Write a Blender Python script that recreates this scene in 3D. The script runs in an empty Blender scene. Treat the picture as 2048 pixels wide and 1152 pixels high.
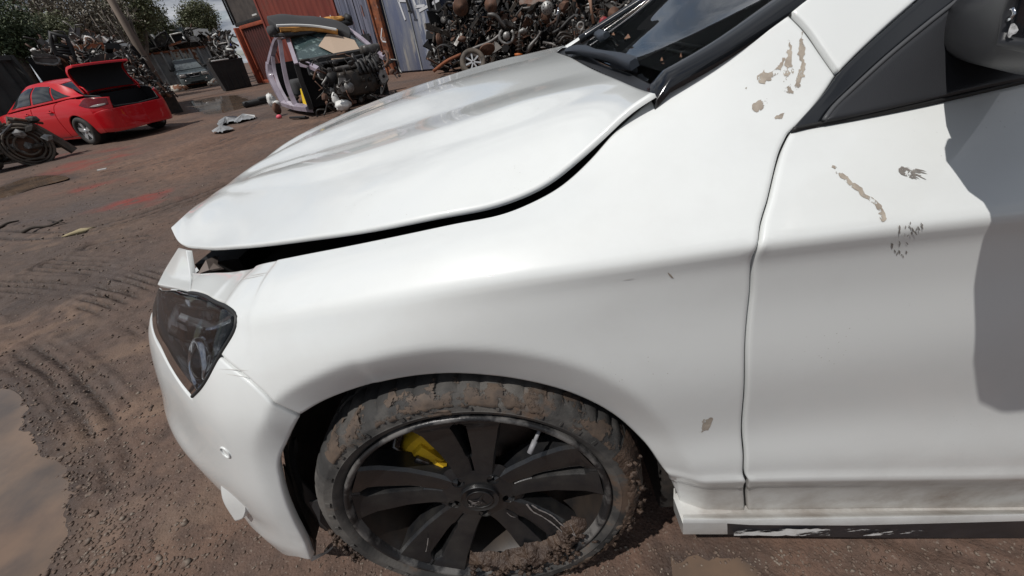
import bpy, bmesh, math, random
import numpy as np
from mathutils import Vector, Matrix, noise
from mathutils.geometry import delaunay_2d_cdt
random.seed(7); rng = np.random.default_rng(7)
R = math.radians
sc = bpy.context.scene
COL = sc.collection

# ------------------------------------------------------------------ camera
CF, CP, CR, CA = 774.0, R(34.38), R(-9.02), R(3.60)
CO = np.array([0.152, -0.370, 1.076])
_F = np.array([-math.sin(CA), math.cos(CA), 0.0]); _U = np.array([0, 0, 1.0])
_fw = _F*math.cos(CP) - _U*math.sin(CP); _up = _F*math.sin(CP) + _U*math.cos(CP); _rt = np.cross(_fw, _up)
CUP = _up*math.cos(CR) - _rt*math.sin(CR); CRT = _rt*math.cos(CR) + _up*math.sin(CR); CFW = _fw
cam = bpy.data.objects.new('camera', bpy.data.cameras.new('camera')); COL.objects.link(cam)
m = Matrix.Identity(4)
for i in range(3):
    m[i][0] = CRT[i]; m[i][1] = CUP[i]; m[i][2] = -CFW[i]; m[i][3] = CO[i]
cam.matrix_world = m
cam.data.sensor_width = 36; cam.data.lens = CF/2048*36
cam.data.clip_start = 0.02; cam.data.clip_end = 3000
sc.camera = cam

def ray(px, py): return CRT*(px-1024)/CF - CUP*(py-576)/CF + CFW
def at_y(px, py, Y): v = ray(px, py); return CO + v*(Y-CO[1])/v[1]
def at_x(px, py, X): v = ray(px, py); return CO + v*(X-CO[0])/v[0]
def at_z(px, py, Z=0.0): v = ray(px, py); return CO + v*(Z-CO[2])/v[2]
def at_d(px, py, D):
    v = ray(px, py); return CO + v*D/math.hypot(v[0], v[1])
def proj(P):
    v = np.asarray(P, float)-CO; z = v@CFW
    return np.stack([1024+CF*(v@CRT)/z, 576-CF*(v@CUP)/z], -1)

# ------------------------------------------------------------------ sun, sky, exposure
SUN = np.array([0.44, 0.34, -1.0]); SUN /= np.linalg.norm(SUN)
sun = bpy.data.objects.new('sun', bpy.data.lights.new('sun', 'SUN')); COL.objects.link(sun)
sun.data.energy = 3.6; sun.data.angle = R(0.6); sun.data.color = (1.0, 0.965, 0.92)
sun.rotation_euler = Vector(SUN).to_track_quat('-Z', 'Y').to_euler()
W = bpy.data.worlds.new('World'); sc.world = W; W.use_nodes = True
nt = W.node_tree; nt.nodes.clear()
def N(t, ty, **k):
    n = t.nodes.new(ty)
    for a, b in k.items():
        if a == 'ins':
            for i, v in b.items(): n.inputs[i].default_value = v
        else: setattr(n, a, b)
    return n
out = N(nt, 'ShaderNodeOutputWorld'); bg = N(nt, 'ShaderNodeBackground'); bg.inputs[1].default_value = 0.065
sky = N(nt, 'ShaderNodeTexSky'); sky.sky_type = 'NISHITA'; sky.sun_disc = False
sky.sun_elevation = math.asin(-SUN[2]); sky.sun_rotation = math.atan2(-SUN[0], -SUN[1])
sky.air_density = 1.0; sky.dust_density = 0.3; sky.ozone_density = 2.0
tc = N(nt, 'ShaderNodeTexCoord')
sep = N(nt, 'ShaderNodeSeparateXYZ'); nt.links.new(tc.outputs['Generated'], sep.inputs[0])
# clouds on a flat layer: direction / (z + 0.12)
add = N(nt, 'ShaderNodeMath', operation='ADD'); nt.links.new(sep.outputs[2], add.inputs[0]); add.inputs[1].default_value = 0.16
mx = N(nt, 'ShaderNodeMath', operation='MAXIMUM'); nt.links.new(add.outputs[0], mx.inputs[0]); mx.inputs[1].default_value = 0.05
dv = N(nt, 'ShaderNodeVectorMath', operation='DIVIDE'); nt.links.new(tc.outputs['Generated'], dv.inputs[0])
cb = N(nt, 'ShaderNodeCombineXYZ')
for i in range(3): nt.links.new(mx.outputs[0], cb.inputs[i])
nt.links.new(cb.outputs[0], dv.inputs[1])
nz = N(nt, 'ShaderNodeTexNoise', ins={'Scale': 1.15, 'Detail': 9.0, 'Roughness': 0.56, 'Distortion': 0.25})
nt.links.new(dv.outputs[0], nz.inputs['Vector'])
rp = N(nt, 'ShaderNodeValToRGB'); rp.color_ramp.elements[0].position = 0.36; rp.color_ramp.elements[1].position = 0.50
nt.links.new(nz.outputs[0], rp.inputs[0])
nz2 = N(nt, 'ShaderNodeTexNoise', ins={'Scale': 2.6, 'Detail': 7.0, 'Roughness': 0.6})
nt.links.new(dv.outputs[0], nz2.inputs['Vector'])
rp2 = N(nt, 'ShaderNodeValToRGB'); e = rp2.color_ramp.elements
e[0].position = 0.38; e[0].color = (2.6, 3.0, 3.7, 1); e[1].position = 0.66; e[1].color = (8.8, 9.0, 9.4, 1)
nt.links.new(nz2.outputs[0], rp2.inputs[0])
mixc = N(nt, 'ShaderNodeMix', data_type='RGBA')
nt.links.new(rp.outputs[0], mixc.inputs[0]); nt.links.new(sky.outputs[0], mixc.inputs[6]); nt.links.new(rp2.outputs[0], mixc.inputs[7])
nt.links.new(mixc.outputs[2], bg.inputs[0]); nt.links.new(bg.outputs[0], out.inputs[0])
vs = sc.view_settings; vs.view_transform = 'Standard'; vs.look = 'None'; vs.exposure = -0.03; vs.gamma = 1.0
try: vs.use_curve_mapping = False
except Exception: pass
sc.cycles.max_bounces = 8; sc.cycles.transparent_max_bounces = 12

# ------------------------------------------------------------------ helpers: materials
def mat(name, col=(.5,.5,.5), rough=.5, metal=0.0, spec=.5, coat=0.0, coat_r=.03, col2=None, nscale=8.0, ndet=6.0, lo=.4, hi=.65,
        bump=0.0, bscale=60.0, rough2=None, coord='Object', col3=None, n3=2.0, lo3=.5, hi3=.6, trans=0.0, ior=1.45, aniso=None, bdist=.002):
    M = bpy.data.materials.new(name); M.use_nodes = True; t = M.node_tree; b = t.nodes['Principled BSDF']
    b.inputs['Base Color'].default_value = (*col, 1); b.inputs['Roughness'].default_value = rough
    b.inputs['Metallic'].default_value = metal; b.inputs['Specular IOR Level'].default_value = spec
    b.inputs['Coat Weight'].default_value = coat; b.inputs['Coat Roughness'].default_value = coat_r
    b.inputs['Transmission Weight'].default_value = trans; b.inputs['IOR'].default_value = ior
    L = t.links.new; tcn = N(t, 'ShaderNodeTexCoord'); V = tcn.outputs[coord]
    if aniso:
        mp = N(t, 'ShaderNodeMapping'); mp.inputs['Scale'].default_value = aniso; L(V, mp.inputs[0]); V = mp.outputs[0]
    if col2 is not None or rough2 is not None:
        n = N(t, 'ShaderNodeTexNoise', ins={'Scale': nscale, 'Detail': ndet, 'Roughness': .6}); L(V, n.inputs['Vector'])
        r = N(t, 'ShaderNodeMapRange', ins={1: lo, 2: hi}); L(n.outputs[0], r.inputs[0])
        if col2 is not None:
            mxn = N(t, 'ShaderNodeMix', data_type='RGBA'); mxn.inputs[6].default_value = (*col, 1); mxn.inputs[7].default_value = (*col2, 1)
            L(r.outputs[0], mxn.inputs[0]); last = mxn.outputs[2]
            if col3 is not None:
                n3_ = N(t, 'ShaderNodeTexNoise', ins={'Scale': n3, 'Detail': 8.0, 'Roughness': .65}); L(V, n3_.inputs['Vector'])
                r3 = N(t, 'ShaderNodeMapRange', ins={1: lo3, 2: hi3}); L(n3_.outputs[0], r3.inputs[0])
                m3 = N(t, 'ShaderNodeMix', data_type='RGBA'); m3.inputs[7].default_value = (*col3, 1)
                L(r3.outputs[0], m3.inputs[0]); L(last, m3.inputs[6]); last = m3.outputs[2]
            L(last, b.inputs['Base Color'])
        if rough2 is not None:
            r2 = N(t, 'ShaderNodeMapRange', ins={1: lo, 2: hi, 3: rough, 4: rough2}); L(n.outputs[0], r2.inputs[0]); L(r2.outputs[0], b.inputs['Roughness'])
    if bump:
        nb = N(t, 'ShaderNodeTexNoise', ins={'Scale': bscale, 'Detail': 5.0, 'Roughness': .6}); L(V, nb.inputs['Vector'])
        bp = N(t, 'ShaderNodeBump', ins={'Strength': bump, 'Distance': bdist}); L(nb.outputs[0], bp.inputs['Height']); L(bp.outputs[0], b.inputs['Normal'])
    return M
MAT = {}

# ------------------------------------------------------------------ helpers: objects
def link(o, parent=None):
    COL.objects.link(o)
    if parent is not None: o.parent = parent
    return o
def tag(o, label=None, cat=None, group=None, kind=None):
    if label: o['label'] = label
    if cat: o['category'] = cat
    if group: o['group'] = group
    if kind: o['kind'] = kind
    return o
def thing(name, label, cat, loc=(0,0,0), rz=0.0, group=None):
    o = bpy.data.objects.new(name, None); o.empty_display_size = .1; link(o)
    o.location = loc; o.rotation_euler = (0, 0, rz)
    return tag(o, label, cat, group)
def mesh_obj(name, V, Fc, material, parent=None, smooth=True, world=False, ang=None):
    me = bpy.data.meshes.new(name); me.from_pydata([tuple(map(float, v)) for v in V], [], [tuple(map(int, f)) for f in Fc])
    if material is not None: me.materials.append(material)
    me.polygons.foreach_set('use_smooth', [smooth]*len(me.polygons))
    if ang is not None and smooth:
        me.set_sharp_from_angle(angle=R(ang))
    me.update()
    o = bpy.data.objects.new(name, me); link(o, parent)
    return o

class MB:
    """collects simple solids; build() links them as one mesh"""
    def __init__(s): s.v = []; s.f = []; s.m = []; s.mi = 0; s.sm = []
    def add(s, V, Fc, M=None, smooth=False):
        b = len(s.v)
        for p in V:
            p = Vector([float(q) for q in p])
            if M is not None: p = M @ p
            s.v.append(p)
        for f in Fc: s.f.append(tuple(b+int(i) for i in f)); s.m.append(s.mi); s.sm.append(smooth)
        return s
    def box(s, c, d, M=None, bev=0.0):
        x, y, z = d[0]/2, d[1]/2, d[2]/2
        if bev <= 0:
            V = [(c[0]+i*x, c[1]+j*y, c[2]+k*z) for i in (-1,1) for j in (-1,1) for k in (-1,1)]
            return s.add(V, [(0,1,3,2),(4,6,7,5),(0,4,5,1),(2,3,7,6),(0,2,6,4),(1,5,7,3)], M)
        bm = bmesh.new(); bmesh.ops.create_cube(bm, size=1)
        for v in bm.verts: v.co = Vector((v.co.x*2*x, v.co.y*2*y, v.co.z*2*z))
        bmesh.ops.bevel(bm, geom=bm.edges[:], offset=min(bev, .45*min(d)), segments=2, affect='EDGES', profile=.5)
        V = [(v.co.x+c[0], v.co.y+c[1], v.co.z+c[2]) for v in bm.verts]; Fc = [[v.index for v in f.verts] for f in bm.faces]
        bm.free(); return s.add(V, Fc, M, True)
    def tube(s, pts, r, n=8, M=None, caps=True, closed=False):
        pts = [Vector([float(q) for q in p]) for p in pts]; k = len(pts)
        rr = r if hasattr(r, '__len__') else [r]*k
        V = []; nrm = None
        for i in range(k):
            a = pts[i-1] if (i > 0 or closed) else pts[i]; b = pts[(i+1) % k] if (i < k-1 or closed) else pts[i]
            t = (b-a).normalized() if (b-a).length > 1e-9 else Vector((0,0,1))
            if nrm is None:
                nrm = t.orthogonal().normalized()
            else:
                nrm = (nrm - t*nrm.dot(t)); nrm = nrm.normalized() if nrm.length > 1e-6 else t.orthogonal().normalized()
            bn = t.cross(nrm)
            for j in range(n):
                a_ = 2*math.pi*j/n; V.append(pts[i] + (nrm*math.cos(a_)+bn*math.sin(a_))*rr[i])
        Fc = []
        for i in range(k if closed else k-1):
            i2 = (i+1) % k
            for j in range(n): Fc.append((i*n+j, i*n+(j+1) % n, i2*n+(j+1) % n, i2*n+j))
        if caps and not closed: Fc.append(tuple(range(n))[::-1]); Fc.append(tuple((k-1)*n+j for j in range(n)))
        return s.add(V, Fc, M, True)
    def lathe(s, prof, n=48, axis='y', M=None, a0=0.0, a1=2*math.pi, closed_prof=False):
        """prof: list of (r, h); axis of revolution y"""
        full = abs(a1-a0-2*math.pi) < 1e-6; V = []; k = len(prof); cnt = n if full else n+1
        for j in range(cnt):
            a = a0+(a1-a0)*j/n; c, q = math.cos(a), math.sin(a)
            for r, h in prof:
                V.append({'y': (r*c, h, r*q), 'z': (r*c, r*q, h), 'x': (h, r*c, r*q)}[axis])
        Fc = []
        for j in range(n):
            j2 = (j+1) % cnt if full else j+1
            for i in range(k if closed_prof else k-1):
                i2 = (i+1) % k
                Fc.append((j*k+i, j*k+i2, j2*k+i2, j2*k+i))
        return s.add(V, Fc, M, True)
    def prism(s, poly, h0, h1, axis='y', M=None):
        n = len(poly)
        def P(p, h): return {'y': (p[0], h, p[1]), 'z': (p[0], p[1], h), 'x': (h, p[0], p[1])}[axis]
        V = [P(p, h0) for p in poly]+[P(p, h1) for p in poly]
        Fc = [tuple(range(n)), tuple(range(2*n-1, n-1, -1))]+[(i, (i+1) % n, n+(i+1) % n, n+i) for i in range(n)]
        return s.add(V, Fc, M)
    def blob(s, c, rad, amp=.3, fr=2.0, sub=2, M=None, seed=0.0, smooth=True):
        bm = bmesh.new(); bmesh.ops.create_icosphere(bm, subdivisions=sub, radius=1)
        V = []
        rad = rad if hasattr(rad, '__len__') else (rad,)*3
        for v in bm.verts:
            d = v.co.normalized(); k = 1+amp*noise.fractal(d*fr+Vector((seed, seed*1.7, 3.1*seed)), 1.0, 2.0, 3)
            V.append((c[0]+d.x*rad[0]*k, c[1]+d.y*rad[1]*k, c[2]+d.z*rad[2]*k))
        Fc = [[v.index for v in f.verts] for f in bm.faces]; bm.free()
        return s.add(V, Fc, M, smooth)
    def build(s, name, mats, parent=None, ang=None):
        me = bpy.data.meshes.new(name); me.from_pydata(s.v, [], s.f)
        mats = mats if isinstance(mats, (list, tuple)) else [mats]
        for q in mats: me.materials.append(q)
        if len(mats) > 1: me.polygons.foreach_set('material_index', s.m)
        me.polygons.foreach_set('use_smooth', s.sm)
        if ang: me.set_sharp_from_angle(angle=R(ang))
        me.update(); o = bpy.data.objects.new(name, me); link(o, parent); return o

def gblur(A, sig, axis):
    if sig <= 0: return A
    k = int(3*sig)+1; x = np.arange(-k, k+1); w = np.exp(-x**2/(2*sig*sig)); w /= w.sum()
    pad = [(0, 0)]*A.ndim; pad[axis] = (k, k)
    # linear extrapolation at the ends keeps slopes
    B = np.pad(A, pad, mode='reflect', reflect_type='odd')
    return np.apply_along_axis(lambda q: np.convolve(q, w, 'valid'), axis, B)

class Surf:
    """parametric sheet sampled on a fine grid; u, v in metres-like units"""
    def __init__(s, U, V, P): s.U, s.V, s.P = U, V, P; s.du = U[1]-U[0]; s.dv = V[1]-V[0]; s.pp = None
    def ev(s, uv):
        uv = np.atleast_2d(uv); a = np.clip((uv[:, 0]-s.U[0])/s.du, 0, len(s.U)-1.001); b = np.clip((uv[:, 1]-s.V[0])/s.dv, 0, len(s.V)-1.001)
        i = a.astype(int); j = b.astype(int); fa = (a-i)[:, None]; fb = (b-j)[:, None]; P = s.P
        return P[i, j]*(1-fa)*(1-fb)+P[i+1, j]*fa*(1-fb)+P[i, j+1]*(1-fa)*fb+P[i+1, j+1]*fa*fb
    def nrm(s, uv, e=.004):
        uv = np.atleast_2d(uv); du = s.ev(uv+[e, 0])-s.ev(uv-[e, 0]); dv = s.ev(uv+[0, e])-s.ev(uv-[0, e])
        n = np.cross(du, dv); return n/np.maximum(np.linalg.norm(n, axis=1, keepdims=True), 1e-12)
    def prep(s):
        gu, gv = np.meshgrid(s.U[::3], s.V[::3], indexing='ij'); s.guv = np.stack([gu.ravel(), gv.ravel()], 1)
        P = s.ev(s.guv); s.pp = proj(P); n = s.nrm(s.guv)
        face = np.einsum('ij,ij->i', n, CO-P); z = (P-CO)@CFW
        bad = (face <= 0) | (z < .05); s.pp[bad] = 1e7
    def inv(s, px, py):
        if s.pp is None: s.prep()
        k = np.argmin((s.pp[:, 0]-px)**2+(s.pp[:, 1]-py)**2); q = s.guv[k].copy(); tgt = np.array([px, py], float)
        for _ in range(12):
            p0 = proj(s.ev(q))[0]; r = tgt-p0
            if abs(r).max() < .05: break
            e = 3e-3; J = np.stack([(proj(s.ev(q+[e, 0]))[0]-p0)/e, (proj(s.ev(q+[0, e]))[0]-p0)/e], 1)
            try: d = np.linalg.solve(J, r)
            except Exception: break
            L = np.linalg.norm(d)
            if L > .03: d *= .03/L
            q = q+d; q[0] = min(max(q[0], s.U[0]), s.U[-1]); q[1] = min(max(q[1], s.V[0]), s.V[-1])
        return q

def spline(pts, step, closed=True):
    """pts (x, y[, corner]); Catmull-Rom between corners, resampled to `step`"""
    n = len(pts); P = [np.array(p[:2], float) for p in pts]; C = [len(p) > 2 and bool(p[2]) for p in pts]
    out_ = []
    rngi = range(n if closed else n-1)
    for i in rngi:
        p1, p2 = P[i], P[(i+1) % n]
        p0 = P[i-1] if (closed or i > 0) else p1; p3 = P[(i+2) % n] if (closed or i < n-2) else p2
        if C[i]: p0 = p1*2-p2
        if C[(i+1) % n]: p3 = p2*2-p1
        L = np.linalg.norm(p2-p1); k = max(1, int(round(L/step)))
        l1, l0, l2 = L**.5+1e-9, np.linalg.norm(p1-p0)**.5+1e-9, np.linalg.norm(p3-p2)**.5+1e-9
        # centripetal tangents
        t1 = ((p1-p0)/l0-(p2-p0)/(l0+l1)+(p2-p1)/l1)*l1; t2 = ((p2-p1)/l1-(p3-p1)/(l1+l2)+(p3-p2)/l2)*l1
        for j in range(k):
            t = j/k; out_.append((2*t**3-3*t*t+1)*p1+(t**3-2*t*t+t)*t1+(-2*t**3+3*t*t)*p2+(t**3-t*t)*t2)
    if not closed: out_.append(P[-1])
    return np.array(out_)
def in_poly(pt, poly):
    x, y = pt[:, 0][:, None], pt[:, 1][:, None]; a = poly; b = np.roll(poly, -1, 0)
    c = ((a[:, 1] > y) != (b[:, 1] > y)) & (x < (b[:, 0]-a[:, 0])*(y-a[:, 1])/(b[:, 1]-a[:, 1]+1e-15)+a[:, 0])
    return c.sum(1) % 2 == 1
def seg_dist(pt, poly, closed=True):
    a = poly if closed else poly[:-1]; b = np.roll(poly, -1, 0) if closed else poly[1:]
    best = np.full(len(pt), 1e9)
    for k in range(0, len(a)):
        d = b[k]-a[k]; L = d@d+1e-15; t = np.clip(((pt-a[k])@d)/L, 0, 1); q = pt-(a[k]+t[:, None]*d)
        best = np.minimum(best, (q*q).sum(1))
    return np.sqrt(best)
def uvline(S, pts, step=14, closed=True):
    """pixel outline (or ('s', u, v)) traced onto the sheet -> uv polygon"""
    P = []
    for p in pts:
        if p[0] == 's': P.append((p[1], p[2], *(p[3:])))
        else:
            q = S.inv(p[0], p[1]); P.append((q[0], q[1], *(p[2:])))
    return P
def panel(name, S, pts, material, parent, step=.009, edge=.006, hem=.0015, flange=.014, off=0.0, uv=False, smooth_n=None, ring=.0028):
    P = pts if uv else uvline(S, pts)
    poly = spline(P, edge)
    # drop near-duplicates
    keep = [0]
    for i in range(1, len(poly)):
        if np.linalg.norm(poly[i]-poly[keep[-1]]) > edge*.35: keep.append(i)
    poly = poly[keep]; n = len(poly)
    area = .5*np.sum(poly[:, 0]*np.roll(poly[:, 1], -1)-np.roll(poly[:, 0], -1)*poly[:, 1])
    if area < 0: poly = poly[::-1].copy()
    tg = np.roll(poly, -1, 0)-np.roll(poly, 1, 0); tg /= np.maximum(np.linalg.norm(tg, axis=1, keepdims=True), 1e-9)
    inn = np.stack([-tg[:, 1], tg[:, 0]], 1)
    st = []
    for d in (ring, ring*2.4):
        q = poly+inn*d; ok = in_poly(q, poly); q = q[ok]
        if len(q): st.append(q[seg_dist(q, poly) > d*.8])
    lo, hi = poly.min(0), poly.max(0)
    gu = np.arange(lo[0], hi[0], step); gv = np.arange(lo[1], hi[1], step)
    A, B = np.meshgrid(gu, gv, indexing='ij'); A = A+(np.arange(len(gv)) % 2)[None, :]*step*.5
    g = np.stack([A.ravel(), B.ravel()], 1); g = g[in_poly(g, poly)]
    if len(g): st.append(g[seg_dist(g, poly) > ring*2.4+step*.35])
    allp = np.vstack([poly]+st)
    r = delaunay_2d_cdt([Vector(p) for p in allp], [], [list(range(n))], 1, 1e-6)
    V2 = np.array([tuple(v) for v in r[0]]); Fc = r[2]
    P3 = S.ev(V2); Nn = S.nrm(V2); P3 = P3+Nn*off
    isb = np.zeros(len(V2), bool); d = seg_dist(V2, poly); isb[d < 1e-5] = True
    P3[isb] -= Nn[isb]*hem
    V = [tuple(p) for p in P3]; Fc = [tuple(f) for f in Fc]
    # boundary skirt
    from collections import Counter
    ec = Counter()
    for f in Fc:
        for i in range(len(f)): ec[tuple(sorted((f[i], f[(i+1) % len(f)])))] += 1
    # face orientation
    if Fc:
        f = Fc[len(Fc)//2]; nn = np.cross(P3[f[1]]-P3[f[0]], P3[f[2]]-P3[f[0]])
        if nn@Nn[f[0]] < 0: Fc = [f[::-1] for f in Fc]
    if flange > 0:
        mp = {}
        ex = []
        for f in Fc:
            for i in range(len(f)):
                a, b = f[i], f[(i+1) % len(f)]
                if ec[tuple(sorted((a, b)))] == 1:
                    for q in (a, b):
                        if q not in mp:
                            mp[q] = len(V); V.append(tuple(P3[q]-Nn[q]*flange))
                    ex.append((b, a, mp[a], mp[b]))
        Fc += ex
    return mesh_obj(name, V, Fc, material, parent)
def strip_tube(name, S, pts, r, material, parent, off=0.0, closed=False, n=8):
    P = spline(uvline(S, pts), .012, closed); Q = S.ev(P)+S.nrm(P)*off
    return MB().tube(list(Q), r, n, closed=closed).build(name, material, parent)

# ------------------------------------------------------------------ the white car: body side as one lofted sheet
PL = np.array([(1.5,0),(-.25,0),(-.3,.002),(-.4,.018),(-.5,.06),(-.6,.125),(-.7,.21),(-.79,.32),(-.855,.46),(-.895,.63),(-.91,.888)])
_pp = spline([tuple(p) for p in PL], .004, False)
_sl = np.concatenate([[0], np.cumsum(np.linalg.norm(np.diff(_pp, axis=0), axis=1))]); _sig = 1.5-_sl     # sigma = x on the straight part
_tn = np.gradient(_pp, axis=0); _tn /= np.linalg.norm(_tn, axis=1, keepdims=True); _nn = np.stack([_tn[:, 1], -_tn[:, 0]], 1)
_k = np.argsort(_sig)
def CN(s):
    return (np.stack([np.interp(s, _sig[_k], _pp[_k, i]) for i in (0, 1)], -1), np.stack([np.interp(s, _sig[_k], _nn[_k, i]) for i in (0, 1)], -1))
def to_sdz(p):
    d = (_pp-np.array(p[:2])); k = np.argmin((d*d).sum(1)); D = -(d[k]@_nn[k]); return (_sig[k], D, p[2])
Pp = lambda *a: tuple(at_y(*a))
ROWS = [
 (0.00, [(1.4,.008,.068),Pp(2046,1019,.008),Pp(1750,1021,.008),Pp(1497,1024,.008),(.3,.008,.262),(-.2,.0,.19),(-.38,.0,.172),(-.548,.06,.150),(-.66,.17,.18),(-.8,.40,.2),(-.86,.888,.2)]),
 (0.03, [(1.4,.010,.14),(1.06,.010,.192),(.48,.010,.300),(.3,.010,.31),(-.2,.0,.25),(-.38,-.002,.215),(-.55,.06,.2),(-.66,.165,.22),(-.8,.36,.23),(-.88,.888,.24)]),
 (0.06, [(1.4,-.012,.22),(.98,-.012,.276),(.487,-.010,.349),(.3,-.008,.36),(-.2,.0,.3),(-.38,-.002,.29),(-.5,.05,.28),(-.6,.11,.29),(-.7,.185,.29),(-.8,.29,.29),(-.87,.42,.29),(-.925,.888,.29)]),
 (0.11, [(1.4,-.004,.31),(.98,-.003,.345),(.487,-.003,.405),(.3,-.003,.41),(-.2,.0,.39),(-.38,.002,.39),(-.5,.052,.385),(-.6,.103,.385),(-.7,.168,.38),(-.8,.265,.38),(-.87,.40,.38),(-.93,.888,.38)]),
 (0.20, [(1.4,.014,.43),(.98,.014,.45),(.6,.012,.48),(.45,.009,.48),(.2,.004,.47),(-.2,.0,.47),(-.38,.014,.47),(-.5,.072,.465),(-.6,.138,.46),(-.7,.215,.455),(-.79,.315,.45),(-.85,.45,.45),(-.90,.888,.45)]),
 (0.33, [(1.4,.004,.64),(.98,.004,.64),(.6,.003,.63),(.2,-.002,.62),(-.1,.0,.62),(-.3,.012,.615),(-.4,.05,.605),(-.5,.11,.59),(-.6,.18,.575),(-.7,.262,.56),(-.79,.365,.545),(-.84,.52,.53),(-.885,.888,.52)]),
 (0.47, [(1.4,.010,.765),(.98,.012,.765),(.6,.014,.775),(.35,.013,.775),(.1,.012,.755),(-.1,.018,.735),(-.25,.042,.71),(-.35,.085,.70),(-.5,.155,.67),(-.6,.225,.645),(-.7,.305,.625),(-.79,.405,.605),(-.85,.55,.59),(-.865,.888,.57)]),
 (0.535,[(1.4,.0,.83),(.98,.0,.83),(.637,.0,.836),(.405,.0,.839),Pp(1300,522,.006),Pp(1000,560,.018),Pp(750,598,.045),(-.2,.072,.783),(-.303,.108,.754),(-.43,.21,.735),(-.545,.30,.709),(-.66,.38,.68),(-.77,.45,.652),(-.82,.6,.64),(-.85,.888,.64)]),
 (0.60, [(1.4,.05,.88),(.98,.05,.88),(.6,.052,.888),(.4,.052,.885),(.2,.062,.870),(.1,.066,.862),(-.05,.09,.836),(-.2,.135,.808),(-.303,.175,.782),(-.43,.27,.752),(-.55,.355,.722),(-.66,.43,.69),(-.76,.50,.665),(-.80,.65,.655),(-.83,.888,.655)]),
 (0.68, [(1.4,.125,.965),(1.0,.122,.950),(.631,.12,.928),(.494,.125,.918),(.345,.145,.930),Pp(1120,365,.165),Pp(1060,402,.15),Pp(900,448,.14),Pp(700,490,.18),Pp(520,528,.28),Pp(420,546,.37),Pp(380,545,.41),(-.71,.52,.685),(-.76,.66,.68),(-.79,.888,.68)]),
 (0.78, [(1.4,.21,1.06),(1.0,.195,1.04),(.631,.180,.995),(.514,.185,.992),(.4,.205,.985),(.3,.24,.958),(.2,.255,.928),(.0,.25,.885),(-.2,.28,.835),(-.4,.38,.775),(-.6,.50,.72),(-.68,.62,.70),(-.72,.888,.70)]),
 (1.15, [(1.4,.43,1.36),(1.0,.42,1.34),(.631,.40,1.27),(.514,.38,1.23),(.4,.40,1.16),(.3,.45,1.06),(.2,.5,.98),(.0,.5,.92),(-.2,.5,.86),(-.4,.58,.79),(-.55,.70,.73),(-.62,.888,.71)]),
]
Ug = np.arange(-1.55, 1.42, .006); Vg = np.arange(-.064, 1.16, .004)
RD = np.zeros((len(Ug), len(ROWS))); RZ = RD.copy(); RV = np.array([r[0] for r in ROWS])
for j, (v, pts) in enumerate(ROWS):
    q = np.array(sorted(to_sdz(p) for p in pts))
    sp = spline([(a*1.0, b) for a, b, c in q], .01, False); RD[:, j] = np.interp(Ug, sp[:, 0], sp[:, 1])
    sp = spline([(a*1.0, c) for a, b, c in q], .01, False); RZ[:, j] = np.interp(Ug, sp[:, 0], sp[:, 1])
def vinterp(A):
    o_ = np.empty((len(A), len(Vg)))
    for i in range(len(A)): o_[i] = np.interp(Vg, RV, A[i])
    lo = Vg < RV[0]; o_[:, lo] = A[:, :1]+(A[:, 1:2]-A[:, :1])/(RV[1]-RV[0])*(Vg[lo]-RV[0])[None]
    return o_
GD = vinterp(RD); GZ = vinterp(RZ)
def vblur(A):          # wider blending on the broad faces, tight on the two pressed creases
    a = gblur(A, 2.2, 1); b = gblur(A, 9.0, 1)
    w = np.exp(-((Vg-.535)/.032)**2)+np.exp(-((Vg-.06)/.018)**2)+(Vg < .04); w = np.clip(w, 0, 1)[None]
    fr = np.clip((Ug+.25)/.15, 0, 1)[:, None]; 
    return a*w+b*(1-w)
GD = gblur(vblur(GD), 7.0, 0); GZ = gblur(vblur(GZ), 7.0, 0)
_w = np.exp(-((Ug+.34)/.16)**2)[:, None]; GD = GD*(1-_w)+gblur(GD, 16.0, 0)*_w; GZ = GZ*(1-_w)+gblur(GZ, 16.0, 0)*_w
Cc, Nn_ = CN(Ug)
def build_side(D, Z):
    P = np.zeros((len(Ug), len(Vg), 3)); P[:, :, 0] = Cc[:, None, 0]+Nn_[:, None, 0]*D; P[:, :, 1] = Cc[:, None, 1]+Nn_[:, None, 1]*D; P[:, :, 2] = Z
    return Surf(Ug, Vg, P)
SIDE = build_side(GD, GZ)
SIDE.nrm_sign = 1
# orientation check: normals must look outward (towards -y)
if SIDE.nrm([[.8, .3]])[0][1] > 0:
    SIDE.P = SIDE.P[:, ::-1].copy(); raise RuntimeError('flip')
ARCH = [(1362,1024,1),(1358,1000),(1345,968),(1320,930),(1285,882),(1230,832),(1150,790),(1050,762),(960,750),(880,748),(800,757),(720,775),(660,797),(601,832),(582,872),(567,905),(562,930),(566,960),(576,1000),(592,1040),(612,1080),(625,1119,1)]
arch_uv = spline(uvline(SIDE, ARCH), .006, False)
# rolled flare round the wheel opening
gu, gv = np.meshgrid(Ug, Vg, indexing='ij'); msk = (gu > -.55) & (gu < .6) & (gv < .56)
dd = np.full(gu.shape, 9.0); dd[msk] = seg_dist(np.stack([gu[msk], gv[msk]], 1), arch_uv, False)
_ctr = SIDE.inv(955, 985); apoly = np.vstack([arch_uv, [[arch_uv[-1][0], -.3], [arch_uv[0][0], -.3]]])
ins_ = np.zeros(gu.shape, bool); ins_[msk] = in_poly(np.stack([gu[msk], gv[msk]], 1), apoly)
dd = np.where(ins_, -np.minimum(dd, .05), dd)
wfl = np.where(gu < -.1, .050, .046); fl = np.clip(wfl-dd, 0, .09)
fl = fl*np.clip((gu+.42)/.14, 0, 1)*.42*np.clip((.52-gu)/.06, 0, 1)
SIDE = build_side(GD+gblur(gblur(fl, .6, 0), .8, 1), GZ)

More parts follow.
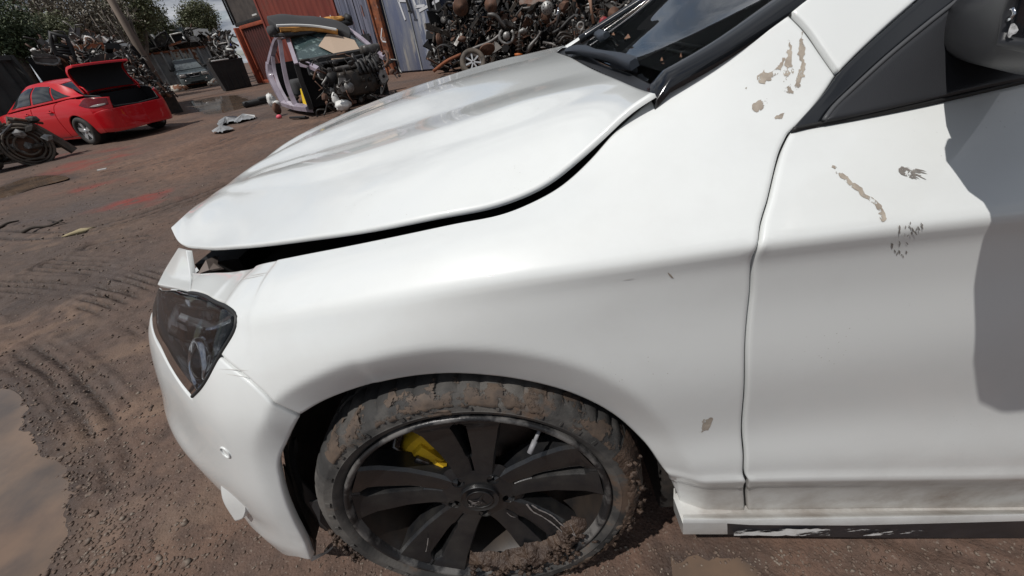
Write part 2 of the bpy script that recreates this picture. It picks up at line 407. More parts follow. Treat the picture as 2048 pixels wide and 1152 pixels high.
# ------------------------------------------------------------------ materials
WHITE = (.69, .71, .70)
def paint(name, col, dirt_and_shade=1.0, rough=.42, coat=1.0):
    M = mat(name, col, rough=rough, spec=.5*coat, coat=coat, coat_r=.025)
    t = M.node_tree; b = t.nodes['Principled BSDF']; L = t.links.new
    tcn = N(t, 'ShaderNodeTexCoord'); V = tcn.outputs['Object']
    # road film: thicker towards the sill, blotchy
    sp = N(t, 'ShaderNodeSeparateXYZ'); L(V, sp.inputs[0])
    mr = N(t, 'ShaderNodeMapRange', ins={1: .40, 2: .20, 3: 0.0, 4: .4*dirt_and_shade}); L(sp.outputs[2], mr.inputs[0])
    # undercut shade and brown reflection painted as colour below the lowest crease (sharp upper edge)
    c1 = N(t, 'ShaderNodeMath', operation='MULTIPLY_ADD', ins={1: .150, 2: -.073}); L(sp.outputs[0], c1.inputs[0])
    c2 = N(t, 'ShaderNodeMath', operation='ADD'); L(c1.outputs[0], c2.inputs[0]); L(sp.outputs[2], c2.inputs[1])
    c3 = N(t, 'ShaderNodeMapRange', ins={1: .352, 2: .340, 3: 0.0, 4: .55*dirt_and_shade}); L(c2.outputs[0], c3.inputs[0])
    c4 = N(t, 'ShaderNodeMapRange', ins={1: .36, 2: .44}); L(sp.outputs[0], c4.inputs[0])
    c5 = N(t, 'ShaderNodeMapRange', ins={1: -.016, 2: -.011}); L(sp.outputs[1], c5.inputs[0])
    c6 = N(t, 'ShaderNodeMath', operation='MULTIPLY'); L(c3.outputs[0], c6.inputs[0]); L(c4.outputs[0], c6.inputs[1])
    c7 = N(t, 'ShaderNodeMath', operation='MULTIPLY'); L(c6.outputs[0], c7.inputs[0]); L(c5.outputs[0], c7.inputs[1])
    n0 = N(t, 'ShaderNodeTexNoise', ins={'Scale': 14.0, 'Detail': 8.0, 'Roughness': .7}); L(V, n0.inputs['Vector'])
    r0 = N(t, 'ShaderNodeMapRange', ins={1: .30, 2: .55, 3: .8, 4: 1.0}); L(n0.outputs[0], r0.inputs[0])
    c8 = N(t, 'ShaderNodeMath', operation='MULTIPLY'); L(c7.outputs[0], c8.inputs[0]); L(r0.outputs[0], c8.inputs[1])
    n1 = N(t, 'ShaderNodeTexNoise', ins={'Scale': 9.0, 'Detail': 9.0, 'Roughness': .7}); L(V, n1.inputs['Vector'])
    r1 = N(t, 'ShaderNodeMapRange', ins={1: .42, 2: .72, 3: .0, 4: 1.0}); L(n1.outputs[0], r1.inputs[0])
    mu = N(t, 'ShaderNodeMath', operation='MULTIPLY'); L(mr.outputs[0], mu.inputs[0]); L(r1.outputs[0], mu.inputs[1])
    n2 = N(t, 'ShaderNodeTexNoise', ins={'Scale': 2.3, 'Detail': 10.0, 'Roughness': .72}); L(V, n2.inputs['Vector'])
    r2 = N(t, 'ShaderNodeMapRange', ins={1: .45, 2: .8, 3: .0, 4: .16*dirt_and_shade}); L(n2.outputs[0], r2.inputs[0])
    ad = N(t, 'ShaderNodeMath', operation='ADD'); L(mu.outputs[0], ad.inputs[0]); L(r2.outputs[0], ad.inputs[1]); ad.use_clamp = True
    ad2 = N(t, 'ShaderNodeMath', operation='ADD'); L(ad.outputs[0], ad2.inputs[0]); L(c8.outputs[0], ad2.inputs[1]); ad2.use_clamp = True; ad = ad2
    # fine specks of dried mud
    n3 = N(t, 'ShaderNodeTexVoronoi', ins={'Scale': 95.0}); L(V, n3.inputs['Vector'])
    r3 = N(t, 'ShaderNodeMapRange', ins={1: .10, 2: .05, 3: .0, 4: .6}); L(n3.outputs['Distance'], r3.inputs[0])
    n4 = N(t, 'ShaderNodeTexNoise', ins={'Scale': 4.0, 'Detail': 5.0}); L(V, n4.inputs['Vector'])
    r4 = N(t, 'ShaderNodeMapRange', ins={1: .58, 2: .66}); L(n4.outputs[0], r4.inputs[0])
    m4 = N(t, 'ShaderNodeMath', operation='MULTIPLY'); L(r3.outputs[0], m4.inputs[0]); L(r4.outputs[0], m4.inputs[1])
    mxx = N(t, 'ShaderNodeMath', operation='MAXIMUM'); L(m4.outputs[0], mxx.inputs[0]); L(ad.outputs[0], mxx.inputs[1])
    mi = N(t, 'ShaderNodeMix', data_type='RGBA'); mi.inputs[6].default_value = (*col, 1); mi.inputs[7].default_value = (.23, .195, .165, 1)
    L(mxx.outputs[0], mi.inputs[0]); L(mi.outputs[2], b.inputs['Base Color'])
    rr = N(t, 'ShaderNodeMapRange', ins={1: 0.0, 2: .6, 3: coat, 4: .25*coat}); L(mxx.outputs[0], rr.inputs[0]); L(rr.outputs[0], b.inputs['Coat Weight'])
    nb = N(t, 'ShaderNodeTexNoise', ins={'Scale': 7.0, 'Detail': 2.0}); L(V, nb.inputs['Vector'])
    nb2 = N(t, 'ShaderNodeTexNoise', ins={'Scale': 420.0, 'Detail': 2.0}); L(V, nb2.inputs['Vector'])
    bp = N(t, 'ShaderNodeBump', ins={'Strength': .12, 'Distance': .004}); L(nb.outputs[0], bp.inputs['Height'])
    bp2 = N(t, 'ShaderNodeBump', ins={'Strength': .06, 'Distance': .0004}); L(nb2.outputs[0], bp2.inputs['Height']); L(bp.outputs[0], bp2.inputs['Normal'])
    L(bp2.outputs[0], b.inputs['Coat Normal'])
    return M
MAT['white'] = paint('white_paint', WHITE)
MAT['blackgap'] = mat('gap_black', (.008,.008,.009), rough=.7)
MAT['plastic'] = mat('black_plastic', (.018,.019,.022), rough=.48, bump=.25, bscale=900, bdist=.0006)
MAT['grain'] = mat('grained_plastic', (.022,.023,.026), rough=.40, bump=.55, bscale=1100, bdist=.0006)
MAT['gloss'] = mat('gloss_black_trim', (.008,.009,.011), rough=.12, coat=.5, bump=.03, bscale=200)
MAT['rubber'] = mat('rubber_seal', (.014,.014,.014), rough=.55)
def flaky(name, col, col2, cut, scale, aniso, rot=(0,0,0)):
    M = mat(name, col, rough=.7, col2=col2, nscale=60); t = M.node_tree; L = t.links.new; b = t.nodes['Principled BSDF']; o = t.nodes['Material Output']
    tcn = N(t, 'ShaderNodeTexCoord'); mp = N(t, 'ShaderNodeMapping'); mp.inputs['Rotation'].default_value = rot; mp.inputs['Scale'].default_value = aniso; L(tcn.outputs['Object'], mp.inputs[0])
    n1 = N(t, 'ShaderNodeTexNoise', ins={'Scale': scale, 'Detail': 8.0, 'Roughness': .7}); L(mp.outputs[0], n1.inputs['Vector'])
    r = N(t, 'ShaderNodeMapRange', ins={1: cut, 2: cut+.03}); L(n1.outputs[0], r.inputs[0]); tr = N(t, 'ShaderNodeBsdfTransparent'); mxs = N(t, 'ShaderNodeMixShader')
    L(r.outputs[0], mxs.inputs[0]); L(tr.outputs[0], mxs.inputs[1]); L(b.outputs[0], mxs.inputs[2]); L(mxs.outputs[0], o.inputs[0]); return M
MAT['primer'] = flaky('bare_primer', (.27,.23,.19), (.40,.35,.29), .452, 40, (1, 1, .28), (0, R(-24), 0))
MAT['lens'] = mat('lamp_lens', (.66,.69,.72), rough=.03, trans=1.0, ior=1.25)

car = thing('white_hatchback', 'white damaged car with popped bonnet, scraped paint and muddy black alloy wheel', 'car')
B = 3
# door, fender, bumper outlines are traced with corners flagged by a third value
SEAM = [(1493,1022,1),(1492,1000),(1491,975),(1490,950),(1489,900),(1490,800),(1493,700),(1502,590),(1519,490),(1540,392),(1561,305),(1579,266,1)]
fender_out = [(1362,1024,1)]+[(p[0]-3.5,p[1],1) if k in (0,len(SEAM)-1) else (p[0]-3.5,p[1]) for k,p in enumerate(SEAM)]+\
    [(1612,232),(1648,186),(1671,151,1),(1642,110),(1608,62),(1577,30,1),(1500,80),(1400,140),(1340,172),(1314,187,1),
     (1282,215),(1230,262),(1180,318),(1122,370),(1062,404),(1000,428),(900,448),(700,490),(520,528),(430,545),(382,546,1),
     (379,583,1),(420,595),(452,611),(470,632),(472,645),(460,672),(440,708,1),
     (490,751),(530,787),(560,812),(601,830,1)]+ARCH[1:13][::-1]
P_f = panel('fender', SIDE, fender_out, MAT['white'], car, edge=.005)
BELT = [(1583,263,1),(1620,254),(1700,240),(1830,214),(1990,178),('s',.85,.69),('s',1.38,.69,1)]
door_out = BELT+[('s',1.38,.0,1),('s',1.12,.002),(1900,1018),(1700,1019.5),(1497,1021,1)]+[(p[0]+3.5,p[1]) for p in SEAM[1:-1]]
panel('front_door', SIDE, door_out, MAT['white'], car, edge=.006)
bumper_out = [(439,713,1),(489,756),(529,792),(558,816),(599,835,1),(580,873),(565,905),(559,930),(563,960),(573,1000),(589,1041),(609,1081),(623,1121,1),
     (600,1116),(560,1104),(522,1088),('s',-.57,.02),('s',-.66,.03),('s',-.8,.04),('s',-1.1,.04),('s',-1.5,.04,1),('s',-1.5,.46,1),('s',-1.1,.462),('s',-.88,.46),('s',-.78,.447),(322,701),(342,740),(362,771),(383,797,1),(400,777),(420,744)]
panel('bumper', SIDE, bumper_out, MAT['white'], car, edge=.006)

# ------------------------------------------------------------------ generic lofted patch from a grid of control points
def loft(rows, nu=120, nv=90, blur=(0, 0)):
    G = [spline3(r, nu) for r in rows]; G = np.array(G)            # rows x nu x 3
    P = np.zeros((nu, nv, 3))
    for i in range(nu): P[i] = spline3(G[:, i], nv)
    if blur[0]: P = gblur(P, blur[0], 0)
    if blur[1]: P = gblur(P, blur[1], 1)
    lu = np.linalg.norm(np.diff(P[:, nv//2], axis=0), axis=1).sum(); lv = np.linalg.norm(np.diff(P[nu//2], axis=0), axis=1).sum()
    return Surf(np.linspace(0, lu, nu), np.linspace(0, lv, nv), P)
def spline3(pts, n):
    P = np.array([np.array(p, float) for p in pts]); k = len(P)
    if k == 2: return P[0]+(P[1]-P[0])*np.linspace(0, 1, n)[:, None]
    T = np.zeros_like(P); d = np.linalg.norm(np.diff(P, axis=0), axis=1)+1e-9; c = np.concatenate([[0], np.cumsum(d)])
    T[1:-1] = ((P[1:-1]-P[:-2])/d[:-1, None]*d[1:, None]+(P[2:]-P[1:-1])/d[1:, None]*d[:-1, None])/(d[:-1]+d[1:])[:, None]
    T[0] = (P[1]-P[0])/d[0]; T[-1] = (P[-1]-P[-2])/d[-1]
    s = np.linspace(0, c[-1], n); i = np.clip(np.searchsorted(c, s, side='right')-1, 0, k-2); h = d[i][:, None]; t = ((s-c[i])[:, None])/h
    return (2*t**3-3*t*t+1)*P[i]+(t**3-2*t*t+t)*h*T[i]+(-2*t**3+3*t*t)*P[i+1]+(t**3-t*t)*h*T[i+1]
def rect(S, cr=0.0):
    u1, v1 = S.U[-1], S.V[-1]; return [(0, 0, 1), (u1, 0, 1), (u1, v1, 1), (0, v1, 1)]

# ------------------------------------------------------------------ bonnet (popped up at the front)
HN = [(1308,183,.19),(1262,212,.19),(1205,268,.185),(1150,320,.175),(1100,361,.16),(1000,406,.148),(880,430,.150),(760,454,.17),(600,478,.24),(480,492,.33),(400,495,.44),(356,484,.54),(341,455,.62)]
h0 = [at_y(*p) for p in HN]
h1 = [(.350,.262,.968),(.26,.255,.945),(.2,.252,.930),(0,.232,.889),(-.2,.305,.846),(-.4,.43,.806),(-.6,.57,.778),(-.72,.65,.768),(-.805,.72,.748)]
h2 = [(.352,.42,.964),(.2,.385,.946),(0.03,.40,.916),(-.12,.44,.888),(-.276,.50,.858),(-.443,.60,.829),(-.62,.71,.794),(-.74,.78,.772),(-.818,.80,.745)]
h25= [(.350,.60,.962),(.2,.60,.948),(0.03,.62,.923),(-.12,.65,.897),(-.276,.69,.868),(-.443,.76,.838),(-.62,.83,.804),(-.745,.85,.775),(-.824,.86,.744)]
h3 = [(.345,.888,.966),(.18,.888,.956),(0,.888,.938),(-.2,.888,.910),(-.4,.888,.873),(-.6,.888,.825),(-.745,.888,.780),(-.828,.888,.742)]
h4 = [(.36,1.36,.962),(.2,1.39,.948),(0,1.38,.928),(-.2,1.30,.902),(-.4,1.2,.866),(-.6,1.1,.818),(-.74,1.05,.778),(-.82,1.0,.742)]
h5 = [(.41,1.52,.960),(.2,1.56,.944),(0,1.56,.926),(-.2,1.53,.902),(-.4,1.46,.873),(-.6,1.34,.835),(-.73,1.22,.80),(-.81,1.10,.755)]
h6 = [(.44,1.585,.945),(.2,1.63,.928),(0,1.635,.912),(-.2,1.62,.89),(-.4,1.56,.862),(-.6,1.46,.828),(-.74,1.32,.79),(-.83,1.14,.735)]
HOOD = loft([h0,h1,h2,h25,h3,h4,h5,h6], 260, 300, (3, 2.5))
# pressed power-dome lines
def vrow(target):                                  # v index of a control line at every station
    T = spline3(target, len(HOOD.U)); return np.array([np.argmin(((HOOD.P[i]-T[i])**2).sum(1)) for i in range(len(HOOD.U))])
add = np.zeros(HOOD.P.shape[:2]); ui = np.linspace(0, 1, len(HOOD.U))
for tgt, A, w in ((h2, .012, .085), (h4, .012, .085)):
    k = gblur(vrow(tgt).astype(float), 6, 0)
    dv_ = (np.arange(len(HOOD.V))[None]-k[:, None])*HOOD.dv
    sgn = 1 if tgt is h2 else -1
    fade = np.clip(ui/.14, 0, 1)*np.clip((1-ui)/.22, 0, 1)
    add += A*fade[:, None]*np.where(dv_*sgn < 0, np.clip(1+dv_*sgn/.055, 0, 1), np.clip(1-dv_*sgn/.20, 0, 1))
HOOD.P[:, :, 2] += gblur(gblur(add, 1.2, 1), 2.0, 0)
if HOOD.nrm([[HOOD.U[-1]*.5, HOOD.V[-1]*.5]])[0][2] < 0: HOOD.P = HOOD.P[::-1].copy()
u1, v1 = HOOD.U[-1], HOOD.V[-1]
P_h = panel('bonnet', HOOD, [(0,0,1),(u1,0,1),(u1,v1,1),(0,v1,1)], MAT['white'], car, step=.011, edge=.008, uv=True, flange=.005, hem=.003, ring=.003)
panel('bonnet_inner_skin', HOOD, [(.02,.02,1),(u1-.02,.02,1),(u1-.02,v1-.02,1),(.02,v1-.02,1)], MAT['plastic'], car, step=.05, edge=.03, uv=True, flange=0, off=-.008)

# nose strip above the lamp
ns = loft([[at_y(372,500,.47),at_y(380,546,.40),at_y(381,584,.30)],
           [at_y(364,497,.50),at_y(352,543,.45),at_y(348,576,.375)],
           [at_y(357,495,.53),at_y(330,538,.52),at_y(314,569,.45)]], 40, 60)
if ns.nrm([[ns.U[-1]*.5, ns.V[-1]*.5]])[0]@(CO-ns.P[20,20]) < 0: ns.P = ns.P[::-1].copy()
panel('nose_strip', ns, rect(ns), MAT['white'], car, uv=True, flange=.01)

# ------------------------------------------------------------------ headlight
lens_out = [(471,634,1),(470,650),(440,706),(400,773),(384,791,1),(363,765),(343,734),(324,697),('s',-.8,.455),('s',-.9,.475),('s',-1.02,.50),('s',-1.0,.53,1),(345,580),(378,588),(420,602),(452,618)]
hl = panel('headlight', SIDE, lens_out, MAT['lens'], car, flange=.004, off=.001)
MAT['lampbowl'] = mat('lamp_bowl_grey', (.012,.013,.015), rough=.25, col2=(.12,.125,.135), nscale=9, aniso=(.6,.6,6), lo=.50, hi=.62)
MAT['chrome'] = mat('lamp_chrome', (.55,.57,.6), rough=.12, metal=1.0)
inner = [(q[0], q[1], *(q[2:])) for q in uvline(SIDE, lens_out)]
cx, cy = np.mean([q[0] for q in inner]), np.mean([q[1] for q in inner])
sh = [(cx+(q[0]-cx)*1.06, cy+(q[1]-cy)*1.06, *(q[2:])) for q in inner]
panel('lamp_housing', SIDE, sh, MAT['lampbowl'], hl, flange=0, off=-.036, uv=True, step=.012)
def lamp_pt(px, py, dep):
    q = SIDE.inv(px, py); return SIDE.ev(q)[0]-SIDE.nrm(q)[0]*dep, SIDE.nrm(q)[0]
for (px, py, r0, dep) in ((382,728,.036,.030),):
    c, n_ = lamp_pt(px, py, dep); n_ = Vector(n_)*.6+Vector((-.5,-.35,.0)); Mx = Matrix.Translation(Vector(c)) @ n_.to_track_quat('Y', 'Z').to_matrix().to_4x4()
    MB().lathe([(r0*1.25,-.02),(r0*1.3,.012),(r0*1.12,.014),(r0*1.0,.004),(r0*.9,-.01)], 36, 'y', Mx).build('projector_ring', MAT['chrome'], hl)
    MB().lathe([(r0*.9,-.012),(r0*.85,.004),(r0*.6,.016),(r0*.3,.022),(0.0005,.024)], 36, 'y', Mx).build('projector_lens', MAT['gloss'], hl)
# light guide fins
for k, pts in enumerate([[(350,640),(380,652),(420,655),(452,640)],[(330,665),(370,682),(410,682),(438,668)],[(335,600),(372,612),(410,618),(446,628)]]):
    P = [lamp_pt(x, y, .014+.005*k)[0] for x, y in pts]; P2 = spline3(P, 16)
    f = MB()
    for i in range(15):
        a, b = Vector(P2[i]), Vector(P2[i+1]); d = Vector((.0,.022,-.004))
        z_ = Vector((0,0,.0035))
        f.add([a+z_, b+z_, b-z_, a-z_, a+d+z_, b+d+z_, b+d-z_, a+d-z_], [(0,1,2,3),(0,4,5,1),(3,2,6,7)])
    f.build('light_guide', MAT['chrome'] if k != 1 else MAT['gloss'], hl)
strip_tube('lamp_seal', SIDE, [(378,585),(420,598),(453,614),(472,634),(471,652),(441,707),(402,775),(384,793)], .0035, MAT['rubber'], car, off=-.001)

# ------------------------------------------------------------------ sill, underbody, inner structure
def swept(name, pts, prof, material, parent, ang=40):
    """prof (y, z) swept along pts (x, y0, z0)"""
    V = []; k = len(prof)
    for p in pts:
        for a, b in prof: V.append((p[0], p[1]+a, p[2]+b))
    Fc = [(i*k+j, i*k+(j+1) % k, (i+1)*k+(j+1) % k, (i+1)*k+j) for i in range(len(pts)-1) for j in range(k)]
    Fc += [tuple(range(k))[::-1], tuple((len(pts)-1)*k+j for j in range(k))]
    return mesh_obj(name, V, Fc, material, parent, ang=ang)
XS_ = (1366,1455,1500,1700,1900,2048,2140)
s0 = [at_y(x, y, .004) for x, y in zip(XS_, (1026,1025,1024.5,1022,1020.5,1019.5,1018.5))]
s1 = [at_y(x, y, -.018) for x, y in zip(XS_, (1040,1040,1040,1037,1033,1030,1028))]
s2 = [at_y(x, y, -.018) for x, y in zip(XS_, (1047,1047,1050,1051,1046,1042,1040))]
s3 = [at_y(x, y, -.012) for x, y in zip(XS_, (1068.5,1068.5,1071,1075,1076,1076,1076))]
def ribbon(name, rings, material, ang=45):
    k = len(rings[0]); n_ = len(rings); V = [tuple(p) for r_ in rings for p in r_]
    return mesh_obj(name, V, [(i*k+j, i*k+(j+1) % k, (i+1)*k+(j+1) % k, (i+1)*k+j) for i in range(n_-1) for j in range(k)]+[tuple(range(k))[::-1], tuple((n_-1)*k+j for j in range(k))], material, car, ang=ang)
E3 = np.array
sill = ribbon('sill', [[a+E3([0,.05,.0]), a, (a+b)/2+E3([0,0,.0015]), b+E3([0,.0008,.0015]), b+E3([0,0,-.001]), c, c+E3([0,.05,0])] for a, b, c in zip(s0, s1, s2)], MAT['white'])
MAT['sillskirt'] = mat('scraped_skirt', (.014,.016,.020), rough=.42, col2=(.022,.024,.030), nscale=30)
def skirt(i0, i1, material, name):
    return ribbon(name, [[c+E3([0,.05,-.0015]), c+E3([0,.001,-.0015]), (c*.5+d*.5)+E3([0,.0005,0]), d, d+E3([0,.012,-.004]), d+E3([0,.05,-.004])] for c, d in zip(s2[i0:i1], s3[i0:i1])], material, 55)
skirt(0, 2, MAT['white'], 'sill_end'); skirt(1, 7, MAT['sillskirt'], 'sill_skirt')
MAT['under'] = mat('underbody_dirt', (.012,.011,.010), rough=.9, col2=(.045,.035,.028), nscale=20)
u = MB(); u.box((1.35,.888,.22),(1.95,1.66,.16)); u.box((-.25,.95,.42),(.62,1.1,.42)); u.build('underbody', MAT['under'], car)
ib = MB(); ib.box((-.12,.93,.62),(.70,1.0,.12)); ib.box((-.62,1.0,.56),(.3,.7,.2)); ib.box((-.66,.80,.59),(.12,.55,.14)); ib.box((.62,.93,.55),(.3,1.5,.5)); ib.box((.30,.86,.58),(.52,1.30,.5)); ib.build('engine_bay', MAT['blackgap'], car)
# inner fender shelf seen through the bonnet gap
gl = [at_y(*p) for p in ((1115,372,.19),(1060,405,.185),(900,452,.185),(700,494,.225),(520,531,.32),(430,549,.40),(384,548,.44))]
V = []
for p in spline3(gl, 40):
    V += [(p[0], p[1]-.022, p[2]-.018), (p[0]+.0, p[1]+.03, p[2]-.026), (p[0]+.01, p[1]+.05, p[2]-.07), (p[0]+.02, p[1]+.14, p[2]-.075)]
mesh_obj('inner_fender', V, [(i*4+j, i*4+j+1, (i+1)*4+j+1, (i+1)*4+j) for i in range(39) for j in range(3)], MAT['blackgap'], car)
fb = MB(); q = [at_y(x, y, Y) for x, y, Y in ((412,520,.46),(430,512,.5),(427,526,.46),(440,536,.42),(418,540,.40),(395,548,.41))]
fb.add([tuple(p) for p in q]+[tuple(p+[0.004,.004,-.006]) for p in q], [(0,1,2,3,4,5),(11,10,9,8,7,6)]+[(i,(i+1)%6,6+(i+1)%6,6+i) for i in range(6)])
fb.build('latch_bracket', mat('dusty_bracket', (.16,.13,.115), rough=.7), car)
# wheel house liner
MAT['liner'] = mat('wheel_liner', (.018,.017,.016), rough=.75, col2=(.05,.04,.033), nscale=12, bump=.5, bscale=40, bdist=.004)
ctr = np.array([.03, .33]); au = SIDE.ev(arch_uv)
V = []; n_ = len(au)
for p in au:
    d = np.array([p[0], p[2]])-ctr; d /= np.linalg.norm(d)
    for off, yy in ((.002,p[1]+.012),(.012,p[1]+.03),(.022,p[1]+.10),(.022,.34),(-.25,.35)): V.append((p[0]+d[0]*off, yy, p[2]+d[1]*off))
mesh_obj('wheel_house_liner', V, [(i*5+j, i*5+j+1, (i+1)*5+j+1, (i+1)*5+j) for i in range(n_-1) for j in range(4)], MAT['liner'], car)

panel('inner_panel', SIDE, [('s',-.92,.52,1),('s',-.3,.60),('s',.31,.60,1),('s',.31,.705,1),('s',.15,.690),('s',-.3,.69),('s',-.92,.645,1)], MAT['blackgap'], car, flange=0, off=-.024, step=.03, edge=.02)

# ------------------------------------------------------------------ ground: one sheet, fine near the camera, out to the horizon
def vnoise(x, y, s, seed):
    """value noise on a lattice, vectorised"""
    r_ = np.random.default_rng(seed); T = r_.random((256, 256))
    X = x/s; Y = y/s; i = np.floor(X).astype(int); j = np.floor(Y).astype(int); fx = X-i; fy = Y-j
    fx = fx*fx*(3-2*fx); fy = fy*fy*(3-2*fy); a = T[i & 255, j & 255]; b = T[(i+1) & 255, j & 255]; c = T[i & 255, (j+1) & 255]; d = T[(i+1) & 255, (j+1) & 255]
    return (a*(1-fx)+b*fx)*(1-fy)+(c*(1-fx)+d*fx)*fy-.5
def grow(lo, hi, step, g, far, gmax=None):
    a = list(np.arange(lo, hi+1e-9, step)); d = step
    p, q = [], []; x = a[-1]
    while x < far: d *= g; x += d; p.append(x)
    d = step; x = a[0]
    while x > -far: d *= g; x -= d; q.append(x)
    return np.array(q[::-1]+a+p)
GX = grow(-3.6, 1.5, .0115, 1.022, 900); GY = grow(-.45, 3.0, .0105, 1.020, 900)
X, Y = np.meshgrid(GX, GY, indexing='ij'); gd = np.hypot(X+0, Y+.3)
Z = .05*vnoise(X, Y, 2.6, 1)+.025*vnoise(X, Y, .9, 2)+.012*vnoise(X, Y, .33, 3)+.008*vnoise(X, Y, .12, 4)
near_ = np.clip(1.4-gd/6.0, 0, 1)
rough_zone = np.clip(vnoise(X, Y, .8, 9)*3+.6, .15, 1)
Z += near_*rough_zone*(.010*vnoise(X, Y, .055, 5)+.009*vnoise(X, Y, .028, 6))
Z -= .10*np.clip(gd/14-.6, 0, 1)*0
Z *= np.clip(gd/1.2, .25, 1)
tint = np.zeros(X.shape+(4,)); tint[..., 3] = 1     # r: red spill, g: damp/dark, b: pale dust
def gline(px, n=60): return spline3([at_z(x, y) for x, y in px], n)[:, :2]
def near_mask(pl, w):
    lo = pl.min(0)-w; hi = pl.max(0)+w; return (X > lo[0]) & (X < hi[0]) & (Y > lo[1]) & (Y < hi[1])
def dist_along(pl, m):
    P = np.stack([X[m], Y[m]], 1); best = np.full(len(P), 1e9); al = np.zeros(len(P)); sd = np.zeros(len(P)); c = 0
    for k in range(len(pl)-1):
        d = pl[k+1]-pl[k]; L = np.hypot(*d); t = np.clip(((P-pl[k])@d)/(L*L), 0, 1); q = P-(pl[k]+t[:, None]*d); s_ = np.hypot(q[:, 0], q[:, 1])
        cr = d[0]*q[:, 1]-d[1]*q[:, 0]; b = s_ < best; best[b] = s_[b]; al[b] = (c+t*L)[b]; sd[b] = np.sign(cr[b])*s_[b]; c += L
    return sd, al
def track(px, width, nrib, depth, chev=.045):
    pl = gline(px); m = near_mask(pl, width); sd, al = dist_along(pl, m); sd = sd+.010*vnoise(X[m], Y[m], .22, 41); h = np.zeros(sd.shape); ins = np.clip((width-abs(sd))/.02, 0, 1)
    rib = np.cos(sd/width*math.pi*nrib); brk = .7+.3*np.sign(np.sin(al/chev*2*math.pi+sd/width*3))
    h -= depth*1.25*ins*np.clip((-rib-.35)*2.2, 0, 1)*brk; h += depth*.35*ins*np.clip((rib-.2)*2, 0, 1)
    h += depth*.8*np.exp(-((abs(sd)-width-.015)/.02)**2)
    f = np.clip(vnoise(X[m], Y[m], .35, 21)*4+1.0, .1, 1); Z[m] += h*f; tint[..., 1][m] = np.maximum(tint[..., 1][m], np.clip(ins*f*1.3, 0, 1)*(.10+.90*(rib < -.5)))
track([(-60,572),(120,582),(240,610),(330,655),(420,720)], .125, 4, .024)
track([(90,528),(200,534),(330,568),(420,610)], .10, 4, .020)
track([(-60,655),(60,706),(140,770),(205,850),(245,960)], .10, 3, .018)
track([(-60,735),(40,770),(110,830),(160,905)], .05, 1, .014)
track([(180,492),(250,478),(330,470)], .10, 2, .02)
track([(-40,470),(200,455),(420,380),(700,260)], .14, 2, .02, .1)
track([(60,360),(300,330),(520,270),(640,235)], .14, 2, .012, .12)
track([(250,330),(420,290),(520,240),(560,215)], .16, 2, .016, .12)
track([(1380,1085),(1560,1150),(1700,1230)], .04, 1, .013); track([(1560,1085),(1760,1150),(1900,1230)], .04, 1, .013); track([(1700,1085),(1960,1150),(2150,1230)], .04, 1, .013)
# hollows that hold water
def hollow(px, depth, edge=.12, pts3=None):
    pl = spline([tuple(at_z(x, y)[:2]) for x, y in px], .05) if pts3 is None else spline(pts3, .15)
    m = near_mask(pl, edge*2); P = np.stack([X[m], Y[m]], 1); d = seg_dist(P, pl); ins = in_poly(P, pl); sd = np.where(ins, -d, d)
    sd = sd+edge*.9*vnoise(X[m], Y[m], edge*1.4, 31)+edge*.4*vnoise(X[m], Y[m], edge*.4, 33)
    k = np.clip(.5-sd/(edge*1.6), 0, 1); k = k*k*(3-2*k); Z[m] = Z[m]*(1-.8*k)-depth*k
    tint[..., 1][m] = np.maximum(tint[..., 1][m], np.clip(.9-np.clip(sd, 0, 9)/(edge*1.5), 0, 1)); return pl
PUD = hollow([(-120,800),(0,775),(60,830),(110,895),(145,960),(135,1040),(90,1110),(50,1200),(-80,1250)], .032, .10)
PUD2 = hollow([(395,198),(450,190),(500,196),(500,212),(440,226),(400,222)], .05, .25)
PUD3 = hollow([(1345,1112),(1440,1100),(1520,1140),(1560,1210),(1380,1210)], .018, .05)
PUD4 = hollow([(0,372),(60,352),(130,356),(70,372),(10,392)], .04, .2)
def stain(px, rad, ch, amt, seed, sc_=.3, ax=1.6):
    c = at_z(*px)[:2]; m = (abs(X-c[0]) < rad*3) & (abs(Y-c[1]) < rad*3); d = np.hypot((X[m]-c[0])/ax, (Y[m]-c[1]))/rad
    v = np.clip((1-d)*1.6, 0, 1)*np.clip(.35+vnoise(X[m], Y[m], sc_, seed)*2.6+vnoise(X[m], Y[m], sc_*.3, seed+1)*2, 0, 1)*amt; tint[..., ch][m] = np.maximum(tint[..., ch][m], v)
for p, r_, a in (((285,398),.42,1.0),((262,402),.28,1.0),((180,322),.55,.75),((150,335),.5,.7),((250,308),.55,.7),((190,372),.35,.8),((215,300),.4,.5),((130,310),.5,.5)): stain(p, r_, 0, a, int(p[0]))
for p, r_, a in (((270,790),.26,.9),((330,700),.25,.8),((250,850),.2,.7),((60,650),.35,.6),((300,1040),.25,.5),((60,500),.8,.4),((150,470),.2,.8)): stain(p, r_, 2, a, int(p[0])+5, .18)
for p, r_, a in (((100,290),1.0,.8),((330,250),.9,.8),((520,235),.9,.8),((420,240),1.4,.6),((600,260),1.2,.6),((30,620),.5,.6),((1100,1140),.35,.8),((900,1145),.3,.8)): stain(p, r_, 1, a, int(p[0])+9, .5)
nx, ny = X.shape
me = bpy.data.meshes.new('ground'); vv = np.stack([X, Y, Z], -1).reshape(-1, 3).astype('f4'); me.vertices.add(len(vv)); me.vertices.foreach_set('co', vv.ravel())
ii, jj = np.meshgrid(np.arange(nx-1), np.arange(ny-1), indexing='ij'); a = (ii*ny+jj).ravel(); q = np.stack([a, a+ny, a+ny+1, a+1], 1).astype('i4')
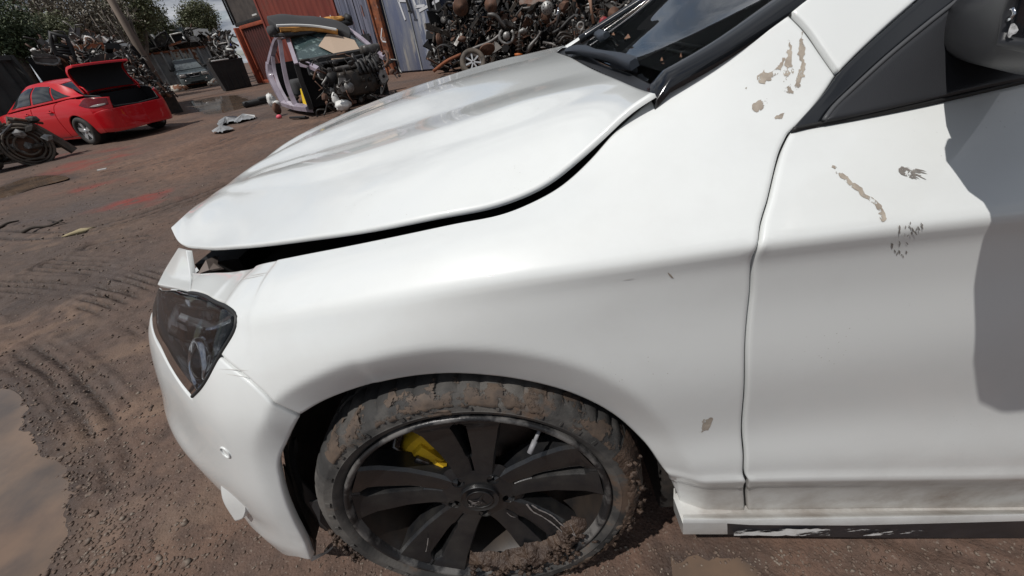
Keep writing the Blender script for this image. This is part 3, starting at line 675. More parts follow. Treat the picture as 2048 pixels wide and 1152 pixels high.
me.loops.add(q.size); me.loops.foreach_set('vertex_index', q.ravel()); me.polygons.add(len(q)); me.polygons.foreach_set('loop_start', np.arange(0, q.size, 4, dtype='i4')); me.polygons.foreach_set('use_smooth', np.ones(len(q), bool))
me.update(calc_edges=True); ca = me.color_attributes.new('tint', 'FLOAT_COLOR', 'POINT'); ca.data.foreach_set('color', tint.reshape(-1).astype('f4'))
G = mat('mud_ground', (.105,.066,.048), rough=.85, spec=.35); t = G.node_tree; b = t.nodes['Principled BSDF']; L = t.links.new
tcn = N(t, 'ShaderNodeTexCoord'); V_ = tcn.outputs['Object']; at_ = N(t, 'ShaderNodeAttribute', attribute_name='tint'); sp = N(t, 'ShaderNodeSeparateColor'); L(at_.outputs[0], sp.inputs[0])
def nz_(s, d=8.0, r=.65): n = N(t, 'ShaderNodeTexNoise', ins={'Scale': s, 'Detail': d, 'Roughness': r}); L(V_, n.inputs['Vector']); return n.outputs[0]
def mr_(i, a, b_, c=0.0, d=1.0): n = N(t, 'ShaderNodeMapRange', ins={1: a, 2: b_, 3: c, 4: d}); L(i, n.inputs[0]); return n.outputs[0]
def mix_(f, a, b_):
    n = N(t, 'ShaderNodeMix', data_type='RGBA'); L(f, n.inputs[0])
    for k, q_ in ((6, a), (7, b_)):
        if isinstance(q_, tuple): n.inputs[k].default_value = (*q_, 1)
        else: L(q_, n.inputs[k])
    return n.outputs[2]
def mul_(a, b_): n = N(t, 'ShaderNodeMath', operation='MULTIPLY'); L(a, n.inputs[0]); (L(b_, n.inputs[1]) if not isinstance(b_, float) else setattr(n.inputs[1], 'default_value', b_)); return n.outputs[0]
c = mix_(mr_(nz_(1.1), .38, .66), (.122,.070,.049), (.178,.108,.076))
c = mix_(mr_(nz_(.22), .42, .6), c, (.088,.066,.056))
c = mix_(mr_(nz_(14.0), .45, .75), c, (.060,.042,.034))
c = mix_(mr_(nz_(120.0, 4.0), .60, .72), c, (.21,.17,.14))
c = mix_(mr_(nz_(210.0, 2.0), .66, .74), c, (.03,.024,.022))
c = mix_(sp.outputs[2], c, (.19,.128,.092))
c = mix_(mul_(sp.outputs[1], .75), c, (.036,.025,.020))
c = mix_(mul_(sp.outputs[0], .6), c, (.24,.030,.022))
L(c, b.inputs['Base Color'])
wet = N(t, 'ShaderNodeMath', operation='MAXIMUM'); L(mr_(nz_(.9), .52, .66), wet.inputs[0]); L(sp.outputs[1], wet.inputs[1])
L(mr_(mul_(wet.outputs[0], mr_(nz_(40.0), .35, .6)), 0, 1, .88, .30), b.inputs['Roughness'])
b1_ = N(t, 'ShaderNodeBump', ins={'Strength': .75, 'Distance': .010}); L(nz_(38.0, 9.0, .7), b1_.inputs['Height'])
vo = N(t, 'ShaderNodeTexVoronoi', ins={'Scale': 130.0}); L(V_, vo.inputs['Vector'])
b2_ = N(t, 'ShaderNodeBump', ins={'Strength': .5, 'Distance': .003}); b2_.invert = True; L(vo.outputs['Distance'], b2_.inputs['Height']); L(b1_.outputs[0], b2_.inputs['Normal'])
L(b2_.outputs[0], b.inputs['Normal'])
me.materials.append(G); g_ = bpy.data.objects.new('ground', me); link(g_); tag(g_, 'rutted brown mud yard ground with tyre tracks and red spills', 'ground', kind='structure')
def gz(x, y):
    i = min(max(np.searchsorted(GX, x), 1), nx-1); j = min(max(np.searchsorted(GY, y), 1), ny-1); return float(Z[i, j])
# puddle water
MAT['water'] = mat('muddy_water', (.17,.115,.080), rough=.04, spec=.6, col2=(.085,.066,.055), nscale=2.2, lo=.42, hi=.62, bump=.05, bscale=5, bdist=.01)
for k, (pl, z, lab) in enumerate(((PUD,-.020,'brown puddle at lower left beside the gravel'),(PUD2,-.028,'shallow puddle in front of the black bin'),(PUD3,-.011,'small wet puddle below the white car sill'),(PUD4,-.02,'puddle beside the dirty engine assembly'))):
    c0 = pl.mean(0); q_ = c0+(pl-c0)*1.03
    o = mesh_obj('puddle', [(p[0], p[1], z) for p in q_], [tuple(range(len(q_)))], MAT['water'], smooth=False); tag(o, lab, 'puddle', kind='structure')
# loose stones on the near ground
sv, sf = [], []
base = []
for k in range(5):
    bm = bmesh.new(); bmesh.ops.create_icosphere(bm, subdivisions=1, radius=1)
    base.append((np.array([np.array(v.co)*(1+random.uniform(-.3,.3)) for v in bm.verts]), np.array([[v.index for v in f.verts] for f in bm.faces]))); bm.free()
off_ = 0
for k in range(6400):
    if k < 3000:
        px, py = random.uniform(-40, 420), random.uniform(720, 1180)**1.0; p = at_z(px, py)
        # gravelly shoulder round the puddle
        if random.random() > math.exp(-(abs(px-(170+.35*(py-880)))/95)**2)+.10: continue
        s_ = random.uniform(.0015, .0065) if random.random() < .93 else random.uniform(.006, .013)
    elif k < 5200:
        px, py = random.uniform(-40, 640), random.uniform(330, 1150); p = at_z(px, py); s_ = random.uniform(.0015, .005)*(1+.35*np.hypot(p[0], p[1]))
    else:
        px, py = random.uniform(640, 2080), random.uniform(1090, 1175); p = at_z(px, py); s_ = random.uniform(.0015, .005)
    v0, f0 = base[k % 5]; an = random.uniform(0, 6.28); cz, sz = math.cos(an), math.sin(an)
    q_ = v0*s_*np.array([1, random.uniform(.6, 1), random.uniform(.35, .7)]); q_ = np.stack([q_[:, 0]*cz-q_[:, 1]*sz, q_[:, 0]*sz+q_[:, 1]*cz, q_[:, 2]], 1)+[p[0], p[1], gz(p[0], p[1])+s_*.1]
    sv.append(q_); sf.append(f0+off_); off_ += len(v0)
o = mesh_obj('gravel', np.vstack(sv), np.vstack(sf), mat('gravel_stone', (.11,.075,.057), rough=.8, col2=(.19,.155,.125), nscale=35, lo=.5, hi=.62)); tag(o, 'small loose stones scattered over the mud near the car', 'gravel', kind='stuff')

# ------------------------------------------------------------------ windscreen, cowl, pillars, mirror
gl_rows = [[(.372,.235,.966),(.405,.5,.955),(.415,.888,.950),(.435,1.2,.956),(.50,1.50,.966)],
           [(.60,.275,1.063),(.65,.5,1.062),(.67,.888,1.063),(.68,1.2,1.065),(.70,1.47,1.064)],
           [(.95,.36,1.225),(1.0,.55,1.235),(1.02,.888,1.24),(1.01,1.2,1.235),(.96,1.41,1.225)],
           [(1.25,.42,1.345),(1.28,.6,1.36),(1.3,.888,1.365),(1.28,1.18,1.36),(1.25,1.35,1.345)]]
GLS = loft(gl_rows, 80, 80)
if GLS.nrm([[GLS.U[-1]*.5, GLS.V[-1]*.5]])[0][2] < 0: GLS.P = GLS.P[::-1].copy()
MAT['glass'] = mat('windscreen_glass', (.62,.70,.70), rough=.0, trans=1.0, ior=1.5)
panel('windscreen', GLS, rect(GLS), MAT['glass'], car, uv=True, flange=0, step=.03, edge=.02)
MAT['ceramic'] = mat('glass_border', (.006,.006,.008), rough=.08, coat=.6)
uu, vv_ = GLS.U[-1], GLS.V[-1]
# printed border + side trim
def glass_line(u0, u1, w0, w1, name, material, off):
    A = [(u0, 0, 1), (u1, 0, 1), (u1 if w1 is None else u1, vv_, 1), (u0, vv_, 1)]
    return panel(name, GLS, A, material, car, uv=True, flange=.004, step=.02, edge=.015, off=off)
sg = 1 if GLS.P[0, 0, 1] < GLS.P[-1, 0, 1] else -1
if sg > 0: a_near, a_far = (0, .028), (uu-.03, uu)
else: a_near, a_far = (uu-.028, uu), (0, .03)
glass_line(*a_near, None, None, 'glass_border', MAT['ceramic'], .002); glass_line(*a_far, None, None, 'glass_border', MAT['ceramic'], .002)
pil = [(.345,.205,.975),(.43,.215,1.006),(.52,.238,1.045),(.65,.27,1.10),(.9,.345,1.213),(1.25,.41,1.345)]
PS = spline3(pil, 50); V = []
for i_, p in enumerate(PS):
    p = p-np.array([0,0,.012])*(i_ == 0)
    for dx, dy, dz in ((0,-.014,-.012),(0,-.016,.000),(0,-.010,.008),(0,.012,.013),(0,.026,.010),(0,.028,.0)): V.append((p[0]+dx, p[1]+dy, p[2]+dz))
k = 6; mesh_obj('pillar_trim', V, [(i*k+j, i*k+(j+1) % k, (i+1)*k+(j+1) % k, (i+1)*k+j) for i in range(49) for j in range(k)]+[tuple(range(k))[::-1], tuple(49*k+j for j in range(k))], MAT['gloss'], car, ang=60)
PF = spline3([(.47,1.515,.972),(.60,1.50,1.025),(.75,1.475,1.09),(1.0,1.42,1.235),(1.25,1.37,1.35)], 30)
MB().tube(list(PF), .016, 8).build('pillar_trim', MAT['gloss'], car)
# cowl panel between bonnet edge and glass
cw = [[(.335,.20,.962),(.325,.42,.952),(.320,.888,.948),(.335,1.3,.950),(.40,1.52,.950)],
      [(.355,.215,.956),(.358,.45,.936),(.360,.888,.926),(.375,1.3,.932),(.44,1.52,.940)],
      [(.374,.235,.964),(.407,.5,.953),(.417,.888,.948),(.437,1.2,.954),(.502,1.50,.964)]]
CW = loft(cw, 80, 30)
if CW.nrm([[CW.U[-1]*.5, CW.V[-1]*.5]])[0][2] < 0: CW.P = CW.P[::-1].copy()
panel('cowl_panel', CW, rect(CW), MAT['plastic'], car, uv=True, flange=0, step=.015)
for k in range(26):
    MB().box((.372,.55+k*.032,.938),(.034,.008,.006)).build('cowl_slat', MAT['rubber'], car)
e_ = MB().box((.372,.222,.966),(.05,.03,.014), bev=.005).build('cowl_end_cap', MAT['rubber'], car)
# dashboard below the glass
MAT['dash'] = mat('dashboard', (.020,.021,.024), rough=.6, bump=.3, bscale=500, bdist=.001)
ds = loft([[(.44,.30,.93),(.46,.6,.925),(.47,.888,.92),(.48,1.2,.925),(.53,1.46,.93)],
           [(.62,.30,.955),(.66,.6,.95),(.68,.888,.945),(.68,1.2,.95),(.68,1.44,.95)],
           [(.95,.30,.99),(.98,.6,.985),(1.0,.888,.98),(.98,1.2,.985),(.95,1.44,.98)],
           [(1.05,.30,.85),(1.08,.6,.84),(1.1,.888,.84),(1.08,1.2,.84),(1.05,1.44,.85)]], 60, 60)
if ds.nrm([[ds.U[-1]*.5, ds.V[-1]*.3]])[0][2] < 0: ds.P = ds.P[::-1].copy()
dash = panel('dashboard', ds, rect(ds), MAT['dash'], car, uv=True, flange=0, step=.04, edge=.03)
dv2 = MB(); MAT['vent'] = mat('vent_grey', (.06,.062,.066), rough=.5)
for a, b in (((.50,.42,.945),(.50,.80,.938)),((.52,.42,.950),(.525,.80,.943)),((.50,.95,.937),(.53,1.35,.945)),((.53,.95,.945),(.56,1.35,.95))): dv2.tube([a, ((a[0]+b[0])/2+.02, (a[1]+b[1])/2, (a[2]+b[2])/2), b], .0045, 6)
for k in range(9): dv2.box((.515,.44+k*.045,.944),(.03,.004,.006))
dv2.build('demister_vent', MAT['vent'], dash)
MB().tube([(.80,.55+.19*math.cos(a),1.02+.10*math.sin(a)) if False else (.98+.06*math.sin(a), .56+.185*math.cos(a), 1.02+.16*math.sin(a)) for a in np.linspace(0, 6.283, 33)[:-1]], .015, 8, closed=True).build('steering_wheel', MAT['dash'], car)
seat = MB(); seat.box((1.45,.52,.85),(.16,.48,.75), bev=.06); seat.box((1.45,1.25,.85),(.16,.48,.75), bev=.06); seat.build('front_seats', mat('seat_cloth', (.03,.03,.033), rough=.9), car)
cab = MB(); cab.box((1.42,.888,1.43),(.9,1.0,.05), bev=.02); cab.build('roof', MAT['white'], car)
MB().box((1.5,.888,.6),(.05,1.5,1.0)).build('cabin_bulkhead', MAT['dash'], car)
# wiper
def plane_pt(px, py, lift=0.0):
    p0 = np.array([.42,.888,.950+lift]); n_ = np.cross(np.array([.25,0,.113]), np.array([0,1,0])); v = ray(px, py); return CO+v*((p0-CO)@n_)/(v@n_)
def wiper(pts, name, parent, th=.014):
    C = [np.array(p[0]) for p in pts]; Wd = [p[1] for p in pts]; V = []; n_ = Vector((-.41,0,.91))
    for i, c in enumerate(C):
        t_ = Vector(C[min(i+1, len(C)-1)]-C[max(i-1, 0)]).normalized(); s_ = t_.cross(n_).normalized()
        for a, b in ((-1,-.6),(-1,.25),(-.6,.6),(.6,.6),(1,.25),(1,-.6)):
            V.append(Vector(c)+s_*a*Wd[i]+n_*b*th)
    k = 6; n2 = len(C); return mesh_obj(name, V, [(i*k+j, i*k+(j+1) % k, (i+1)*k+(j+1) % k, (i+1)*k+j) for i in range(n2-1) for j in range(k)]+[tuple(range(k))[::-1], tuple((n2-1)*k+j for j in range(k))], MAT['wiper'], parent, ang=50)
MAT['wiper'] = mat('wiper_grey', (.030,.036,.046), rough=.42)
wp = wiper([(plane_pt(1136,100,.018),.014),(plane_pt(1150,98,.024),.017),(plane_pt(1166,99,.026),.016),(plane_pt(1190,106,.03),.009),(plane_pt(1215,111,.034),.0085),(plane_pt(1240,116,.034),.011),(plane_pt(1262,124,.032),.0125),(plane_pt(1268,128,.028),.009)], 'wiper_arm', car)
wiper([(plane_pt(1225,126,.012),.006),(plane_pt(1244,130,.012),.007),(plane_pt(1266,133,.012),.006)], 'wiper_blade', wp, .012)
wiper([(plane_pt(1196,66,.03),.014),(plane_pt(1206,72,.03),.016),(plane_pt(1213,70,.03),.01)], 'wiper_arm', car)
for k, (a, b, c_) in enumerate((((1248,82),(1256,74),(1261,79)),((1320,127),(1323,123),(1326,126)),((1358,122),(1361,115),(1364,126)),((1223,73),(1227,70),(1230,74)))):
    P = [plane_pt(*p, .012) for p in (a, b, c_)]; P[1] = P[1]+np.array([0,0,.004]); mid = sum(P)/3+np.array([0,0,.003])
    lf = mesh_obj('dead_leaf', P+[mid], [(0,1,3),(1,2,3),(2,0,3)], mat('dry_leaf', (.16,.085,.05), rough=.7) if k == 0 else bpy.data.materials['dry_leaf'])
    tag(lf, ['largest brown dead leaf on the windscreen beyond the wiper arm','brown dead leaf on glass right of the wiper tip','pointed brown leaf lying near the black pillar trim','tiny brown leaf beside the far wiper pivot'][k], 'leaf', 'dead leaves on the windscreen')
    lf.location = (0, 0, .004)
# door-side black parts
seal_out = [(1580,264,1),(1600,240),(1622,216),(1650,184),(1675,149),(1720,105),(1780,50),(1835,2),(1885,-45,1),(1960,-45,1),(1905,10),(1850,52),(1770,118),(1700,182),(1655,226),(1638,254,1)]
panel('window_seal', SIDE, seal_out, MAT['gloss'], car, off=.003, flange=.02, step=.012)
strip_tube('seal_lip', SIDE, [(1640,250),(1658,224),(1702,180),(1773,115),(1853,49),(1908,6),(1955,-35)], .0028, MAT['vent'], car, off=.008)
pillar_out = [(1583,25,1),(1616,58),(1650,106),(1677,144,1),(1718,103),(1777,48),(1832,0),(1880,-42,1),(1700,-80,1),(1640,-22),(1604,6)]
panel('a_pillar', SIDE, pillar_out, MAT['white'], car, flange=.014, off=.002, step=.012)
tri_out = [(1641,252,1),(1658,226),(1702,184),(1773,119),(1853,54),(1908,12),(1960,-30,1),(2300,-60,1),(2300,120,1),(2100,158),(1990,176),(1830,212)]
panel('mirror_triangle', SIDE, tri_out, MAT['grain'], car, off=.010, flange=.02, step=.012)
panel('door_gap', SIDE, [(p[0]-9, p[1]) for p in SEAM]+[(p[0]+9, p[1]) for p in SEAM[::-1]], MAT['blackgap'], car, off=-.009, flange=0, step=.012)
panel('pillar_gap', SIDE, [(1566,36,1),(1600,64),(1634,112),(1666,156,1),(1682,146,1),(1650,102),(1618,54),(1584,20,1)], MAT['rubber'], car, off=-.006, flange=0, step=.012)
panel('belt_strip', SIDE, [(1583,266,1),(1620,257),(1700,243),(1830,217),(1990,181),('s',.85,.685,1),('s',.85,.70,1),(1990,174),(1830,209),(1700,236),(1620,251),(1583,259,1)], MAT['rubber'], car, off=.006, flange=.01, step=.012)
# mirror: arm and housing lofted along y, front cover broken away
def ring(y, cx_, cz, hx, hz, n=28, e=.62):
    return [(cx_+hx*math.copysign(abs(math.cos(a))**e, math.cos(a)), y, cz+hz*math.copysign(abs(math.sin(a))**e, math.sin(a))) for a in np.linspace(0, 2*math.pi, n, endpoint=False)]
def rg(y, xf, xb, zb, zt): return ring(y, (xf+xb)/2, (zb+zt)/2, (xb-xf)/2, (zt-zb)/2)
rs = [rg(.19,.685,.80,.966,1.035), rg(.145,.662,.79,.967,1.038), rg(.11,.640,.775,.968,1.044), rg(.085,.624,.765,.969,1.054), rg(.06,.608,.757,.970,1.068), rg(.03,.594,.750,.970,1.086), rg(-.02,.580,.748,.970,1.100), rg(-.08,.572,.746,.970,1.104), rg(-.13,.578,.742,.972,1.098), rg(-.16,.596,.732,.980,1.085), rg(-.175,.625,.712,.998,1.065)]
V = [p for r_ in rs for p in r_]; k = 28
mir = thing('door_mirror', None, None)
COL.objects.unlink(mir); bpy.data.objects.remove(mir)
mir = mesh_obj('door_mirror', V, [(i*k+j, (i+1)*k+j, (i+1)*k+(j+1) % k, i*k+(j+1) % k) for i in range(len(rs)-1) for j in range(k)]+[tuple(range(k)), tuple((len(rs)-1)*k+j for j in range(k))[::-1]], MAT['grain'], car)
fr = MB()
FRM = [at_x(x, y, .580) for x, y in ((2008,84),(2016,14),(2040,-60),(2160,-100),(2280,-60),(2270,60),(2150,104))]
FRM = [FRM[0]+(p-FRM[0])*np.array([1,.66,.80]) for p in FRM]
fr.tube([p for p in FRM], .005, 8, closed=True); fr.build('mirror_frame', MAT['plastic'], mir)
mesh_obj('mirror_recess', FRM, [tuple(range(7))], MAT['gloss'], mir, smooth=False)
sc_p = [at_x(x, y, .574) for x, y in ((2015,72),(2018,58),(2022,48),(2028,46),(2034,52),(2037,60),(2032,67),(2024,70),(2020,76))]
mesh_obj('torn_sticker', sc_p, [tuple(range(9))], mat('torn_foil', (.55,.55,.55), rough=.4, col2=(.2,.2,.2), nscale=300), mir, smooth=False)
MB().tube([at_x(x, y, .573) for x, y in ((2016,40),(2024,36),(2030,27),(2028,17),(2022,19))], .0014, 6).build('loose_wire', MAT['chrome'], mir)
# far fender: the same pressing mirrored
ff = P_f.copy(); ff.name = 'far_fender'; link(ff, car); ff.scale = (1, -1, 1); ff.location = (0, 1.776, -.035)
# scraped patches: bare primer showing through, jagged thin flakes on the surface
def scrape(S, px, name='paint_chip', material=None, jag=3.0, off=.0006, seed=0, parent=None):
    P = spline(px, 3.0); r_ = np.random.default_rng(seed+len(px)*7)
    j = r_.normal(0, jag, P.shape)*.5; j = (j+np.roll(j, 1, 0)*.5); P = P+j
    uv = [tuple(S.inv(*p)) for p in P]
    return panel(name, S, [(a, b, 1) for a, b in uv], material or MAT['primer'], parent or P_f, uv=True, flange=0, hem=0, off=off, step=.006, edge=.004, ring=.0012)
SCR = [[(1512,152),(1520,146),(1530,140),(1533,147),(1545,142),(1556,132),(1563,124),(1567,116),(1567,128),(1560,140),(1551,150),(1540,160),(1530,166),(1520,165),(1514,158)],
 [(1577,80),(1581,96),(1583,118),(1585,136),(1588,138),(1580,156),(1575,158),(1569,150),(1568,130),(1572,112),(1576,98)],
 [(1570,158),(1576,160),(1583,162),(1582,178),(1586,187),(1579,188),(1570,182),(1566,178)],
 [(1607,58),(1603,75),(1610,88),(1608,110),(1609,132),(1606,150),(1599,170),(1593,182),(1590,178),(1593,160),(1598,140),(1602,122),(1596,108),(1597,90),(1601,76)],
 [(1505,212),(1510,203),(1522,199),(1535,200),(1531,210),(1523,219),(1512,223),(1506,219)],
 [(1550,236),(1558,230),(1568,227),(1566,234),(1558,238)],
 [(1486,190),(1490,180),(1493,174),(1491,184),(1488,190)],
 [(1399,864),(1404,851),(1412,836),(1424,834),(1421,848),(1412,860),(1405,866)],
 [(951,706),(956,684),(959,683),(958,703)],
 [(1335,544),(1344,551),(1348,556),(1340,553)]]
for k, p in enumerate(SCR): scrape(SIDE, p, seed=k, jag=.9 if k > 7 else 2.6)
P_d = bpy.data.objects['front_door']
DS = [[(1663,331),(1672,335),(1690,350),(1706,365),(1722,376),(1730,388),(1745,396),(1758,408),(1768,424),(1771,443),(1762,445),(1757,430),(1752,416),(1738,402),(1722,392),(1705,376),(1688,362),(1672,345)]]
for k, p in enumerate(DS): scrape(SIDE, p, seed=20+k, jag=2.0, parent=P_d)
MAT['scuff'] = flaky('grey_scuff', (.17,.155,.14), (.24,.22,.20), .40, 60, (1,1,.5))
for k, (c, w, h, n_) in enumerate((((1795,492),22,22,12),((1818,455),28,16,9),((1828,448),20,12,6))):
    for q_ in range(n_):
        x = c[0]+random.uniform(-w, w)*.8; y = c[1]+random.uniform(-h, h)*.7; L_ = random.uniform(6, 16); a = random.uniform(.9, 1.7)
        dx, dy = math.cos(a)*L_, math.sin(a)*L_*.8; scrape(SIDE, [(x, y), (x+dx*.5-1, y+dy*.5), (x+dx, y+dy), (x+dx*.5+2, y+dy*.45)], seed=50+q_, jag=.5, material=MAT['scuff'], parent=P_d)
# black rub mark
for q_ in range(16):
    x = 1798+random.uniform(0, 24); y = 338+random.uniform(-4, 12); L_ = random.uniform(14, 46); a = random.uniform(.15, .75)
    dx, dy = math.cos(a)*L_, math.sin(a)*L_*.7; scrape(SIDE, [(x, y), (x+dx*.5, y+dy*.5-1), (x+dx, y+dy), (x+dx*.5, y+dy*.5+1.4)], seed=80+q_, jag=.35, material=MAT['scuff'], parent=P_d)
scrape(SIDE, [(1796,338),(1806,334),(1820,340),(1830,350),(1826,358),(1812,354),(1800,348)], seed=99, jag=1.2, material=MAT['scuff'], parent=P_d)
# white scraped paint on the skirt
MAT['scrapewhite'] = flaky('scraped_white', (.80,.80,.78), (.66,.65,.62), .47, 26, (.35,1,1.4)); MAT['scrapewhite2'] = flaky('scraped_white_thin', (.80,.80,.78), (.66,.65,.62), .58, 30, (.35,1,1.4))
for x0, x1, mt in ((1468,1660,MAT['scrapewhite']),(1660,1712,MAT['scrapewhite2']),(1712,1900,MAT['scrapewhite2'])):
    n_ = 24; xs_ = np.linspace(x0, x1, n_+1); P = [at_y(a, 1058-6*(a < 1500)*(1500-a)/-32+random.uniform(-1,1), -.0192) for a in xs_]+[at_y(a, 1071+random.uniform(-1,1), -.0165) for a in xs_[::-1]]
    mesh_obj('scraped_paint', P, [(i, i+1, 2*n_-i, 2*n_+1-i) for i in range(n_)], mt, bpy.data.objects['sill_skirt'], smooth=False)
# parking sensor
c, n_ = SIDE.ev(SIDE.inv(451, 905))[0], SIDE.nrm(SIDE.inv(451, 905))[0]
Mx = Matrix.Translation(Vector(c)) @ Vector(-n_).to_track_quat('Y', 'Z').to_matrix().to_4x4()
MB().lathe([(.0125,.004),(.0128,-.0012),(.0105,-.0022),(.0095,.0)], 28, 'y', Mx).build('parking_sensor', MAT['white'], bpy.data.objects['bumper'])
MB().lathe([(.0095,.001),(.004,.0035),(.0003,.004)], 20, 'y', Mx).build('sensor_eye', MAT['under'], bpy.data.objects['bumper'])

# fine hairline scratches
MAT['hair'] = mat('hairline', (.50,.49,.47), rough=.6)
rs2 = random.Random(4)
for x, y, a, L_ in ((438,738,.05,60),(452,748,.15,46),(480,560,-.2,50),(500,552,-.18,36),(1245,560,-.15,26)):
    dx, dy = math.cos(a)*L_, math.sin(a)*L_
    scrape(SIDE, [(x, y), (x+dx*.5, y+dy*.5-1.0), (x+dx, y+dy), (x+dx*.5, y+dy*.5+.6)], name='hairline_scratch', seed=int(x), jag=.2, material=MAT['hair'], parent=P_f)

# ------------------------------------------------------------------ front wheel
WM = Matrix.Translation((0.0, .008, .320)) @ Matrix.Rotation(R(0.3), 4, 'Z') @ Matrix.Rotation(-R(4.9), 4, 'X')
MAT['tyre'] = mat('tyre_rubber', (.030,.029,.028), rough=.75, col2=(.095,.088,.080), nscale=9, lo=.42, hi=.62, bump=.4, bscale=160, col3=(.10,.066,.046), n3=5.0, lo3=.54, hi3=.60)
MAT['mud'] = mat('wet_mud', (.040,.025,.018), rough=.5, col2=(.080,.052,.036), nscale=30, bump=1.0, bscale=110, bdist=.006)
MAT['rim'] = mat('black_alloy', (.009,.0095,.011), rough=.28, coat=.4, col2=(.018,.017,.016), nscale=20, rough2=.5, bump=.15, bscale=300)
MAT['lip'] = mat('scuffed_rim_lip', (.014,.014,.015), rough=.35, col2=(.12,.115,.11), nscale=16, ndet=14, lo=.47, hi=.58, bump=.3, bscale=200)
MAT['barrel'] = mat('rim_barrel', (.016,.016,.017), rough=.35, metal=.3, col2=(.05,.038,.03), nscale=6)
wheel = thing('x', None, None); wheel.name = 'front_wheel'; wheel.parent = car; wheel.matrix_local = WM
# tyre
TW = MB(); nseg = 216; prof = [(.246,.010),(.2535,-.001),(.262,-.010),(.270,-.0135),(.272,-.0122),(.284,-.0140),(.286,-.0128),(.297,-.0075),(.304,.000),(.3095,.010),(.3135,.024),(.3155,.045),(.3165,.062),(.3095,.0635),(.3095,.0715),(.3168,.073),(.317,.10),(.310,.1015),(.310,.1095),(.317,.111),(.3168,.14),(.3095,.1415),(.3095,.149),(.3155,.151),(.3135,.178),(.309,.193),(.300,.206),(.285,.212),(.262,.207),(.247,.19)]
V = []; k = len(prof)
for j in range(nseg):
    a = 2*math.pi*j/nseg
    for i, (r, h) in enumerate(prof):
        dr = 0
        if 8 <= i <= 12 or 22 <= i <= 26: dr = -.0055 if j % 4 == 0 else 0
        if i in (15,16,19,20): dr = -.003 if (j+2) % 6 == 0 else 0
        r2 = r+dr; sag = max(0, -math.sin(a)-.93)*.25*(r > .28)
        V.append(((r2-sag*.3)*math.cos(a), h, (r2-sag*.3)*math.sin(a)))
TW.add(V, [(j*k+i, j*k+i+1, ((j+1) % nseg)*k+i+1, ((j+1) % nseg)*k+i) for j in range(nseg) for i in range(k-1)], None, True)
tyre = TW.build('tyre', MAT['tyre'], wheel, 50)
# raised sidewall marks
sw = MB()
for a0 in np.arange(0, 360, 7.5):
    if random.random() < .62:
        a = R(a0+random.uniform(-1, 1)); r = .2785; Mx = Matrix.Rotation(-a, 4, 'Y') @ Matrix.Translation((r, -.0142, 0)); sw.box((0,0,0),(.006+random.random()*.004,.0016,.003+random.random()*.010), Mx)
sw.build('sidewall_marking', MAT['tyre'], tyre)['kind'] = 'stuff'
# rim
MB().lathe([(.2505,.012),(.2528,.002),(.2525,-.0075),(.2490,-.0110),(.2440,-.0095),(.2405,-.003),(.2385,.004)], 140, 'y').build('rim_lip', MAT['lip'], wheel)
MB().lathe([(.2385,.004),(.2350,.012),(.2300,.022),(.2240,.050),(.2170,.080),(.2150,.170),(.2280,.195),(.2500,.202)], 120, 'y').build('rim_barrel', MAT['barrel'], wheel)
def hface(r): return float(np.interp(r, [0,.055,.09,.14,.20,.238], [.020,.021,.024,.021,.010,-.002]))
def tout(r): return float(np.interp(r, [.045,.06,.085,.12,.17,.215,.2395], [.034,.038,.043,.051,.064,.074,.079]))
def tslot(r): return float(np.interp(r, [.112,.120,.16,.218,.2245], [0,.0040,.0062,.0105,.0]))
for sI in range(5):
    th = R(90-72*sI); sp_ = MB()
    rr = [.048,.060,.072,.085,.100,.1115,.1125,.120,.14,.17,.195,.214,.2225,.2255,.232,.2395]
    for sd_ in (-1, 1):
        V = []
        for r in rr:
            to, ts, h = tout(r), tslot(r), hface(r); slot = .112 < r < .2245
            ins_ = h+(.016 if slot else (.006 if r <= .113 else .0)); mid = ts+(to-ts)*.06
            sec = [(to, h+.040), (to, h+.006), (to-.0045, h), (mid+.003, h+.0010), (mid, h+.0022), (ts+.0005, ins_), (ts+.0005, h+.038 if slot else ins_+.02)]
            for tt, hh in sec: V.append((r*1.0, hh, sd_*tt))
        k = 7; n2 = len(rr); Fc = [(i*k+j, i*k+(j+1) % k, (i+1)*k+(j+1) % k, (i+1)*k+j) for i in range(n2-1) for j in range(k)]
        # spokes follow the rim curve at their outer end
        V = [((x if x < .2 else x-(.0000+ (x-.2)/.0395*(x-math.sqrt(max(x*x-z*z, 0))))), y, z) for x, y, z in V]
        sp_.add(V, Fc, Matrix.Rotation(-th, 4, 'Y'), True)
    sp_.build('spoke', MAT['rim'], wheel, 28)
# hub face with five nut pockets
holes = [np.array([(.0575*math.cos(R(54+72*i))+.0125*math.cos(a), .0575*math.sin(R(54+72*i))+.0125*math.sin(a)) for a in np.linspace(0, 6.283, 21)[:-1]]) for i in range(5)]
outer = np.array([((.082-.008*math.cos(5*(a-math.pi/2)))*math.cos(a), (.082-.008*math.cos(5*(a-math.pi/2)))*math.sin(a)) for a in np.linspace(0, 6.283185, 101)[:-1]])
inr = np.array([(.030*math.cos(a), .030*math.sin(a)) for a in np.linspace(0, 6.283185, 41)[:-1]])
vs_ = [Vector(p) for p in outer]+[Vector(p) for h in holes for p in h]+[Vector(p) for p in inr]
ed = [(i, (i+1) % 100) for i in range(100)]; o0 = 100
for h in holes: ed += [(o0+i, o0+(i+1) % 20) for i in range(20)]; o0 += 20
ed += [(o0+i, o0+(i+1) % 40) for i in range(40)]
rc = delaunay_2d_cdt(vs_, ed, [], 0, 1e-7); hb = MB(); pv = np.array([tuple(v) for v in rc[0]]); fc = []
for f in rc[2]:
    c = pv[list(f)].mean(0)
    if in_poly(c[None], outer)[0] and not any(in_poly(c[None], h)[0] for h in holes): fc.append(tuple(f))
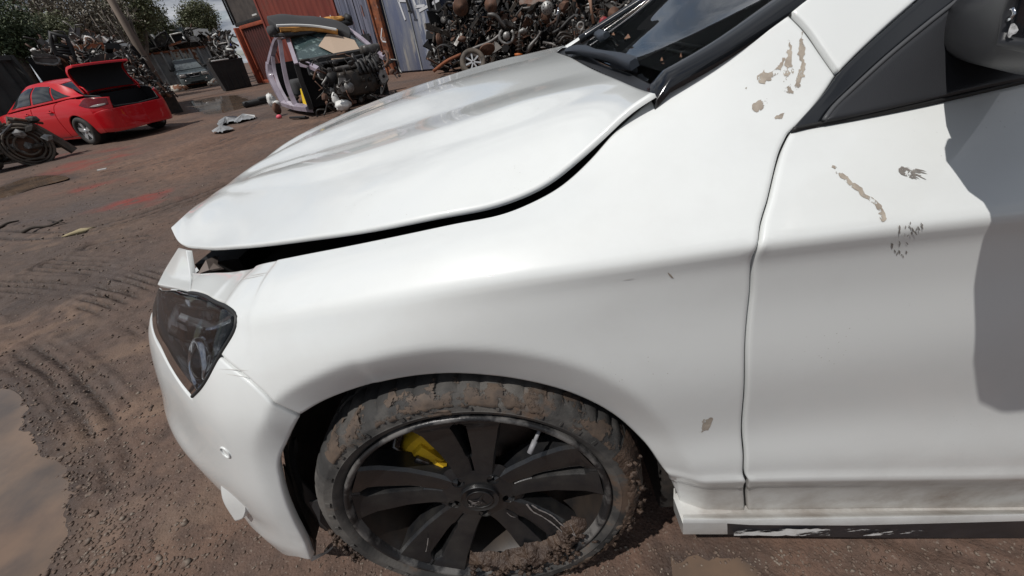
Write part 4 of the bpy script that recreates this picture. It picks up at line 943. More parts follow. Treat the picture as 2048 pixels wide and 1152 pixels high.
hb.add([(p[0], hface(np.hypot(*p))-.0012+.007*max(0, np.hypot(*p)-.066)/.02, p[1]) for p in pv], fc, None, True)
for h in holes:
    b0 = [(p[0], hface(.0575)-.0012, p[1]) for p in h]; c = h.mean(0); b1 = [(c[0]+(p[0]-c[0])*.85, hface(.0575)+.024, c[1]+(p[1]-c[1])*.85) for p in h]
    hb.add(b0+b1, [(i, (i+1) % 20, 20+(i+1) % 20, 20+i) for i in range(20)]+[tuple(range(20, 40))], None, True)
hb.build('hub_face', MAT['rim'], wheel)
for i in range(5):
    a = R(54+72*i); Mx = Matrix.Translation((.0575*math.cos(a), hface(.0575)+.013, .0575*math.sin(a)))
    MB().prism([(.0085*math.cos(q), .0085*math.sin(q)) for q in np.linspace(0, 6.283, 7)[:-1]], -.004, .012, 'y', Mx).build('wheel_bolt', MAT['steel'] if 'steel' in MAT else MAT.setdefault('steel', mat('bolt_steel', (.16,.155,.15), rough=.4, metal=.8, col2=(.08,.06,.05), nscale=60)), wheel)
cap = MB().lathe([(.0385,.022),(.0385,.0135),(.0375,.0122),(.0365,.0125),(.0345,.0145),(.02,.0135),(.0002,.013)], 60, 'y').build('centre_cap', MAT['rim'], wheel)
# worn star emblem on the cap: ring, three arms, scuffed bare metal in its lower left
MAT['scuffmetal'] = mat('scuffed_emblem', (.016,.016,.017), rough=.4, col2=(.42,.41,.39), nscale=150, ndet=6, lo=.48, hi=.54)
em = MB(); em.lathe([(.0262,.0138),(.0262,.0118),(.0246,.0118),(.0246,.0138)], 48, 'y', closed_prof=True)
for i in range(3):
    a = R(90+120*i-28); em.add([(.0035*math.cos(a+1.05), .0117, .0035*math.sin(a+1.05)), (.0250*math.cos(a), .0122, .0250*math.sin(a)), (.0035*math.cos(a-1.05), .0117, .0035*math.sin(a-1.05)), (0, .0105, 0)], [(0,1,3),(1,2,3)])
em.build('star_emblem', MAT['rim'], cap)
for k in range(26):
    x, y = random.gauss(-.011, .0065), random.gauss(-.008, .0060); L_ = random.uniform(.002, .008); a = random.choice((-.5, 1.1))+random.uniform(-.3, .3)
    dx, dy = math.cos(a)*L_, math.sin(a)*L_; w = .0006
    mesh_obj('scuff_mark', [(x-dx-dy*.1, .0112, y-dy), (x+w, .0112, y+w*2), (x+dx, .0112, y+dy), (x-w, .0112, y-w*2)], [(0,1,2,3)], MAT['scuffmetal2'] if 'scuffmetal2' in MAT else MAT.setdefault('scuffmetal2', mat('bare_alloy', (.30,.28,.27), rough=.45, metal=.5)), cap, smooth=False)
# kerb gouges running along the lower right spoke
def gouge(pts, w, name='gouge'):
    P = spline(pts, .004, False); V = []
    for i, p in enumerate(P):
        r = np.hypot(*p); h = hface(r)-.0042; q = w*(.5+random.random()); d = P[min(i+1, len(P)-1)]-P[max(i-1, 0)]; d /= np.linalg.norm(d)+1e-9
        V += [(p[0]-d[1]*q, h, p[1]+d[0]*q), (p[0]+d[1]*q, h, p[1]-d[0]*q)]
    mesh_obj(name, V, [(2*i, 2*i+1, 2*i+3, 2*i+2) for i in range(len(P)-1)], MAT['scuffmetal2'], wheel, smooth=False)
gouge([(.088,-.040),(.098,-.066),(.118,-.086),(.135,-.104),(.160,-.140)], .0016); gouge([(.098,-.044),(.112,-.062),(.135,-.080),(.150,-.102),(.176,-.132)], .0014); gouge([(.045,-.062),(.052,-.078),(.060,-.082)], .001)
gouge([(-.130,-.112),(-.137,-.135),(-.143,-.150)], .0007); gouge([(.170,-.104),(.176,-.125),(.178,-.135)], .0007)
# brake
MAT['disc'] = mat('brake_disc', (.09,.06,.045), rough=.55, metal=.5, col2=(.03,.022,.018), nscale=8)
MB().lathe([(.04,.065),(.075,.065),(.08,.085),(.150,.088),(.150,.110),(.04,.112)], 64, 'y').build('brake_disc', MAT['disc'], wheel)
MAT['caliper'] = mat('yellow_caliper', (.72,.46,.02), rough=.45, col2=(.5,.30,.03), nscale=18, bump=.2, bscale=120)
def arc(r0, r1, a0, a1, y0, y1, n=10):
    V = []; 
    for i in range(n+1):
        a = R(a0+(a1-a0)*i/n); V += [(r*math.cos(a), y, r*math.sin(a)) for r, y in ((r0,y0+.004),(r0+.006,y0),(r1-.008,y0+.003),(r1,y0+.014),(r1,y1),(r0,y1))]
    return V, [(i*6+j, i*6+(j+1) % 6, (i+1)*6+(j+1) % 6, (i+1)*6+j) for i in range(n) for j in range(6)]+[tuple(range(6))[::-1], tuple(n*6+j for j in range(6))]
cal = MB(); cal.add(*arc(.095,.158,128,152,.050,.080)); cal.add(*arc(.125,.176,118,170,.058,.135)); cal.add(*arc(.085,.118,132,146,.044,.075))
cl = cal.build('brake_caliper', MAT['caliper'], wheel, 40)
b_ = MB(); b_.box((0,0,0),(.030,.010,.016), Matrix.Rotation(-R(140), 4, 'Y') @ Matrix.Translation((.132,.048,0)), bev=.003); b_.tube([(-.125,.055,.09),(-.15,.06,.12),(-.14,.10,.15)], .004, 6); b_.build('caliper_bolt', MAT['steel'], cl)
kn = MB(); kn.blob((.02,.17,-.02), (.10,.05,.11), .25, 2, 2); kn.tube([(.06,.14,-.05),(.16,.18,-.07),(.2,.2,-.08)], .018, 8); kn.tube([(-.04,.16,-.08),(-.15,.2,-.12)], .014, 8); kn.build('steering_knuckle', MAT['under'], wheel)
vs2 = MB(); a = R(52); vs2.tube([(.222*math.cos(a), .020, .222*math.sin(a)), (.200*math.cos(a), .006, .200*math.sin(a))], [.0035, .0035], 8); vs2.tube([(.203*math.cos(a), .008, .203*math.sin(a)), (.183*math.cos(a), -.004, .183*math.sin(a))], [.0050, .0046], 10); vs2.build('tyre_valve', mat('valve_cap', (.22,.22,.23), rough=.5), wheel)
# caked mud on rim and tread
def clods(name, lst, parent, material, kind='stuff'):
    m_ = MB()
    for i, (c, r_, am) in enumerate(lst): m_.blob(c, r_, am, 2.2, 2, None, i*1.37)
    o = m_.build(name, material, parent); o['kind'] = kind; return o
def cake(name, f, na, nr, material, parent):
    V = [f(i/na, j/nr) for i in range(na+1) for j in range(nr+1)]
    return mesh_obj(name, V, [(i*(nr+1)+j, i*(nr+1)+j+1, (i+1)*(nr+1)+j+1, (i+1)*(nr+1)+j) for i in range(na) for j in range(nr)], material, parent)
def fr_(p, s_): return noise.fractal(Vector(p)*s_, .9, 2.1, 5)
def mudrim(s_, t_):
    a = R(-106+s_*78); ed_ = .016*noise.fractal(Vector((math.cos(a)*6, math.sin(a)*6, 1.)), 1.0, 2.0, 4); r = (.188+.02*abs(s_-.45)+ed_)+(.262-.188-.02*abs(s_-.45)-ed_)*t_
    x, z = r*math.cos(a), r*math.sin(a); th = math.sin(math.pi*min(1, t_*1.15+.02))**.5*math.sin(math.pi*min(1, s_+.01))**.4
    h = -.012*th+.018*(1-th)+(.012*fr_((x, z, 0), 24)-.008*abs(fr_((x, z, 3.), 40)))*th; return (x, h, z)
cake('caked_mud', mudrim, 380, 80, MAT['mud'], wheel)
def mudtread(s_, t_):
    a = R(-66+s_*92); ed_ = .008*noise.fractal(Vector((math.cos(a)*7, math.sin(a)*7, 2.)), 1.0, 2.0, 4); r = .283+ed_+(.3195-.283-ed_)*t_; f_ = math.sin(math.pi*s_)**.5
    x, z = r*math.cos(a), r*math.sin(a); h = float(np.interp(r, [.27,.284,.297,.304,.3095,.32], [-.0135,-.014,-.0075,0,.010,.03]))
    n1 = abs(fr_((x, z, 5.), 30))*.010*f_; return (x*(1+n1*.6), h-n1-.001, z*(1+n1*.6))
cake('caked_mud', mudtread, 240, 26, MAT['mud'], wheel)
L1 = []
for i in range(80):
    t_ = random.random(); a = R(-104+t_*74); r = random.uniform(.196, .255); s_ = random.uniform(.002, .006)
    L1.append(((r*math.cos(a), random.uniform(-.020,-.010), r*math.sin(a)), (s_*1.2, s_*.75, s_), 1.1))
for i in range(60):
    a = R(random.uniform(-62, 22)); r = random.uniform(.292, .322); s_ = random.uniform(.002, .006); L1.append(((r*math.cos(a), -.014+.5*(r-.29)+random.uniform(-.004,.010), r*math.sin(a)), (s_, s_*.8, s_), 1.1))
for i in range(60):
    a = R(random.uniform(186, 205)); r = random.uniform(.286, .312); s_ = random.uniform(.002, .006); L1.append(((r*math.cos(a), -.010+random.uniform(-.004,.01), r*math.sin(a)), (s_, s_, s_), 1.1))
clods('mud_crumb', L1, wheel, MAT['mud'])
# dried mud skin on the tyre shoulder
MAT['dry'] = flaky('dry_mud', (.095,.068,.050), (.055,.042,.034), .50, 20, (1,1,1))
def skin(a0, a1, r0, r1, name, seed):
    V = []; na = int(abs(a1-a0)*1.2); nr = 8
    for i in range(na+1):
        a = R(a0+(a1-a0)*i/na); jt = noise.noise(Vector((a*9, seed, 0)))*.012; ji = noise.noise(Vector((a*13, seed+5, 0)))*.010
        for j in range(nr+1):
            r = r0+ji+(r1+jt*.4-r0-ji)*j/nr; h = float(np.interp(r, [p[0] for p in prof[:12]], [p[1] for p in prof[:12]]))-.0018*(1 if 0 < j < nr else -1)+.0016*noise.noise(Vector((a*60, r*300, seed)))
            V.append((r*math.cos(a), h, r*math.sin(a)))
    mesh_obj(name, V, [(i*(nr+1)+j, i*(nr+1)+j+1, (i+1)*(nr+1)+j+1, (i+1)*(nr+1)+j) for i in range(na) for j in range(nr)], MAT['dry'], wheel)
skin(60, 140, .280, .3125, 'mud_film', 1.0); skin(15, 58, .284, .3125, 'mud_film', 5.0); skin(-60, 12, .280, .3125, 'mud_film', 2.0); skin(88, 104, .266, .28, 'mud_film', 3.0)
# torn liner hanging behind the bumper
MAT['torn'] = mat('torn_liner', (.020,.020,.021), rough=.5, bump=.3, bscale=60)
def flap(pxs, Y, name, th=.004):
    P = [at_y(x, y, yy) for (x, y), yy in zip(pxs, Y if hasattr(Y, '__len__') else [Y]*len(pxs))]; n_ = len(P)
    c = sum(P)/n_+np.array([0,-.012,.0]); V = [tuple(p) for p in P]+[tuple(p+np.array([0,th,0])) for p in P]+[tuple(c), tuple(c+np.array([0,th,0]))]
    Fc = [(i, (i+1) % n_, 2*n_) for i in range(n_)]+[(n_+(i+1) % n_, n_+i, 2*n_+1) for i in range(n_)]+[((i+1) % n_, i, n_+i, n_+(i+1) % n_) for i in range(n_)]
    return mesh_obj(name, V, Fc, MAT['torn'], car, ang=30)
flap([(566,900),(578,880),(585,930),(600,960),(640,1000),(668,1030),(664,1062),(650,1062),(640,1040),(615,1045),(600,1020),(590,980),(572,940)], .055, 'torn_liner')
flap([(618,1004),(640,1002),(650,1020),(668,1035),(660,1064),(640,1055),(632,1030)], .03, 'torn_liner')
flap([(575,890),(592,876),(596,900),(588,925),(592,950),(578,948)], .075, 'torn_liner')
flap([(566,930),(580,960),(600,1010),(615,1050),(632,1085),(630,1118),(622,1100),(600,1060),(578,1000)], .05, 'splash_guard')
lp = spline3([at_y(622,1121,.012), at_y(640,1112,.03), at_y(655,1104,.05), at_y(668,1092,.07)], 12); V = []
for i, p in enumerate(lp): w = .010*(1-i/12)+.003; V += [tuple(p+[0,0,w]), tuple(p-[0,0,w*.4])]
mesh_obj('bumper_return_lip', V, [(2*i, 2*i+1, 2*i+3, 2*i+2) for i in range(11)], MAT['white'], car)
# lower bumper corner blade
bl = loft([[at_y(440,948,.075),at_y(444,1000,.058),at_y(470,1044,.045)],[at_y(458,948,.062),at_y(474,990,.046),at_y(485,1038,.038)],[at_y(472,962,.056),at_y(490,988,.042),at_y(490,1024,.036)]], 30, 24)
if bl.nrm([[bl.U[-1]*.5, bl.V[-1]*.5]])[0]@(CO-bl.P[15,12]) < 0: bl.P = bl.P[::-1].copy()
panel('bumper_blade', bl, rect(bl), MAT['white'], car, uv=True, flange=.008)

# ------------------------------------------------------------------ yard: containers, bins, scrap walls
MAT['red_c'] = mat('container_red', (.20,.045,.030), rough=.65, col2=(.15,.030,.022), nscale=1.6, col3=(.11,.05,.035), n3=2.5, lo3=.55, hi3=.72, bump=.2, bscale=20, aniso=(1,1,.35))
MAT['maroon'] = mat('container_maroon', (.085,.022,.018), rough=.7, col2=(.055,.018,.015), nscale=1.5)
MAT['orange'] = mat('container_post_orange', (.34,.075,.035), rough=.6, col2=(.22,.055,.03), nscale=4)
MAT['tarp'] = mat('brown_panel', (.075,.062,.055), rough=.85, col2=(.045,.038,.035), nscale=2.5)
MAT['blue_c'] = mat('container_blue_grey', (.13,.14,.19), rough=.6, col2=(.20,.20,.25), nscale=3.0, col3=(.20,.07,.04), n3=4.0, lo3=.60, hi3=.66, aniso=(1,1,.25))
MAT['blue_w'] = mat('container_weathered', (.12,.14,.21), rough=.6, col2=(.22,.23,.26), nscale=2.2, col3=(.34,.33,.31), n3=3.0, lo3=.56, hi3=.66, aniso=(1,1,.2), lo=.45, hi=.7)
MAT['rust'] = mat('rusty_steel', (.26,.085,.035), rough=.8, col2=(.10,.04,.025), nscale=6, col3=(.25,.24,.24), n3=5, lo3=.6, hi3=.66)
MAT['rustpanel'] = mat('flaking_rust_panel', (.42,.39,.34), rough=.8, col2=(.17,.07,.035), nscale=3.2, ndet=10, lo=.48, hi=.54)
MAT['greywall'] = mat('grey_bin_wall', (.30,.31,.31), rough=.7, col2=(.20,.205,.21), nscale=2, col3=(.16,.09,.06), n3=6, lo3=.64, hi3=.7)
MAT['dkgrey'] = mat('dark_grey_container', (.050,.054,.052), rough=.7, col2=(.035,.037,.036), nscale=2)
MAT['black'] = mat('black_steel', (.012,.012,.013), rough=.6, col2=(.022,.021,.02), nscale=3)
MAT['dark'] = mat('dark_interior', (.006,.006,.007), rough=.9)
MAT['greymetal'] = mat('dull_metal', (.12,.115,.11), rough=.5, metal=.5, col2=(.045,.038,.034), nscale=7)
MAT['alu'] = mat('cast_aluminium', (.32,.32,.31), rough=.5, metal=.4, col2=(.12,.11,.10), nscale=9)
MAT['oily'] = mat('oily_black_metal', (.018,.017,.016), rough=.45, metal=.2, col2=(.050,.040,.032), nscale=8)
MAT['brownmetal'] = mat('brown_rusted_part', (.13,.065,.04), rough=.75, col2=(.06,.035,.026), nscale=8)
MAT['whitepl'] = mat('white_plastic', (.62,.62,.60), rough=.5)
MAT['whitepaint'] = mat('white_spray_paint', (.60,.61,.63), rough=.7)
WP0 = np.array([-12.9, 23.4]); WD = np.array([.785, -.62]); WN = np.array([-.62, -.785])        # container row: along, toward camera
def wp(s, z, o=0.0): q = WP0+WD*s+WN*o; return (q[0], q[1], z)
def wall_frame(s, o=0.0):
    q = WP0+WD*s+WN*o; M = Matrix.Identity(4); M.col[0] = (WD[0], WD[1], 0, 0); M.col[1] = (-WN[0], -WN[1], 0, 0); M.col[2] = (0, 0, 1, 0); M.col[3] = (q[0], q[1], 0, 1)
    return M
def frame_at(o_xy, xdir):
    d = np.array(xdir, float); d /= np.linalg.norm(d); M = Matrix.Identity(4); M.col[0] = (d[0], d[1], 0, 0); M.col[1] = (-d[1], d[0], 0, 0); M.col[2] = (0, 0, 1, 0); M.col[3] = (o_xy[0], o_xy[1], gz(*o_xy) if abs(o_xy[0]) < 60 else 0, 1)
    return M
def root_at(name, M, label, cat, group=None):
    o = thing(name, label, cat, group=group); o.matrix_world = M; return o
def corrugated(L, H, z0=.15, pitch=.28, dep=.045, y0=0.0):
    V = []; Fc = []; x = 0; xs = []
    while x < L: xs += [(x, 0), (x+pitch*.32, 0), (x+pitch*.5, dep), (x+pitch*.82, dep)]; x += pitch
    xs = [(min(a, L), b) for a, b in xs]+[(L, 0)]
    for a, b in xs: V += [(a, y0+b, z0), (a, y0+b, H-.1)]
    return V, [(2*i, 2*i+1, 2*i+3, 2*i+2) for i in range(len(xs)-1)]
def container(s0, L, H, matw, label, o=0.0, z0=0.0, depth=2.4, mpost=None, group='shipping containers in a row', pitch=.28):
    r = root_at('shipping_container', wall_frame(s0, o) @ Matrix.Translation((0,0,z0)), label, 'container', group)
    V, Fc = corrugated(L, H, pitch=pitch); mesh_obj('side_wall', V, Fc, matw, r, smooth=False)
    b = MB().box((L/2, depth/2+.06, H/2), (L-.02, depth-.05, H-.04)); b.build('shell', matw, r)
    for x in (.05, L-.05): MB().box((x, .02, H/2), (.14, .16, H), bev=.01).build('corner_post', mpost or matw, r)
    for z in (.08, H-.05): MB().box((L/2, -.002, z), (L-.28, .12, .15), bev=.01).build('rail', mpost or matw, r)
    return r
# maroon container under a brown one, red container, blue door ends
cA = container(-.6, 3.5, 2.6, MAT['maroon'], 'dark maroon container with an orange edge, behind the black bin', o=-.35, mpost=MAT['orange'])
MB().box((-.10, -.12, 1.3), (.16, .34, 2.55), bev=.02).build('open_door_edge', MAT['orange'], cA)
MB().box((-.28, -.05, 1.25), (.12, .3, 2.4), bev=.02).build('door_post', MAT['greywall'], cA)
for k, (x, z, c) in enumerate(((.0,1.9,'blue'),(.12,1.35,'orange'))): MB().box((x-.1, -.76, z), (.08, .03, .1), bev=.01).build('tag', mat('tag_'+c, (.03,.05,.25) if k == 0 else (.5,.09,.03)), cA)
cB = container(-.9, 4.3, 2.6, MAT['tarp'], 'brown box body stacked on top of the maroon container', o=-.35, z0=2.62, mpost=MAT['black'], pitch=2.2)
MB().tube([(-.1,-.08,.1),(-.1,-.08,2.6)], .05, 6).build('stay_bar', MAT['black'], cB); MB().box((2.6,-.09,.25), (.5,.02,.06)).build('label_plate', MAT['whitepl'], cB)
cC = container(2.95, 6.0, 3.6, MAT['red_c'], 'tall rust red corrugated container behind the stripped car', o=.05, pitch=.42)
gr_ = MB()
for k in range(22): gr_.box((5.1+random.uniform(-.35,.35)+(.5 if k%2 else 0), -.012, 2.15-k*.035), (random.uniform(.02,.06), .01, random.uniform(.03,.09)))
gr_.build('paint_splash', MAT['whitepaint'], cC)['kind'] = 'stuff'
# blue-grey container doors with lock bars
cD = root_at('shipping_container', wall_frame(9.05, .12), 'blue grey container end with vertical lock bars, left of the rusty post', 'container', 'shipping containers in a row')
MB().box((1.15, 1.3, 1.7), (2.3, 2.4, 3.4)).build('shell', MAT['blue_c'], cD)
for x in (.58, 1.72):
    V, Fc = corrugated(1.08, 3.3, pitch=.36, dep=.05, y0=-.0); dr = mesh_obj('door', [(a+x-.54, b, c) for a, b, c in V], Fc, MAT['blue_c'], cD, smooth=False)
    for dx in (-.22, .22):
        MB().tube([(x+dx, -.05, .2), (x+dx, -.05, 3.3)], .022, 8).build('lock_bar', MAT['blue_c'], dr)
        MB().box((x+dx, -.06, .62), (.16, .05, .07)).build('bar_keeper', MAT['greymetal'], dr)
MB().box((1.15, -.055, 1.25), (.95, .03, .20)).build('dark_plate', MAT['black'], cD); MB().box((1.05, -.05, .98), (.9, .025, .09)).build('hasp_plate', MAT['blue_w'], cD)
for k in range(8): MB().box((.1+k*.3, -.03, random.uniform(.8, 2.6)), (.03, .012, random.uniform(.2, .7))).build('rust_streak', MAT['rust'], cD)
pst = root_at('steel_post', wall_frame(11.42, .25), 'rusty red steel post with a white painted mark between two containers', 'post')
MB().box((.16, 0, 1.7), (.34, .14, 3.4), bev=.01).build('post_body', MAT['rust'], pst)
MB().box((-.04, -.03, 1.7), (.07, .2, 3.4)).build('post_flange', MAT['rust'], pst)
def stroke(pts, w, parent, y, name='painted_stroke', material=None):
    for a, b in zip(pts[:-1], pts[1:]):
        d = Vector((b[0]-a[0], 0, b[1]-a[1])); L_ = d.length; d.normalize(); n_ = Vector((-d.z, 0, d.x))*w*.5; A = Vector((a[0], y, a[1]))-d*w*.2; B_ = Vector((b[0], y, b[1]))+d*w*.2
        V = [A+n_, B_+n_, B_-n_, A-n_]; V += [v+Vector((0,.006,0)) for v in V]
        mesh_obj(name, V, [(0,1,2,3),(7,6,5,4),(0,4,5,1),(1,5,6,2),(2,6,7,3),(3,7,4,0)], material or MAT['whitepaint'], parent, smooth=False)
stroke([(.27,1.42),(.08,1.15),(.12,1.05),(.30,1.02)], .045, pst, -.078)
cE = root_at('shipping_container', wall_frame(11.78, .05), 'weathered blue container end with large white sprayed letters', 'container', 'shipping containers in a row')
MB().box((1.25, 1.3, 1.7), (2.6, 2.4, 3.4)).build('shell', MAT['blue_w'], cE)
for x, w in ((.62, 1.2), (1.86, 1.2)):
    MB().box((x, -.01, 1.7), (w, .05, 3.3), bev=.012).build('door', MAT['blue_w'], cE)
for x in (.02, 1.24, 2.5): MB().box((x, -.045, 1.7), (.05, .05, 3.3)).build('door_seam', MAT['greywall'], cE)
LT = [[(.42,2.5),(.62,1.55)],[(.82,2.45),(.98,1.72)],[(.48,2.08),(.92,2.02)],[(1.12,2.5),(1.28,1.82),(1.68,1.80)],[(1.72,2.5),(1.84,1.80)],[(1.40,1.70),(2.35,1.86)]]
for q_ in [[(a+.34, b) for a, b in l] for l in LT]: stroke(q_, .075, cE, -.055)
stroke([(1.30,2.5),(1.42,1.72)], .10, cE, -.16, 'hanging_strut', MAT['black']); stroke([(1.34,1.74),(1.52,1.70)], .05, cE, -.17, 'strut_foot', MAT['black'])
MAT['streak'] = mat('chalky_streak', (.12,.14,.20), rough=.8, col2=(.38,.39,.41), nscale=9, ndet=10, lo=.46, hi=.58, aniso=(1,1,.15))
stroke([(1.62,2.4),(1.70,.5)], .30, cE, -.0415, 'pale_run', MAT['streak']); stroke([(2.05,1.95),(2.12,.4)], .55, cE, -.0415, 'pale_run', MAT['streak'])
# dark open container / racking that holds the engines
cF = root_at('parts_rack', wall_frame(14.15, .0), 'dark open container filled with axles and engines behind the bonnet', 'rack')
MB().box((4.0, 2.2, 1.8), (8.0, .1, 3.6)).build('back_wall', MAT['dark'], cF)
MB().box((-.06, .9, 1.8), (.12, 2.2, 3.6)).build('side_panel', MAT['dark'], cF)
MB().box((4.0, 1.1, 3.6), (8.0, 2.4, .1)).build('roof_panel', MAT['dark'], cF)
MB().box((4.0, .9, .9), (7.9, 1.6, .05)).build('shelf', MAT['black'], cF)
sc_ = MB(); sc_.prism([(-.3,2.6),(.35,2.6),(.5,2.2),(.3,1.9),(.42,1.6),(.2,1.3),(.3,.9),(.05,.7),(-.05,1.2),(-.12,1.7),(.0,2.0),(-.2,2.3)], -.1, -.09); sc_.build('jagged_dark_patch', MAT['dark'], cF)  # flat jagged near-black shape at the left end of the rack
# black bin
bl_ = at_z(453,183); vd = (bl_-CO)[:2]; vd /= np.linalg.norm(vd); d = np.array([vd[1], -vd[0]])*.995+vd*.1
Lb = min(np.arange(.8, 3, .02), key=lambda q_: abs(proj([bl_[0]+d[0]*q_, bl_[1]+d[1]*q_, 0])[0]-505))
bn = root_at('skip_bin', frame_at(bl_[:2], d), 'black steel bin with a pale rim standing on the mud', 'bin')
Mb = MB(); w_ = Lb
for q in (((-.12,0,1.28),(w_+.12,0,1.28),(w_,.0,0),(0,.0,0)),): 
    V = [(-.12,0,1.30),(w_+.1,0,1.30),(w_,.1,.02),(0.02,.1,.02),(-.12,1.6,1.30),(w_+.1,1.6,1.30),(w_,1.5,.02),(.02,1.5,.02)]
    Mb.add(V, [(0,1,2,3),(5,4,7,6),(1,5,6,2),(4,0,3,7),(3,2,6,7)])
Mb.build('tub', MAT['black'], bn)
MB().box((w_/2-.25,-.02,1.33),(w_*.62,.10,.05), bev=.01).build('pale_rim', MAT['whitepl'], bn); MB().box((w_/2,.0,1.27),(w_+.22,.05,.05)).build('rim', MAT['black'], bn)
for i in range(4): MB().box((w_*(.15+.23*i),.03,.65),(.05,.05,1.15)).build('rib', MAT['black'], bn)
jb = MB()
for k in range(26): jb.blob((random.uniform(0,w_), random.uniform(.1,1.4), 1.33+random.random()*.14), (random.uniform(.06,.22),.12,random.uniform(.04,.12)), .5, 2, 1, None, k)
tag(jb.build('bin_scrap', MAT['oily'], None), 'dark scrap heaped in the top of the black bin', 'scrap', kind='stuff').matrix_world = frame_at(bl_[:2], d)
# grey sheet-steel wall in the distance (base hidden) and its contents
def at_dz(px, py, D): return at_d(px, py, D)
wl = at_d(296,165,42.)[:2]; wr = at_d(440,150,42.)[:2]; d = wr-wl; Lw = np.hypot(*d)
gw = root_at('steel_bin_wall', Matrix.Translation((0,0,0)) @ frame_at(wl, d), 'long grey steel scrap bin wall with ribs and rusty flaking panels', 'bin wall')
hw = at_d(368,98,42.)[2]; hb = .30
MB().box((Lw/2, .25, (hw+hb)/2), (Lw, .3, hw-hb)).build('tub', MAT['greywall'], gw)
MB().box((Lw/2, .03, hw), (Lw+.1, .16, .12)).build('top_rail', MAT['rust'], gw)
for i in range(9): MB().box((Lw*i/8, -.0, (hw+hb)/2), (.12, .22, hw-hb)).build('rib', MAT['greywall'], gw)
for f0, f1 in ((.46,.60),(.62,.68),(.70,.82)): MB().box((Lw*(f0+f1)/2, .06, (hw+hb)/2+.1), (Lw*(f1-f0), .07, (hw-hb)*.96)).build('rusty_panel', MAT['rustpanel'], gw)
MB().box((Lw/2, .2, hb-.05), (Lw, .3, .14)).build('skid', MAT['rust'], gw)
for k, (px, py, s_) in enumerate(((352,172,.5),(362,176,.35),(432,160,.5),(440,150,.4))):
    p = at_d(px, py, 38.); o = MB().blob((0,0,0), (s_*1.2, s_, s_*.55), .35, 1.5, 2, None, k*3.).build('rubble', MAT['rustpanel'], None); o.location = (p[0], p[1], .15); tag(o, ['pale rubble lump left of the green four-wheel drive','small rubble lump below the grey bin wall','rusty lump right of the green four-wheel drive','rusty lump beside the black bin'][k], 'rubble')
# dark corrugated container at the far left
lw0 = at_d(-70,215,17.)[:2]; lw1 = at_d(100,190,19.5)[:2]; d = lw1-lw0; Ll = np.hypot(*d); hl_ = at_d(52,103,18.5)[2]
lc = root_at('shipping_container', frame_at(lw0, d), 'dark grey green corrugated container behind the red car', 'container')
V, Fc = corrugated(Ll*.86, hl_, z0=0, pitch=.62, dep=.14); mesh_obj('side_wall', V, Fc, MAT['dkgrey'], lc, smooth=False)
MB().box((Ll*.43, 1.3, hl_/2), (Ll*.86-.02, 2.3, hl_-.05)).build('shell', MAT['dkgrey'], lc); MB().box((Ll*.43, .0, hl_-.05), (Ll*.86, .14, .12)).build('rail', MAT['dkgrey'], lc); MB().box((Ll*.86-.06, 0, hl_/2), (.14, .18, hl_)).build('corner_post', MAT['dkgrey'], lc)

# ------------------------------------------------------------------ small wheels for the yard cars
MAT['silver'] = mat('silver_alloy', (.50,.50,.50), rough=.35, metal=.6)
MAT['tyre2'] = mat('plain_tyre', (.022,.022,.022), rough=.75, col2=(.045,.038,.032), nscale=6)
def small_wheel(name, M, r, w, parent, alloy=True, label=None, cat=None, group=None):
    o = MB().lathe([(r*.62,.02*r),(r*.66,-.03),(r*.8,-.045),(r*.93,-.03),(r,.01),(r,w-.05),(r*.93,w),(r*.62,w-.02)], 36, 'y').build(name, MAT['tyre2'], parent)
    o.matrix_local = M
    if label: tag(o, label, cat, group)
    rm = MB().lathe([(r*.66,-.02),(r*.64,.0),(r*.60,.03),(r*.58,.12)], 32, 'y').build('rim', MAT['silver'], o)
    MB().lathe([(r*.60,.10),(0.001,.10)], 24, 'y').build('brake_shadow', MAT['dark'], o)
    if alloy:
        for i in range(5):
            a = R(90+72*i); s_ = MB().add([(.02,.0,-.035),(.02,.0,.035),(r*.61,-.012,.045),(r*.61,-.012,-.045),(.02,.05,-.03),(.02,.05,.03),(r*.61,.05,.04),(r*.61,.05,-.04)], [(0,1,2,3),(7,6,5,4),(0,4,5,1),(1,5,6,2),(2,6,7,3),(3,7,4,0)], Matrix.Rotation(-a, 4, 'Y')).build('spoke', MAT['silver'], o)
        MB().lathe([(.055,.03),(.055,-.012),(.03,-.02),(.001,-.02)], 16, 'y').build('hub_cap', MAT['silver'], o)
    return o
class LS:
    """loft sheet in a car's own frame, facing -y"""
def lsheet(rows, nu=90, nv=50, out_=(0,-1,0), blur=(0,0)):
    S = loft(rows, nu, nv, blur); c = S.nrm([[S.U[-1]*.5, S.V[-1]*.5]])[0]
    if c@np.array(out_) < 0: S.P = S.P[::-1].copy()
    return S
MAT['redpaint'] = paint('red_paint', (.50,.003,.009), .25, coat=.55); MAT['tint'] = mat('tinted_glass', (.012,.015,.018), rough=.05, coat=.6)
MAT['taillamp'] = mat('tail_lamp_red', (.12,.003,.005), rough=.2, coat=.4); MAT['clearlamp'] = mat('clear_lamp', (.34,.31,.29), rough=.15, coat=1.0)
